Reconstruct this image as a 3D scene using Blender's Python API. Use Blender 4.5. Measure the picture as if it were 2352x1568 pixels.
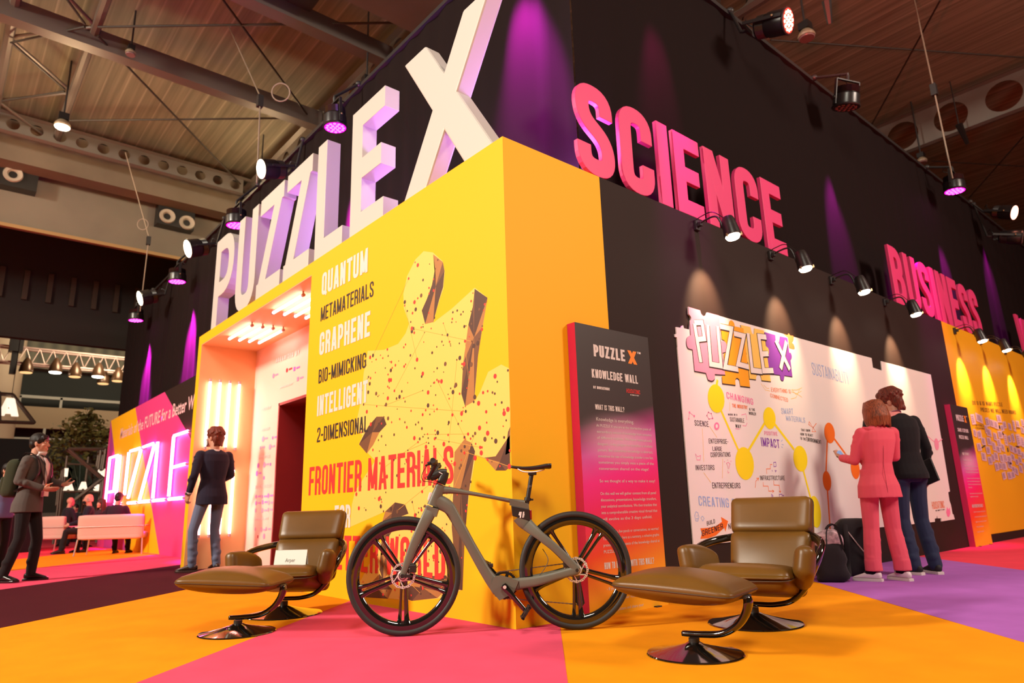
import bpy, bmesh, math, random
from mathutils import Vector, Matrix, Euler, noise
SC = bpy.context.scene
for o in list(bpy.data.objects): bpy.data.objects.remove(o)
COL = SC.collection
V = Vector
pi = math.pi
# ---------------------------------------------------------------- camera
W, H, FPX = 2352, 1568, 1551.04
CAM = V((3.58007, -3.04502, 0.78))
_y, _p, _r = -0.860073, 0.238844, -0.0292776
FWD = V((math.sin(_y)*math.cos(_p), math.cos(_y)*math.cos(_p), math.sin(_p)))
_r0 = V((math.cos(_y), -math.sin(_y), 0)); _u0 = _r0.cross(FWD)
RGT = _r0*math.cos(_r) + _u0*math.sin(_r)
UPV = _u0*math.cos(_r) - _r0*math.sin(_r)
cd = bpy.data.cameras.new('camera'); cam = bpy.data.objects.new('camera', cd); COL.objects.link(cam)
cam.matrix_world = Matrix(((RGT.x, UPV.x, -FWD.x, CAM.x), (RGT.y, UPV.y, -FWD.y, CAM.y), (RGT.z, UPV.z, -FWD.z, CAM.z), (0, 0, 0, 1)))
cd.sensor_width = 36; cd.lens = FPX*36/W; cd.clip_start = .05; cd.clip_end = 300
cd.dof.use_dof = True; cd.dof.focus_distance = 4.5; cd.dof.aperture_fstop = 2.2
SC.camera = cam
SC.view_settings.view_transform = 'Standard'; SC.view_settings.look = 'None'
SC.view_settings.gamma = 1; SC.view_settings.use_curve_mapping = False
SC.view_settings.exposure = 0.0
SC.cycles.max_bounces = 6; SC.cycles.diffuse_bounces = 3; SC.cycles.glossy_bounces = 3
SC.cycles.transmission_bounces = 2; SC.cycles.transparent_max_bounces = 4
SC.cycles.sample_clamp_indirect = 4
SC.cycles.caustics_reflective = False; SC.cycles.caustics_refractive = False
# ---------------------------------------------------------------- world and hall lamps
wd = bpy.data.worlds.new('hall_air'); SC.world = wd; wd.use_nodes = True
wd.node_tree.nodes['Background'].inputs[0].default_value = (1, .62, .42, 1)
wd.node_tree.nodes['Background'].inputs[1].default_value = .07

def lamp(name, typ, loc, target, energy, color, size=.1, angle=60, blend=.5, parent=None, shape='SQUARE'):
    d = bpy.data.lights.new(name, typ); o = bpy.data.objects.new(name, d); COL.objects.link(o)
    d.energy = energy; d.color = color
    if typ == 'AREA': d.shape = shape; d.size = size
    else: d.shadow_soft_size = size
    if typ == 'SPOT': d.spot_size = math.radians(angle); d.spot_blend = blend
    dr = (V(target)-V(loc)).normalized()
    m = dr.to_track_quat('-Z', 'Y').to_matrix().to_4x4(); m.translation = V(loc)
    if parent: o.parent = parent; o.matrix_parent_inverse = Matrix()
    o.matrix_world = m
    if parent: o.matrix_basis = parent.matrix_basis.inverted() @ m
    return o
# area lights standing in for the hall's unseen ceiling lighting
lamp('hall_fill_light', 'AREA', (-6.0, -18, 10.0), (-2.0, 0, 1.8), 5300, (1, .90, .74), 2.6)
lamp('hall_fill_light', 'AREA', (6.5, -5.5, 9.0), (1.0, 1.0, .5), 740, (1, .93, .77), 2.6)
lamp('hall_fill_light', 'AREA', (12, 8, 8.6), (0, 6, 1.0), 1400, (1, .80, .66), 2.6)
lamp('hall_fill_light', 'AREA', (-30, 3, 9.4), (-41.5, 2.5, 6.2), 1100, (1, .80, .55), 2.6)  # added to brighten the far fascia, rail and tree
lamp('hall_fill_light', 'AREA', (-14, -7, 8.5), (-14, 2, 5), 200, (1, .74, .5), 2.6)

# ---------------------------------------------------------------- picture helpers: a pixel becomes a point on a real plane
def ray(px, py): return FWD + RGT*((px-W/2)/FPX) - UPV*((py-H/2)/FPX)
def at_z(px, py, z=0.): d = ray(px, py); return CAM + d*((z-CAM.z)/d.z)
def at_x(px, py, x=0.): d = ray(px, py); return CAM + d*((x-CAM.x)/d.x)
def at_y(px, py, y=0.): d = ray(px, py); return CAM + d*((y-CAM.y)/d.y)
def at_pl(px, py, p, n): d = ray(px, py); n = V(n); return CAM + d*((V(p)-CAM).dot(n)/d.dot(n))

# ---------------------------------------------------------------- materials
def lin(c):
    if isinstance(c, str):
        c = [int(c[i:i+2], 16)/255 for i in (0, 2, 4)]
        return tuple((x/12.92 if x <= .04045 else ((x+.055)/1.055)**2.4) for x in c)
    return tuple(c)
MATS = {}
def mat(name, col, rough=.6, metal=0., spec=.5, emit=None, estr=0., coat=0., bump=0., bscale=60., var=0., vscale=8., sheen=0., bdist=.004):
    if name in MATS: return MATS[name]
    m = bpy.data.materials.new(name); m.use_nodes = True; nt = m.node_tree
    b = nt.nodes['Principled BSDF']; c = lin(col)
    b.inputs['Base Color'].default_value = (*c, 1); b.inputs['Roughness'].default_value = rough
    b.inputs['Metallic'].default_value = metal; b.inputs['Specular IOR Level'].default_value = spec
    b.inputs['Coat Weight'].default_value = coat; b.inputs['Coat Roughness'].default_value = .05
    if sheen: b.inputs['Sheen Weight'].default_value = sheen
    if emit: b.inputs['Emission Color'].default_value = (*lin(emit), 1); b.inputs['Emission Strength'].default_value = estr
    tc = None
    if bump or var:
        tc = nt.nodes.new('ShaderNodeTexCoord')
    if var:
        n = nt.nodes.new('ShaderNodeTexNoise'); n.inputs['Scale'].default_value = vscale; n.inputs['Detail'].default_value = 5
        nt.links.new(tc.outputs['Object'], n.inputs['Vector'])
        r = nt.nodes.new('ShaderNodeValToRGB'); r.color_ramp.elements[0].position = .3; r.color_ramp.elements[1].position = .7
        r.color_ramp.elements[0].color = (*[x*(1-var) for x in c], 1); r.color_ramp.elements[1].color = (*[min(1, x*(1+var)) for x in c], 1)
        nt.links.new(n.outputs['Fac'], r.inputs['Fac']); nt.links.new(r.outputs['Color'], b.inputs['Base Color'])
    if bump:
        n = nt.nodes.new('ShaderNodeTexNoise'); n.inputs['Scale'].default_value = bscale; n.inputs['Detail'].default_value = 3
        nt.links.new(tc.outputs['Object'], n.inputs['Vector'])
        bm = nt.nodes.new('ShaderNodeBump'); bm.inputs['Strength'].default_value = bump; bm.inputs['Distance'].default_value = bdist
        nt.links.new(n.outputs['Fac'], bm.inputs['Height']); nt.links.new(bm.outputs['Normal'], b.inputs['Normal'])
    MATS[name] = m
    return m

# ---------------------------------------------------------------- mesh builder
class MB:
    def __init__(s): s.v = []; s.f = []; s.m = []; s.k = 0
    def add(s, vs, fs, mi=None):
        b = len(s.v); s.v += [tuple(x) for x in vs]
        for f in fs: s.f.append([b+i for i in f]); s.m.append(s.k if mi is None else mi)
        return s
    def box(s, lo, hi, M=None):
        (a, b, c), (d, e, f) = lo, hi
        vs = [V(p) for p in ((a, b, c), (d, b, c), (d, e, c), (a, e, c), (a, b, f), (d, b, f), (d, e, f), (a, e, f))]
        if M: vs = [M @ p for p in vs]
        return s.add(vs, [(3, 2, 1, 0), (4, 5, 6, 7), (0, 1, 5, 4), (1, 2, 6, 5), (2, 3, 7, 6), (3, 0, 4, 7)])
    def quad(s, a, b, c, d): return s.add([a, b, c, d], [(0, 1, 2, 3)])
    def poly(s, pts): return s.add(pts, [tuple(range(len(pts)))])
    def prism(s, pts, off):
        # closed polygon pts pushed by off
        n = len(pts); off = V(off); p = [V(x) for x in pts]
        nrm = V((0, 0, 0))
        for i in range(n): nrm += p[i].cross(p[(i+1) % n])
        if nrm.dot(off) > 0: p.reverse()
        q = [x+off for x in p]
        return s.add(p+q, [tuple(range(n)), tuple(range(2*n-1, n-1, -1))]+[(i, n+i, n+(i+1) % n, (i+1) % n) for i in range(n)])
    def sweep(s, pts, rad, n=10, cap=True, closed=False, up=(0, 0, 1), e=2.):
        pts = [V(p) for p in pts]; N = len(pts)
        if not isinstance(rad, (list, tuple)) or (len(rad) == 2 and N != 2): rad = [rad]*N
        rad = [(r, r) if not isinstance(r, (list, tuple)) else r for r in rad]
        vs = []; upv = V(up)
        for i, p in enumerate(pts):
            a = pts[i-1] if i or closed else p; c = pts[(i+1) % N] if i < N-1 or closed else p
            t = (c-a).normalized()
            x = upv.cross(t)
            if x.length < 1e-4: x = V((1, 0, 0)).cross(t)
            x.normalize(); y = t.cross(x)
            if not closed: upv = y
            for k in range(n):
                g = 2*pi*k/n; cg, sg = math.cos(g), math.sin(g)
                cg = math.copysign(abs(cg)**(2/e), cg); sg = math.copysign(abs(sg)**(2/e), sg)
                vs.append(p + x*(rad[i][0]*cg) + y*(rad[i][1]*sg))
        fs = []
        for i in range(N if closed else N-1):
            j = (i+1) % N
            for k in range(n): l = (k+1) % n; fs.append((i*n+k, i*n+l, j*n+l, j*n+k))
        if cap and not closed: fs += [tuple(range(n-1, -1, -1)), tuple((N-1)*n+k for k in range(n))]
        return s.add(vs, fs)
    def cyl(s, a, b, r, r2=None, n=16): return s.sweep([a, b], [r, r if r2 is None else r2], n)
    def lathe(s, prof, n=32, M=None):
        # prof: list of (radius, height) round Z
        vs = []
        for r, z in prof:
            for k in range(n): vs.append(V((r*math.cos(2*pi*k/n), r*math.sin(2*pi*k/n), z)))
        if M: vs = [M @ p for p in vs]
        fs = [(i*n+k, i*n+(k+1) % n, (i+1)*n+(k+1) % n, (i+1)*n+k) for i in range(len(prof)-1) for k in range(n)]
        return s.add(vs, fs+[tuple(range(n-1, -1, -1)), tuple((len(prof)-1)*n+k for k in range(n))])
    def ball(s, c, r, R=None, nu=14, nv=9):
        r = (r, r, r) if not isinstance(r, (list, tuple)) else r; c = V(c)
        vs = [V((0, 0, -r[2]))]
        for i in range(1, nv):
            t = -pi/2+pi*i/nv
            for k in range(nu): vs.append(V((r[0]*math.cos(t)*math.cos(2*pi*k/nu), r[1]*math.cos(t)*math.sin(2*pi*k/nu), r[2]*math.sin(t))))
        vs.append(V((0, 0, r[2])))
        if R: vs = [R @ p for p in vs]
        vs = [p+c for p in vs]; L = len(vs)-1
        fs = [(0, 1+(k+1) % nu, 1+k) for k in range(nu)]
        for i in range(nv-2):
            for k in range(nu): a = 1+i*nu; fs.append((a+k, a+(k+1) % nu, a+nu+(k+1) % nu, a+nu+k))
        a = 1+(nv-2)*nu
        fs += [(a+k, a+(k+1) % nu, L) for k in range(nu)]
        return s.add(vs, fs)
    def cap(s, a, b, ra, rb, n=12):
        # tapered capsule
        a = V(a); b = V(b); d = b-a; L = d.length
        if L < 1e-6: return s.ball(a, max(ra, rb))
        t = d/L; P = [a - t*ra*.98]; R = [ra*.05]
        for g in (65, 40, 18): P.append(a - t*ra*math.sin(math.radians(g))); R.append(ra*math.cos(math.radians(g)))
        P.append(a); R.append(ra); P.append(b); R.append(rb)
        for g in (18, 40, 65): P.append(b + t*rb*math.sin(math.radians(g))); R.append(rb*math.cos(math.radians(g)))
        P.append(b + t*rb*.98); R.append(rb*.05)
        return s.sweep(P, R, n)
    def chain(s, pts, rr, n=12):
        for i in range(len(pts)-1): s.cap(pts[i], pts[i+1], rr[i], rr[i+1], n)
        return s
    def loft(s, rings, n=20, e=2.2):
        # rings: (cx, cy, cz, rx, ry)
        vs = []
        for cx, cy, cz, rx, ry in rings:
            for k in range(n):
                g = 2*pi*k/n; a, b = math.cos(g), math.sin(g)
                vs.append((cx+rx*math.copysign(abs(a)**(2/e), a), cy+ry*math.copysign(abs(b)**(2/e), b), cz))
        fs = [(i*n+k, i*n+(k+1) % n, (i+1)*n+(k+1) % n, (i+1)*n+k) for i in range(len(rings)-1) for k in range(n)]
        return s.add(vs, fs+[tuple(range(n-1, -1, -1)), tuple((len(rings)-1)*n+k for k in range(n))])
    def cushion(s, size, r, fn=None, n=10, M=None):
        # rounded box centred on the origin, shaped by fn(p, u) with u in -1..1
        S = V(size)*.5; vs = []; fs = []; key = {}
        def vid(u):
            k = tuple(round(c, 4) for c in u)
            if k in key: return key[k]
            p = V((u[0]*S.x, u[1]*S.y, u[2]*S.z)); q = V([max(-(S[i]-r), min(S[i]-r, p[i])) for i in range(3)])
            d = p-q; p = q + d.normalized()*r if d.length > 1e-9 else p
            if fn: p = fn(p, V(u))
            if M: p = M @ p
            key[k] = len(vs); vs.append(p); return key[k]
        g = [math.sin(pi/2*(-1+2*i/n))*.35+(-1+2*i/n)*.65 for i in range(n+1)]
        for ax in range(3):
            for sg in (-1, 1):
                for i in range(n):
                    for j in range(n):
                        q = []
                        for a, b in ((i, j), (i+1, j), (i+1, j+1), (i, j+1)):
                            u = [0, 0, 0]; u[ax] = sg; u[(ax+1) % 3] = g[a]; u[(ax+2) % 3] = g[b]; q.append(vid(u))
                        fs.append(tuple(q if sg > 0 else q[::-1]))
        return s.add(vs, fs)
    def mesh(s, name):
        me = bpy.data.meshes.new(name); me.from_pydata(s.v, [], s.f); me.update(); return me
    def build(s, name, m=None, parent=None, smooth=False, bevel=0, sub=0, angle=35):
        me = s.mesh(name); ms = m if isinstance(m, (list, tuple)) else [m]
        for x in ms:
            if x: me.materials.append(x)
        if len(ms) > 1: me.polygons.foreach_set('material_index', s.m)
        o = bpy.data.objects.new(name, me); COL.objects.link(o)
        if smooth:
            me.polygons.foreach_set('use_smooth', [True]*len(me.polygons))
            if smooth != 'all': me.set_sharp_from_angle(angle=math.radians(angle))
        if bevel: b = o.modifiers.new('edge', 'BEVEL'); b.width = bevel; b.segments = 2; b.limit_method = 'ANGLE'
        if sub: b = o.modifiers.new('soft', 'SUBSURF'); b.levels = sub; b.render_levels = sub
        if parent: o.parent = parent
        return o
    def blob(s, name, m, parent=None, vox=.01, it=4, fac=.5):
        # one continuous skin grown over all the added shapes
        me = s.mesh('tmp'); o = bpy.data.objects.new('tmp', me); COL.objects.link(o)
        b = o.modifiers.new('r', 'REMESH'); b.mode = 'VOXEL'; b.voxel_size = vox; b.use_smooth_shade = True
        b = o.modifiers.new('s', 'SMOOTH'); b.factor = fac; b.iterations = it
        dg = bpy.context.evaluated_depsgraph_get(); dg.update()
        nm = bpy.data.meshes.new_from_object(o.evaluated_get(dg)); nm.name = name
        bpy.data.objects.remove(o); bpy.data.meshes.remove(me)
        nm.materials.clear(); nm.materials.append(m)
        nm.polygons.foreach_set('use_smooth', [True]*len(nm.polygons))
        q = bpy.data.objects.new(name, nm); COL.objects.link(q)
        if parent: q.parent = parent
        return q

def tag(o, label=None, cat=None, group=None, kind=None):
    if label: o['label'] = label
    if cat: o['category'] = cat
    if group: o['group'] = group
    if kind: o['kind'] = kind
    return o
def empty(name, loc=(0, 0, 0), rz=0, label=None, cat=None, group=None, kind=None):
    o = bpy.data.objects.new(name, None); COL.objects.link(o); o.location = loc; o.rotation_euler = (0, 0, rz)
    o.empty_display_size = .1
    o.matrix_basis = Matrix.LocRotScale(V(loc), Euler((0, 0, rz)), V((1, 1, 1)))
    return tag(o, label, cat, group, kind)
def struct(o): o['kind'] = 'structure'; return o
def dup(root, loc=None, rz=None, label=None, group=None):
    r = root.copy(); COL.objects.link(r)
    if loc is not None: r.location = loc
    if rz is not None: r.rotation_euler = (0, 0, rz)
    if label: r['label'] = label
    if group: r['group'] = group
    kids = [o for o in COL.objects if o.parent == root]
    for ch in kids:
        c = ch.copy(); COL.objects.link(c); c.parent = r
        for g in [o for o in COL.objects if o.parent == ch]:
            d = g.copy(); COL.objects.link(d); d.parent = c
    return r
def arc(c, r, a0, a1, n, ax=(1, 0, 0), ay=(0, 0, 1)):
    return [V(c)+V(ax)*(r*math.cos(math.radians(a0+(a1-a0)*i/n)))+V(ay)*(r*math.sin(math.radians(a0+(a1-a0)*i/n))) for i in range(n+1)]
def smooth_path(pts, n=6):
    # Catmull-Rom
    P = [V(p) for p in pts]; out = []
    for i in range(len(P)-1):
        a = P[max(i-1, 0)]; b = P[i]; c = P[i+1]; d = P[min(i+2, len(P)-1)]
        for k in range(n):
            t = k/n
            out.append(.5*((2*b)+(c-a)*t+(2*a-5*b+4*c-d)*t*t+(3*b-a-3*c+d)*t**3))
    return out+[P[-1]]
def lerp_list(vals, n):
    out = []
    for i in range(len(vals)-1):
        for k in range(n): out.append(vals[i]+(vals[i+1]-vals[i])*k/n)
    return out+[vals[-1]]

# ---------------------------------------------------------------- condensed stroke lettering
def _rp(pts, r, n=7):
    out = [V((*pts[0], 0))]
    for i in range(1, len(pts)-1):
        p = V((*pts[i], 0)); a = V((*pts[i-1], 0))-p; b = V((*pts[i+1], 0))-p
        la, lb = a.length, b.length; rr = min(r, la*.5 if i > 1 else la, lb*.5 if i < len(pts)-2 else lb)
        a.normalize(); b.normalize()
        for k in range(n+1):
            t = k/n; out.append(p + a*rr*(1-t)**2 + b*rr*t**2)
    out.append(V((*pts[-1], 0)))
    o2 = [out[0]]
    for q in out[1:]:
        if (q-o2[-1]).length > 1e-4: o2.append(q)
    return [(q.x, q.y) for q in o2]
def glyph(ch, t, w=.4):
    L = t/2; R = w-t/2; B = t/2; T = 1-t/2; m = w/2; r = w*.42; c = .5
    G = {
     'A': ([[(L*.8, 0), (m-t*.12, 1)], [(w-L*.8, 0), (m+t*.12, 1)], [(w*.22, .26), (w*.78, .26)]], w),
     'B': ([[(L, 0), (L, 1)], _rp([(L, T), (R-.02, T), (R-.02, .52), (L, .52)], r), _rp([(L, .52), (R, .52), (R, B), (L, B)], r)], w),
     'C': ([_rp([(R, .64), (R, T), (L, T), (L, B), (R, B), (R, .36)], r)], w),
     'D': ([[(L, 0), (L, 1)], _rp([(L, T), (R, T), (R, B), (L, B)], r)], w),
     'E': ([[(L, 0), (L, 1)], [(L, T), (w*.92, T)], [(L, c), (w*.84, c)], [(L, B), (w*.92, B)]], w*.92),
     'F': ([[(L, 0), (L, 1)], [(L, T), (w*.92, T)], [(L, c), (w*.84, c)]], w*.9),
     'G': ([_rp([(R, .66), (R, T), (L, T), (L, B), (R, B), (R, .48)], r), [(m, .46), (w, .46)]], w),
     'H': ([[(L, 0), (L, 1)], [(R, 0), (R, 1)], [(L, c), (R, c)]], w),
     'I': ([[(L, 0), (L, 1)]], t),
     'J': ([_rp([(R, 1), (R, B), (L, B), (L, .3)], r)], w),
     'K': ([[(L, 0), (L, 1)], [(L, .36), (R, 1)], [(m*.8, .52), (R, 0)]], w),
     'L': ([[(L, 0), (L, 1)], [(L, B), (w*.9, B)]], w*.88),
     'M': ([[(L, 0), (L, 1)], [(w*1.3-L, 0), (w*1.3-L, 1)], [(L, 1), (w*.65, .06)], [(w*1.3-L, 1), (w*.65, .06)]], w*1.3),
     'N': ([[(L, 0), (L, 1)], [(R, 0), (R, 1)], [(L, 1), (R, 0)]], w),
     'O': ([_rp([(m, T), (R, T), (R, B), (L, B), (L, T), (m, T)], r)], w),
     'P': ([[(L, 0), (L, 1)], _rp([(L, T), (R, T), (R, .42), (L, .42)], r)], w*.96),
     'Q': ([_rp([(m, T), (R, T), (R, B), (L, B), (L, T), (m, T)], r), [(m*1.1, .16), (w, -.02)]], w),
     'R': ([[(L, 0), (L, 1)], _rp([(L, T), (R, T), (R, .48), (L, .48)], r), _rp([(m, .48), (R, .44), (R, 0)], r*.7)], w),
     'S': ([_rp([(R, .68), (R, T), (L, T), (L, .62), (R, .40), (R, B), (L, B), (L, .32)], r)], w),
     'T': ([[(m, 0), (m, 1)], [(0, T), (w, T)]], w*.96),
     'U': ([_rp([(L, 1), (L, B), (R, B), (R, 1)], r)], w),
     'V': ([[(L*.8, 1), (m-t*.1, 0)], [(w-L*.8, 1), (m+t*.1, 0)]], w),
     'W': ([[(L*.8, 1), (w*.36, 0)], [(w*.36, 0), (w*.7, .95)], [(w*1.04, 0), (w*.7, .95)], [(w*1.4-L*.8, 1), (w*1.04, 0)]], w*1.4),
     'X': ([[(L, 0), (R, 1)], [(L, 1), (R, 0)]], w),
     'Y': ([[(m, 0), (m, .45)], [(m, .42), (L*.8, 1)], [(m, .42), (w-L*.8, 1)]], w),
     'Z': ([[(0, T), (w*.94, T)], [(0, B), (w*.94, B)], [(L, B*.6), (w*.94-L, 1-B*.6)]], w*.94),
     '2': ([_rp([(L, .68), (L, T), (R, T), (R, .55), (L, .16), (L, B)], r), [(0, B), (w, B)]], w),
     '3': ([_rp([(L, .74), (L, T), (R, T), (R, .52), (m, .52)], r), _rp([(m, .52), (R, .52), (R, B), (L, B), (L, .26)], r)], w),
     '-': ([[(0, .45), (w*.6, .45)]], w*.6), '.': ([[(L, 0), (L, t)]], t), ',': ([[(L, -t), (L*1.2, t)]], t),
     '!': ([[(L, .28), (L, 1)], [(L, 0), (L, t)]], t), "'": ([[(L, .75), (L, 1)]], t),
     '?': ([_rp([(L, .7), (L, T), (R, T), (R, .5), (m, .42), (m, .26)], r), [(m, 0), (m, t)]], w),
     '&': ([_rp([(R, .4), (R, B), (L, B), (L, .5), (R, .6), (R, T), (L, T), (L, .7), (R, 0)], r*.6)], w),
     ' ': ([], w*.5),
    }
    return G.get(ch, G['-'])
def ribbon(pts, t, y01=True):
    # strip polygons of half width t/2 along a 2-D polyline -> (left, right) edges
    P = [V((*p, 0)) for p in pts]; n = len(P); Lf = []; Rt = []
    for i in range(n):
        closed = (P[0]-P[-1]).length < 1e-6
        a = P[i-1] if i else (P[-2] if closed else None); c = P[i+1] if i < n-1 else (P[1] if closed else None)
        d1 = (P[i]-a).normalized() if a is not None else None; d2 = (c-P[i]).normalized() if c is not None else None
        if d1 is None: d1 = d2
        if d2 is None: d2 = d1
        n1 = V((-d1.y, d1.x, 0)); n2 = V((-d2.y, d2.x, 0)); mm = n1+n2
        mm = n1 if mm.length < 1e-3 else mm.normalized(); k = max(.5, mm.dot(n1))
        off = mm*(t/2/k)
        if y01 and (i == 0 or i == n-1) and not closed and abs(d1.y) > .5 and (abs(P[i].y) < 1e-6 or abs(P[i].y-1) < 1e-6):
            off = V((math.copysign(t/2/abs(d1.y), off.x), 0, 0))
        Lf.append((P[i].x+off.x, P[i].y+off.y)); Rt.append((P[i].x-off.x, P[i].y-off.y))
    return Lf, Rt
def lay(text, t=.15, w=.4, gap=.09):
    # [(polyline, x offset)], total width
    out = []; x = 0
    for ch in text:
        st, gw = glyph(ch, t, w)
        for s_ in st: out.append([(p[0]+x, p[1]) for p in s_])
        x += gw+gap
    return out, x-gap
LAYER = [0]
def letter_mesh(mb, text, base, U, Vv, N, t=.15, w=.4, gap=.09, depth=0., fit=True, jit=0., mi=None):
    # flat or solid lettering: base point, U = full run, Vv = cap height, N = outward normal
    sts, tw = lay(text, t, w, gap); base = V(base); U = V(U)/(tw if fit else 1); Vv = V(Vv); N = V(N)
    for i, st in enumerate(sts):
        Lf, Rt = ribbon(st, t); e = N*(.00012*(i % 5)+.0004)
        f = lambda p: base+U*p[0]+Vv*p[1]+e
        if depth:
            for k in range(len(Lf)-1):
                pass
            n = len(Lf); a = [f(p) for p in Lf]; b = [f(p) for p in Rt]; dz = N*(-depth)-e*2
            vs = a+b+[p+dz for p in a]+[p+dz for p in b]; fs = []
            for k in range(n-1):
                fs += [(k, n+k, n+k+1, k+1), (2*n+k+1, 3*n+k+1, 3*n+k, 2*n+k), (k+1, 2*n+k+1, 2*n+k, k), (n+k, 3*n+k, 3*n+k+1, n+k+1)]
            fs += [(0, 2*n, 3*n, n), (2*n-1, 4*n-1, 3*n-1, n-1)]
            if (b[0]-a[0]).cross(a[1]-a[0]).dot(N) < 0: fs = [q[::-1] for q in fs]
            mb.add(vs, fs, mi)
        else:
            for k in range(len(Lf)-1): mb.add([f(Rt[k]), f(Rt[k+1]), f(Lf[k+1]), f(Lf[k])], [(0, 1, 2, 3)], mi)
    return mb
def body_text(name, text, base, U, Vv, m, parent=None, width=None, squash=1., off=.0):
    # running text in a plain sans face, laid as flat print
    cu = bpy.data.curves.new('t', 'FONT'); cu.body = text; cu.size = 1; cu.offset = off; cu.fill_mode = 'FRONT'; cu.resolution_u = 2
    o = bpy.data.objects.new('t', cu); COL.objects.link(o)
    dg = bpy.context.evaluated_depsgraph_get(); dg.update()
    me = bpy.data.meshes.new_from_object(o.evaluated_get(dg)); bpy.data.objects.remove(o)
    mx = max((v.co.x for v in me.vertices), default=1); my = .73
    U = V(U); Vv = V(Vv); base = V(base); N = U.normalized().cross(Vv.normalized())
    k = 1/mx if width is None else width
    for v in me.vertices: c = v.co.copy(); v.co = base+U*(c.x*k)+Vv*(c.y/my)+N*.0006
    me.name = name; me.materials.clear(); me.materials.append(m)
    q = bpy.data.objects.new(name, me); COL.objects.link(q)
    if parent: q.parent = parent
    return q
# ================================================================ SETTING
YEL = mat('yellow_paint', (.88, .465, .007), .55, spec=.25, bump=.03, bscale=300)
BLK = mat('brown_black_paint', (.021, .0105, .008), .7, spec=.25)
DRAPE = mat('black_drape', (.012, .007, .007), .9, spec=.1, bump=.12, bscale=90)
WHITE = mat('white_paint', (.80, .77, .74), .5)
PINKP = mat('pink_paint', (.72, .05, .24), .5)
PURP = mat('purple_paint', (.42, .05, .30), .5)
CONC = mat('concrete', (.15, .115, .080), .85, var=.18, vscale=.6)
STEEL = mat('galvanised_steel', (.17, .145, .125), .5, metal=.4)
DARK = mat('dark_metal', (.022, .020, .020), .45)
BLACKP = mat('black_plastic', (.012, .011, .011), .35)

def carpet(name, col): return mat(name, col, .95, spec=.08, bump=.25, bscale=420, var=.06, vscale=3.5, bdist=.003)
ORANGE = carpet('orange_carpet', (.85, .295, .006)); PINKC = carpet('pink_carpet', (.76, .082, .165))
MAROON = carpet('maroon_carpet', (.060, .008, .013)); PURPC = carpet('purple_carpet', (.40, .125, .48)); REDC = carpet('coral_carpet', (.85, .06, .10))
floor = MB().quad((-60, -30, 0), (30, -30, 0), (30, 60, 0), (-60, 60, 0)).build('floor', ORANGE)
struct(floor)
def ext(a, b, k): return a + (b-a)*k
def patch(name, pts, m, z=.0015):
    MB().prism([V((p[0], p[1], z)) for p in pts], (0, 0, -.001)).build(name, m, floor)
a, b = at_z(491, 1500), at_z(804, 1380)
c, d = at_z(1361, 1441), at_z(1376, 1568)
patch('carpet_patch', [ext(b, a, 4.5), b, (0, .02), (.02, c.y), ext(c, d, 3)], PINKC)
l1a, l1b = at_z(0, 1354), at_z(418, 1296); l2a, l2b = at_z(0, 1442), at_z(424, 1354.4)
k2 = (0-l2a.y)/(l2b.y-l2a.y); l2e = ext(l2a, l2b, k2)
patch('carpet_patch', [ext(l1b, l1a, 4), l1b, (l1b.x, .87), (l2e.x, .87), l2e, ext(l2b, l2a, 5)], MAROON)
l3a, l3b = at_z(30, 1310), at_z(360, 1273); k3 = (.87-l3a.y)/(l3b.y-l3a.y); l3e = ext(l3a, l3b, k3)
patch('carpet_patch', [ext(l1b, l1a, 4), l1b, (l1b.x, .87), l3e, ext(l3b, l3a, 3.2)], PINKC)
l4a, l4b = at_z(38, 1284), at_z(153, 1271)
patch('carpet_patch', [ext(l4b, l4a, 2.5), ext(l4a, l4b, 6), (-60, 30), (-60, -20)], REDC)
l5a, l5b = at_z(1956, 1360), at_z(2352, 1475); k5 = -l5a.x/(l5b.x-l5a.x); l5e = ext(l5a, l5b, k5)
l6a, l6b = at_z(2135, 1281), at_z(2352, 1309.5); k6 = -l6a.x/(l6b.x-l6a.x); l6e = ext(l6a, l6b, k6)
patch('carpet_patch', [l5e, l6e, ext(l6a, l6b, 4), ext(l5a, l5b, 4)], PURPC)
patch('carpet_patch', [l6e, (0, 45), (20, 45), ext(l6a, l6b, 4)], REDC)

# ---------------------------------------------------------------- booth
HB = 3.56; YB = .87; CX, CY, CT = -.42, 1.32, 7.15     # booth height, alcove back, curtain planes and top
OR_, OL, FL = -3.43, -7.50, -7.66                       # alcove opening and frame edge
DL, DR, DT = -6.42, -4.55, 2.39                         # doorway
wf = struct(MB().box((OR_, 0, 0), (0, .12, HB)).box((OR_-.001, .12, 0), (OR_+.12, YB, 3.412)).box((FL, 0, 3.41), (OR_, CY, HB)).box((OR_, .12, HB-.1), (-.1, CY, HB))
            .box((FL, 0, 0), (OL, YB, 3.4105)).build('wall_front', YEL))
INNER = mat('alcove_orange', (.86, .47, .22), .55)
MB().box((OL, .002, 0), (OL+.006, YB, 3.40)).box((OL, .002, 3.40), (OR_, YB, 3.412)).build('alcove_lining', INNER, wf)
SAND = mat('alcove_paint', (.86, .53, .44), .55)
struct(MB().box((OL, YB, 0), (DL, YB+.1, 3.40)).box((DR, YB, 0), (OR_+.1, YB+.1, 3.40)).box((DL, YB, DT), (DR, YB+.1, 3.40)).build('wall_alcove', SAND))
REDP = mat('red_jamb_paint', (.26, .012, .02), .5)
d1 = struct(MB().box((DL, YB-.005, 0), (DL+.04, YB+.5, DT)).box((DR-.04, YB-.005, 0), (DR, YB+.5, DT)).box((DL, YB-.005, DT-.04), (DR, YB+.5, DT)).build('door_1', REDP))
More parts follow.
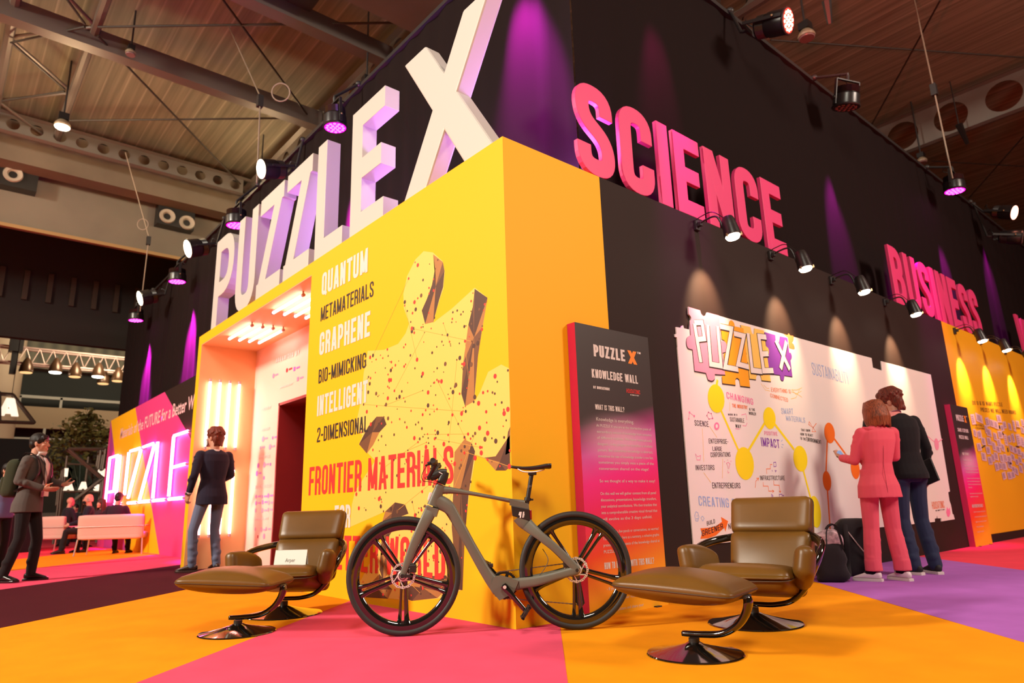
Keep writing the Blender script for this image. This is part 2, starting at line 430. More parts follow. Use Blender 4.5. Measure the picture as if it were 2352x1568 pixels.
MB().box((DL-.1, YB+.5, 0), (DR+.1, YB+.55, DT+.1)).build('doorway_dark_sheet', mat('doorway_dark', (.02, .003, .004), .9), d1)  # near-black sheet painted for the darkness inside the doorway
wr = struct(MB().box((-.12, .12, 0), (0, 1.10, HB)).build('wall_right', YEL))
MB().box((-.12, 1.10, 0), (0, 9.44, HB)).build('wall_panel', BLK, wr)
MB().box((-.12, 9.44, .13), (0, 30, HB)).build('wall_panel', mat('amber_paint', (.84, .40, .006), .5), wr)
MB().box((CX, .12, HB-.08), (-.12, 30, HB)).build('wall_cap', BLK, wr)
struct(MB().box((-.12, 9.44, 0), (-.004, 30, .13)).build('baseboard_right', BLK))

# left wing wall with slanted colour fields
wl = struct(MB().box((-19.2, YB, 0), (FL, YB+.1, HB)).build('wall_left', PINKP))
def wing(pts, m, z):
    MB().prism([V((p.x, YB, max(0, min(HB, p.z)))) for p in [at_y(x, y, YB) for x, y in pts]], (0, -.002*z, 0)).build('colour_field', m, wl)
wing([(255, 966), (311, 934), (366, 1272.5), (288, 1270)], YEL, 1)
wing([(255, 966), (243, 1195), (237, 1267), (288, 1270)], PURP, 1)
q = [at_y(379, 893, YB), at_y(430, 1140, YB)]
MB().prism([V((q[0].x, YB, HB)), V((q[1].x+2, YB, q[1].z)), V((FL, YB, q[1].z)), V((FL, YB, HB))], (0, -.002, 0)).build('colour_field', BLK, wl)
LILAC = mat('pale_print', (.82, .52, .55), .6)
p0, p1, p2 = at_y(275, 1008, YB-.004), at_y(446, 931, YB-.004), at_y(275, 981, YB-.004)
body_text('lettering', 'Materials of the FUTURE for a Better World', p0, V((at_y(470, 919, YB).x-p0.x, 0, 0)), (0, 0, .30), LILAC, wl, off=.015)

# curtain walls above the booth
def curtain(name, a, b, z0, z1, n, amp):
    a, b = V(a), V(b); d = (b-a); L = d.length; t = d.normalized(); nn = V((t.y, -t.x, 0)); mb = MB(); vs = []
    rnd = random.Random(len(name)+n); ph = 0; offs = []
    for i in range(n+1):
        ph += rnd.uniform(.5, 1.6); offs.append(amp*math.sin(ph)*rnd.uniform(.4, 1))
    for z in (z0, z1):
        for i in range(n+1): p = a+d*(i/n)+nn*offs[i]; vs.append((p.x, p.y, z))
    mb.add(vs, [(i, i+1, n+2+i, n+1+i) for i in range(n)])
    return mb.build(name, DRAPE, smooth='all')
struct(curtain('wall_drape_left', (-20.6, CY, 0), (CX, CY, 0), HB-.9, CT, 260, .022))
struct(curtain('wall_drape_right', (CX, CY, 0), (CX, 30, 0), HB-.3, CT, 320, .018))
struct(curtain('wall_drape_end', (-20.6, 3.2, 0), (-20.6, CY, 0), 0, CT, 30, .02))
struct(MB().box((-20.6, CY-.05, CT+.001), (CX-.06, CY+.05, CT+.06)).box((CX-.05, CY-.05, CT+.001), (CX+.05, 30, CT+.06)).build('trim_drape_rail', DARK))

# ---------------------------------------------------------------- hall roof
def roof_mat():
    m = mat('ribbed_roof', (.30, .205, .12), .8); nt = m.node_tree; b = nt.nodes['Principled BSDF']
    tc = nt.nodes.new('ShaderNodeTexCoord'); mp = nt.nodes.new('ShaderNodeMapping'); mp.inputs['Scale'].default_value = (0, 1, 0)
    w = nt.nodes.new('ShaderNodeTexWave'); w.wave_type = 'BANDS'; w.bands_direction = 'Y'; w.wave_profile = 'SAW'
    w.inputs['Scale'].default_value = .70; w.inputs['Distortion'].default_value = 0
    n = nt.nodes.new('ShaderNodeTexNoise'); n.inputs['Scale'].default_value = 1; n.inputs['Detail'].default_value = 6
    mp2 = nt.nodes.new('ShaderNodeMapping'); mp2.inputs['Scale'].default_value = (.25, 9, 1)
    nt.links.new(tc.outputs['Object'], mp.inputs['Vector']); nt.links.new(mp.outputs['Vector'], w.inputs['Vector'])
    nt.links.new(tc.outputs['Object'], mp2.inputs['Vector']); nt.links.new(mp2.outputs['Vector'], n.inputs['Vector'])
    r = nt.nodes.new('ShaderNodeValToRGB'); e = r.color_ramp.elements
    e[0].position = 0; e[0].color = (.36, .325, .24, 1); e[1].position = .12; e[1].color = (.20, .182, .126, 1)
    x = e.new(.9); x.color = (.24, .216, .15, 1)
    mx = nt.nodes.new('ShaderNodeMix'); mx.data_type = 'RGBA'; mx.blend_type = 'MULTIPLY'; mx.inputs[0].default_value = .7
    r2 = nt.nodes.new('ShaderNodeValToRGB'); r2.color_ramp.elements[0].color = (.45, .42, .4, 1); r2.color_ramp.elements[0].position = .3; r2.color_ramp.elements[1].position = .65
    nt.links.new(w.outputs['Fac'], r.inputs['Fac']); nt.links.new(n.outputs['Fac'], r2.inputs['Fac'])
    nt.links.new(r.outputs['Color'], mx.inputs[6]); nt.links.new(r2.outputs['Color'], mx.inputs[7]); nt.links.new(mx.outputs[2], b.inputs['Base Color'])
    return m
ZC = 11.7; ZL = 11.0
roof = struct(MB().quad((-60, -25, ZC), (-60, 70, ZC), (30, 70, ZC), (30, -25, ZC)).build('ceiling', roof_mat()))
def perforated(name, a, b, h, hole, step):
    # steel web with a row of round holes and two flanges
    a, b = V(a), V(b); t = (b-a).normalized(); L = (b-a).length; mb = MB(); n = int(L/step); up = V((0, 0, 1)); K = 24
    for i in range(n):
        c = a+t*(step*(i+.5))+up*(h/2); ci = []; sq = []
        for k in range(K):
            g = 2*pi*k/K; x, z = math.cos(g), math.sin(g); m_ = max(abs(x), abs(z))
            ci.append(c+t*(x*hole)+up*(z*hole)); sq.append(c+t*(x/m_*step/2)+up*(z/m_*h/2))
        mb.add(ci+sq, [(k, (k+1) % K, K+(k+1) % K, K+k) for k in range(K)])
    s = t.cross(up)
    for z in (0, h):
        mb.sweep([a+up*z, b+up*z], [(.13, .03)]*2, 4, e=4)
    return mb.build(name, STEEL, roof)
perforated('roof_beam', (-16.9, -8, ZL-.35), (-16.9, 3.7, ZL-.35), .55, .15, .52)
MB().box((-12.0, -14, ZL-.35), (-11.7, 3.7, ZL+.1)).build('roof_beam', STEEL, roof)
perforated('roof_beam', (-40, 3.75, ZL-.5), (4, 3.75, ZL-.5), .7, .24, 1.05)
perforated('roof_beam', (-18, 17.35, ZL-.6), (18, 17.35, ZL-.6), 1.1, .42, 1.25)
perforated('roof_beam', (-18, 8.6, ZL-.4), (18, 8.6, ZL-.4), 1.0, .38, 1.25)
def tubes(name, segs, r, m=STEEL, parent=None, n=8):
    mb = MB()
    for p, q in segs: mb.cyl(p, q, r, n=n)
    return mb.build(name, m, parent, smooth=True)
tubes('roof_truss', [((-40, y, ZL), (2, y, ZL)) for y in (-1.55, -2.95)], .10, parent=roof)
zz = [(-22+i*1.5, -1.55 if i % 2 else -2.95, ZL) for i in range(10)]
tubes('roof_brace', [(zz[i], zz[i+1]) for i in range(9)], .035, parent=roof)
def cz(px, py): return at_z(px, py, ZL-.2)
WIREM = mat('dark_wire', (.03, .022, .015), .6); PALEW = mat('pale_wire', (.30, .23, .17), .5)
tubes('roof_wire', [(cz(225, 62), cz(1060, 50)), (cz(225, 82), cz(552, 422)), (cz(505, -10), cz(705, 262)), (cz(160, 277), cz(700, 271)), (cz(30, 97), cz(195, 62)),
      (cz(155, 0), cz(195, 55)), (cz(25, 97), cz(148, 205)), (cz(5, 232), cz(148, 210))], .025, WIREM, roof)
def rz_(px, py): return at_z(px, py, ZL)
tubes('roof_wire', [(rz_(2160, 0), rz_(2000, 290)), (rz_(1770, 92), rz_(2352, 132)), (rz_(2352, 312), rz_(2225, 455)), (rz_(2140, 370), rz_(2352, 382)),
      (rz_(1716, 0), rz_(1706, 45))], .02, WIREM, roof)
# pale soffit over the corner with a black duct along its edge
MB().box((-6.95, -16, 10.5), (2.5, 3.5, 10.9)).build('roof_lintel', CONC, roof)
MB().box((-7.75, -16, 10.55), (-7.0, 1.6, 10.95)).build('roof_duct', BLACKP, roof)
MB().box((-8.35, -16, 10.5), (-8.05, 3.7, 10.9)).build('roof_beam', STEEL, roof)

# ---------------------------------------------------------------- far end of the hall (left)
def zz_(px, py, x): return at_x(px, py, x).z
def slab(name, x, y0, y1, z0, z1, m, th=.3): return struct(MB().box((x-th, y0, z0), (x, y1, z1)).build(name, m))
slab('wall_lintel_near', -17.6, -22, 3.6, zz_(150, 399, -17.6), zz_(150, 309, -17.6), CONC, .6)
XB = -18.6
zB = zz_(150, 539, XB)
slab('wall_lintel_far', XB, -30, 4.5, zB, zB+5, mat('pale_concrete', (.17, .145, .11), .85, var=.15, vscale=.5), .4)
MB().box((XB-.02, -30, zB-.10), (XB+.05, 4.5, zB)).build('trim_1', mat('ochre_edge', (.32, .20, .08), .7)); struct(bpy.data.objects['trim_1'])
BACK = mat('dark_backdrop', (.012, .009, .008), .9)
zD = zz_(150, 787, -42)
XD = -23
slab('wall_upper_dark', XD, -40, 5, zz_(150, 787, XD), ZC, BACK)  # black slab added to close off the dark zone below the lintel
ribs = MB()
for i in range(26): y = -14+i*.66; ribs.box((XD, y, zz_(100, 695, XD)), (XD+.1, y+.15, zz_(100, 628, XD)))
ribs.build('wall_ribs', mat('dark_rib', (.032, .019, .011), .8), bpy.data.objects['wall_upper_dark'])
zE, zF, zG, zH, zI = zz_(150, 851, -42), zz_(150, 917, -42), zz_(150, 940, -42), zz_(150, 988, -42), zz_(60, 1006, -42)
def win_mat():
    m = mat('ribbed_cladding', (.15, .155, .12), .8); nt = m.node_tree; b = nt.nodes['Principled BSDF']
    tc = nt.nodes.new('ShaderNodeTexCoord'); w = nt.nodes.new('ShaderNodeTexWave'); w.bands_direction = 'Y'; w.inputs['Scale'].default_value = .5; w.inputs['Distortion'].default_value = .6
    r = nt.nodes.new('ShaderNodeValToRGB'); r.color_ramp.elements[0].color = (.19, .19, .135, 1); r.color_ramp.elements[1].color = (.11, .115, .09, 1)
    nt.links.new(tc.outputs['Object'], w.inputs['Vector']); nt.links.new(w.outputs['Fac'], r.inputs['Fac']); nt.links.new(r.outputs['Color'], b.inputs['Base Color'])
    return m
slab('wall_cladding', -42, -40, 8, zE, zD, win_mat())
slab('wall_gallery', -43, -40, 8, zI-4, zE, mat('gallery_dark', (.022, .027, .024), .8))
fas = slab('wall_fascia', -41.5, -40, 8, zH, zG, mat('beige_fascia', (.34, .27, .17), .8))
rail = MB().box((-41.6, -40, zF-.12), (-41.5, 8, zF+.04))
for i in range(20): y = -34+i*1.9; rail.box((-41.6, y, zG), (-41.5, y+.12, zF))
rail.build('gallery_rail', mat('rail_grey', (.40, .42, .36), .6), fas)
mul = MB().box((-41.6, -40, zI-.1), (-41.5, 8, zI))
for i in range(20): y = -34.6+i*1.9; mul.box((-41.6, y, zI), (-41.5, y+.12, zH))
mul.build('gallery_mullion', bpy.data.materials['rail_grey'], fas)
cp = at_x(2, 800, -38); struct(MB().cyl((cp.x, cp.y, 0), (cp.x, cp.y, zz_(2, 735, -38)), 1.05, n=28).build('column_1', mat('beige_column', (.34, .27, .19), .7), smooth=True))
slab('wall_backdrop', -30.5, -40, at_x(108, 1010, -30.5).y, 0, zz_(60, 1008, -30.5), mat('matt_black', (.006, .005, .005), .9), .1)

# round air nozzles in black boxes
NOZ = mat('nozzle_grey', (.40, .34, .27), .6)
for (pl, w_, lab) in (((30, 402), [(30, 401)], 'black ventilation box with one round nozzle at the far left under the roof'),
                      ((402, 497), [(384, 497), (429, 512)], 'black ventilation box with two round nozzles above the white letter P')):
    c = at_x(*pl, XB); hw = .66 if len(w_) == 1 else .58
    root = empty('air_vent', (c.x+.001, c.y, c.z-.5), 0, lab, 'vent', 'ventilation boxes under the concrete lintel')
    MB().box((0, -hw, 0), (.4, hw*.85, 1.0)).build('housing', BLACKP, root)
    for q in w_:
        p = at_x(*q, XB+.4)-root.location
        Mx = Matrix.Translation(p) @ Matrix.Rotation(pi/2, 4, 'Y')
        MB().lathe([(.20, 0), (.235, .03), (.215, .09), (.14, .07), (.105, .015), (.10, 0)], 24, Mx).build('nozzle', NOZ, root, smooth=True)
# ================================================================ LAMPS
WARM = (1, .72, .44); MAG = (1., .02, .85)
LENSM = mat('magenta_lens', (.5, .02, .4), .3, emit=(1., .05, .75), estr=9)
LENSR = mat('magenta_ring', (.5, .02, .4), .3, emit=(1., .0, .55), estr=1.6)
LENSW = mat('warm_lens', (.8, .7, .5), .3, emit=(1., .78, .50), estr=14)
LENSB = mat('bulb_white', (.8, .7, .6), .3, emit=(1., .86, .66), estr=22)
LENSO = mat('red_white_lens', (.8, .4, .3), .3, emit=(1., .34, .22), estr=9)
LENSR2 = mat('red_white_led', (.8, .4, .3), .3, emit=(1., .50, .36), estr=4)
LENSR3 = mat('red_led_base', (.4, .03, .02), .3, emit=(1., .05, .03), estr=1.2)
LENSN = mat('unlit_lens', (.20, .12, .12), .35)
HOUS = mat('lamp_housing', (.018, .015, .016), .32, spec=.6)
BRASS = mat('brass_pin', (.5, .36, .2), .35, metal=.8)
def aim(root, loc, d):
    q = V(d).normalized().to_track_quat('-Z', 'Y'); root.location = loc; root.rotation_mode = 'QUATERNION'; root.rotation_quaternion = q
    root.matrix_basis = Matrix.LocRotScale(V(loc), q, V((1, 1, 1)))
def par_can(label, lens_pt, d, lens, ring, group, r=.13, ln=.30, hook=None, dots=True):
    if hook is None: hook = V((lens_pt.x, CY-.06, CT+.06)) if lens_pt.y < CY else V((CX+.06, lens_pt.y, CT+.06))
    # lens centre at lens_pt, beam direction d, can behind it
    root = empty('stage_light', lens_pt, 0, label, 'stage light', group); aim(root, lens_pt, d)
    MB().lathe([(r*.98, -.005), (r*1.0, .05), (r*.98, ln*.55), (r*.86, ln*.62), (r*.80, ln*.95), (r*.5, ln)], 20).build('housing', HOUS, root, smooth=True)
    fin = MB()
    for k in range(8): fin.lathe([(r*.9, ln*.64+k*.013), (r*.93, ln*.64+k*.013+.006)], 16)
    fin.build('cooling_fin', HOUS, root)
    l = MB(); l.k = 0; l.lathe([(r*.93, -.004), (r*.93, -.012)], 22)
    l.k = 1
    if dots:
        for rr, n in ((0, 1), (r*.36, 6), (r*.70, 12)):
            for k in range(n): l.ball((rr*math.cos(2*pi*k/n), rr*math.sin(2*pi*k/n), -.012), (r*.15, r*.15, .012), nu=8, nv=5)
    l.build('lens', [ring, lens], root)
    MB().lathe([(r*1.03, -.01), (r*1.07, .0), (r*1.03, .02)], 22).build('bezel', HOUS, root, smooth=True)
    y = MB()
    for s in (-1, 1): y.box((s*r*1.12-.008, -.022, .02), (s*r*1.12+.008, .022, ln+.10)); y.cyl((s*r*.9, 0, .12), (s*r*1.3, 0, .12), .02, n=8)
    y.box((-r*1.12, -.022, ln+.09), (r*1.12, .022, ln+.106)); y.cyl((0, 0, ln+.10), (0, 0, ln+.18), .025, n=8)
    y.build('yoke', DARK, root)
    MB().sweep(smooth_path([(0, 0, ln), (.05, .08, ln+.12), (.0, .16, ln+.16), (-.05, .1, ln+.22)], 5), .008, 6).build('cable', BLACKP, root, smooth=True)
    MB().ball((r*1.25, 0, .12), .018).build('clamp_pin', BRASS, root)
    hl = root.matrix_basis.inverted() @ hook; MB().sweep([V((0, 0, ln+.10)), V((0, 0, ln+.20)), hl], .022, 8).ball(hl, .05).build('clamp_arm', DARK, root, smooth=True)
    return root
# magenta washers hung on the drape rail, each shining down its drape
tubes_ok = True
GL = 'magenta stage lights along the drape rail'
pl = [((770, 292), 'magenta stage light above the second letter Z of the tall white sign'), ((543, 517), 'magenta stage light just over the white letter U'),
      ((407, 646), 'magenta stage light left of the white letter P, upper of two'), ((312, 735), 'lowest magenta stage light at the far left end of the drape')]
for (px, py), lab in pl:
    p = at_y(px, py, CY-.42)
    par_can(lab, p, (0, .06, -1), LENSM, LENSR, GL, r=.17 if px > 700 else .2)
    lamp('stage_light_beam', 'SPOT', (p.x, p.y+.05, p.z-.06), (p.x, CY+.25, p.z-3.2), 12600, MAG, .05, 38, .8)
prs = [((2193, 438), 'magenta stage light on the drape rail above the pink letters BUSINESS', 1), ((1943, 246), 'dark stage light on the drape rail right of the pink word SCIENCE', 0)]
for (px, py), lab, on in prs:
    p = at_x(px, py, CX+.45)
    par_can(lab, p, (-.06, 0, -1) if on else (-.25, .1, -1), LENSM if on else LENSN, LENSR if on else HOUS, GL, r=.19)
    lamp('stage_light_beam', 'SPOT', (p.x-.02, p.y, p.z-.06), (CX-.25, p.y+.3, p.z-3.2), 1500, MAG, .05, 26, .8)
# further beams along the same rail, their fixtures not built
lamp('stage_light_beam', 'SPOT', (-1.15, CY-.45, CT-.05), (-1.05, CY+.25, CT-3.2), 3400, MAG, .05, 35, .9)
lamp('stage_light_beam', 'SPOT', (CX+.42, 2.7, CT-.05), (CX-.1, 2.7, 4.6), 420, (1, .02, .30), .05, 26, .9)
lamp('stage_light_beam', 'SPOT', (CX+.86, 2.35, CT-.05), (-.06, 2.35, 4.05), 2600, (1, .0, .62), .06, 19, 1)
lamp('stage_light_beam', 'SPOT', (CX+.86, 9.0, CT-.05), (-.06, 9.0, 4.05), 2800, (1, .0, .62), .06, 26, 1)
lamp('stage_light_beam', 'SPOT', (CX+.45, 14.8, CT-.05), (CX-.25, 14.8, 3.9), 1500, MAG, .05, 28, .9)
# blue-violet area lights added behind the tall letters, tinting their sides
for x in (-.45, -1.7, -3.6, -5.6): lamp('letter_fill_light', 'AREA', (x, CY-.12, HB+.12), (x, .3, HB+2.2), 60, (.55, .26, 1.), .5)
# white floods facing the aisle
GW = 'white flood lights on the drape rail'
for (px, py), d, lab in (((601, 388), (.05, -1, -.30), 'bright white stage light above the first letter Z of the tall white sign'),
                         ((432, 571), (.05, -1, -.38), 'white stage light at the drape edge between the vents and letter P'),
                         ((322, 685), (.05, -1, -.38), 'small white stage light just above the lowest magenta one')):
    par_can(lab, at_y(px, py, CY-.75), d, LENSW, LENSW, GW, r=.17 if px > 500 else .2, ln=.42)
for (px, py), d, lab in (((1809, 48), (1, .1, -.30), 'red and white LED stage light at the top right of the drape'),
                         ((2329, 488), (1, -.15, -.45), 'orange white stage light at the far right drape end'),
                         ((2347, 545), (1, .3, -.3), 'dim stage light cut by the right picture edge')):
    par_can(lab, at_x(px, py, CX+.8), d, LENSR2 if px == 1809 else LENSO if px < 2340 else LENSN, LENSR3 if px == 1809 else LENSO if px < 2340 else LENSN, GW, r=.16, ln=.42)
lamp('stage_light_beam', 'SPOT', at_x(1830, 30, CX+1.0), at_z(2010, 60, ZC), 1100, (1, .08, .07), .2, 52, 1)
# small arm spots along the right wall
GA = 'black arm spotlights along the top of the right wall'
WALLSPOT = 215
def arm_light(px, py, lab, on_yellow=False):
    p = at_x(px, py, .36); root = empty('arm_spotlight', (0, p.y-.03, HB-.10), 0, lab, 'spotlight', GA)
    q = p-V(root.location); Mx = Matrix.Translation(q) @ Matrix.Rotation(math.radians(-10), 4, 'Y')
    MB().lathe([(.078, -.085), (.082, -.08), (.076, -.02), (.066, .06), (.060, .10), (.05, .125), (.02, .138)], 20, Mx).build('shade', HOUS, root, smooth=True)
    MB().lathe([(.069, .02), (.0705, .026), (.069, .032)], 20, Mx).build('shade_rib', HOUS, root, smooth=True)
    MB().lathe([(.072, -.080), (.06, -.105), (.02, -.112)], 18, Mx).build('bulb', LENSB, root, smooth=True)
    for k in range(3):
        g = 2*pi*k/3+.4; MB().box((-.012, -.008, -.1), (.012, .008, -.07), Mx @ Matrix.Rotation(g, 4, 'Z') @ Matrix.Translation((.078, 0, 0))).build('bulb_clip', BRASS, root)
    MB().sweep(smooth_path([(.01, 0, .0), (.12, 0, .03), (.24, .01, .02), (q.x-.07, q.y, q.z)], 5), .010, 8).build('arm', DARK, root, smooth=True)
    MB().box((0, -.035, -.05), (.03, .035, .06)).box((.03, -.02, -.015), (.07, .02, .03)).build('bracket', DARK, root, bevel=.004)
    MB().sweep(smooth_path([(.02, -.03, .05), (.10, -.03, .07), (.22, -.02, .07), (q.x-.03, q.y, q.z+.1)], 5), .005, 6).build('cable', BLACKP, root, smooth=True)
    b = V(root.location)+q
    lamp('arm_spotlight_beam', 'SPOT', (b.x-.01, b.y, b.z-.13), (b.x-.70, b.y, b.z-1.13), WALLSPOT*(1.25 if on_yellow else 1), (1, .64, .36), .03, 62, .9)
for i, (px, py, lab) in enumerate([(1678, 525, 'arm spotlight in front of the N of SCIENCE, nearest on the wall'), (1845, 601, 'arm spotlight just right of the last E of SCIENCE'),
        (1980, 656, 'arm spotlight between the words SCIENCE and BUSINESS'), (2099, 709, 'arm spotlight in front of the U of BUSINESS'),
        (2252, 772, 'arm spotlight below the last S of BUSINESS'), (2308, 794, 'arm spotlight after BUSINESS on the yellow part, whole'),
        (2362, 819, 'arm spotlight on the yellow part cut by the right edge')]):
    arm_light(px, py, lab, i > 3)
# ceiling high-bay lamps and domes
def high_bay(px, py, z, lab, lit, s=1.):
    p = at_z(px, py, z); root = empty('ceiling_lamp', p, 0, lab, 'ceiling lamp', 'round high-bay lamps under the roof')
    MB().lathe([(.34*s, 0), (.36*s, .04), (.30*s, .22*s), (.20*s, .34*s), (.16*s, .36*s)], 24).build('reflector', mat('dull_reflector', (.26, .20, .13), .4), root, smooth=True)
    MB().lathe([(.33*s, -.01), (.30*s, -.03)], 24).build('glass', LENSB if lit else LENSN, root)
    MB().box((-.22*s, -.22*s, .36*s), (.22*s, .22*s, .70*s)).build('ballast', BLACKP, root)
    MB().cyl((0, 0, .70*s), (0, 0, ZC-z), .02, n=6).build('rod', DARK, root)
    if lit: lamp('ceiling_lamp_glow', 'POINT', p-V((0, 0, .15)), p-V((0, 0, 2)), 260, (1, .74, .42), .25)
high_bay(143, 291, 9.9, 'lit round ceiling lamp at the far left roof truss', True, .48)
high_bay(597, 437, 9.9, 'lit round ceiling lamp behind the white letter Z', True, .38)
high_bay(842, 205, 9.6, 'unlit dome ceiling lamp above the white letter E', False, .42)
high_bay(1853, 86, 9.6, 'unlit dome ceiling lamp beside the red and white LED light', False, .46)
high_bay(2118, 372, 9.8, 'unlit dome ceiling lamp half behind the right drape', False, .38)
high_bay(300, 124, 10.6, 'small unlit dome lamp beside the grey roof beam', False, .30)
# suspension wires with shackles
def wire(pts, lab, r=.012, m=None, loop=None):
    o = tubes('suspension_wire', [(pts[i], pts[i+1]) for i in range(len(pts)-1)], r, m or PALEW, None, 6)
    tag(o, lab, 'wire', 'suspension wires from the roof')
    if loop:
        MB().sweep([V(loop)+RGT*(.16*math.cos(g))+UPV*(.16*math.sin(g)) for g in [2*pi*k/18 for k in range(18)]], .012, 6, closed=True, up=FWD).build('wire_loop', PALEW, o, smooth=True)
    MB().box(V(pts[1])-V((.05, .05, .22)), V(pts[1])+V((.05, .05, .02))).build('shackle', DARK, o)
g = lambda px, py: at_y(px, py, CY-.5)
wire([at_z(525, 60, ZC-.1), g(598, 222), g(590, 420)], 'pale wire with a ring hanging left of the letter L', .014, loop=g(645, 212))
wire([at_x(288, 350, -16.7), g(342, 545), g(322, 715)], 'thin wire with a ring left of the white letter P', .014, loop=g(328, 515))
h = lambda px, py: at_x(px, py, CX+.6)
wire([at_z(2100, 0, ZC-.1), h(2143, 196), h(2188, 410)], 'wire holding the right drape near the magenta light', .014)
t = lambda px, py: at_x(px, py, -30)
wire([t(128, 300), t(58, 690), t(45, 780)], 'long wire down to the distant lighting truss', .03)
# small black brackets dangling under the roof on the right
for (a_, b_), lab in ((((1898, 0), (1906, 55)), 'black bar hanging from the roof beam at top right'), (((2202, 285), (2222, 330)), 'short black bar hanging under the right roof beam')):
    pa, pb = at_z(*a_, 10.4), at_z(*b_, 10.0)
    o = MB().sweep([pa, pb], [(.09, .05), (.05, .03)], 6).build('hanging_bar', BLACKP); tag(o, lab, 'bar')
    MB().cyl(pa, V((pa.x, pa.y, ZC)), .015, n=6).build('hanger', DARK, o)
# ================================================================ SIGNS AND PRINTS
LW = mat('letter_white', (.55, .52, .495), .5)
LP = mat('letter_pink', (.74, .048, .20), .5)
def big_letter(ch, x0, x1, z0, z1, y, depth, t, m, label, group, yaxis=False, w=.42):
    # a free-standing solid letter; x0..x1 along the wall
    o_ = MB(); h = z1-z0; tw = glyph(ch, t, w)[1]
    root_x = (x0+x1)/2
    if not yaxis:
        letter_mesh(o_, ch, (x0, y, z0), (x1-x0, 0, 0), (0, 0, h), (0, -1, 0), t, w, 0, depth)
    else:
        letter_mesh(o_, ch, (y, x0, z0), (0, x1-x0, 0), (0, 0, h), (1, 0, 0), t, w, 0, depth)
    o = o_.build('sign_letter', m, bevel=.004); tag(o, label, 'letter', group); return o
GP = 'tall white letters standing on the yellow booth'
def yl(px0, py0, px1, py1): return at_y(px0, py0, 0).x, at_y(px1, py1, 0).x
zt = 5.04
for ch, a, b, lab in (('P', (479, 759), (527, 640), 'tall white letter P, leftmost of the sign on the yellow booth'),
                      ('U', (531, 640), (590, 469), 'tall white letter U standing between the P and the first Z'),
                      ('Z', (581, 690), (649, 411), 'tall white letter Z, the first, right after the U'),
                      ('Z', (643, 650), (714, 347), 'tall white letter Z, the second, left of the L'),
                      ('L', (715, 602), (777, 562), 'tall white letter L standing left of the E'),
                      ('E', (796, 552), (879, 189), 'tall white letter E standing beside the big X')):
    x0, x1 = at_y(*a, 0).x, at_y(*b, 0).x
    if ch == 'U': x0 = at_y(533, 700, 0).x
    ww = (x1-x0)/(zt-HB); tt = .16
    big_letter(ch, x0, x1, HB, zt, .03, .17, tt, LW, lab, GP, w=ww/{'P': .96, 'Z': .94, 'L': .88, 'E': .92}.get(ch, 1))
x0, x1 = at_y(922, 470, 0).x, at_y(1121, 330, 0).x
o = MB(); letter_mesh(o, 'X', (x0, .03, HB), (x1-x0, 0, 0), (0, 0, zt-HB+.02), (0, -1, 0), .215, (x1-x0)/(zt-HB), 0, .17)
tag(o.build('sign_letter', LW, bevel=.02), 'huge white letter X, widest of the sign, at the booth corner', 'letter', GP)
GS = 'pink letters of SCIENCE on the right wall'; GB = 'pink letters of BUSINESS on the right wall'
def pink_word(word, ya, yb, labs, group, z1, t=.185, w=.52, gap=.10):
    ws = [glyph(c, t, w)[1] for c in word]; k = (yb-ya)/(sum(ws)+gap*(len(word)-1)); y = ya; h = z1-HB
    for c, g_, lab in zip(word, ws, labs):
        big_letter(c, y, y+g_*k, HB, z1, 0, .045, t, LP, lab, group, True, w); y += (g_+gap)*k
zs = 4.46
pink_word('SCIENCE', .85, 4.40, ('pink letter S that begins SCIENCE, beside the yellow corner', 'pink letter C, second letter of SCIENCE', 'narrow pink letter I in SCIENCE', 'bright pink letter E in the middle of SCIENCE',
   'pink letter N behind the nearest arm spotlight', 'pink letter C, sixth letter of SCIENCE', 'pink letter E that ends SCIENCE'), GS, zs)
pink_word('BUSINESS', 7.62, 11.72, ('pink letter B that begins BUSINESS', 'pink letter U of BUSINESS behind an arm spotlight', 'pink letter S between U and I in BUSINESS', 'narrow pink letter I in BUSINESS', 'pink letter N in BUSINESS', 'pink letter E in BUSINESS',
   'pink letter S, last but one of BUSINESS', 'pink letter S that ends BUSINESS'), GB, zs+.03)
y0 = at_x(2333, 725, 0).y
big_letter('W', y0, y0+.95, HB, zs+.03, 0, .045, .17, LP, 'pink letter W at the right picture edge', 'pink letters past BUSINESS', True, w=.62)

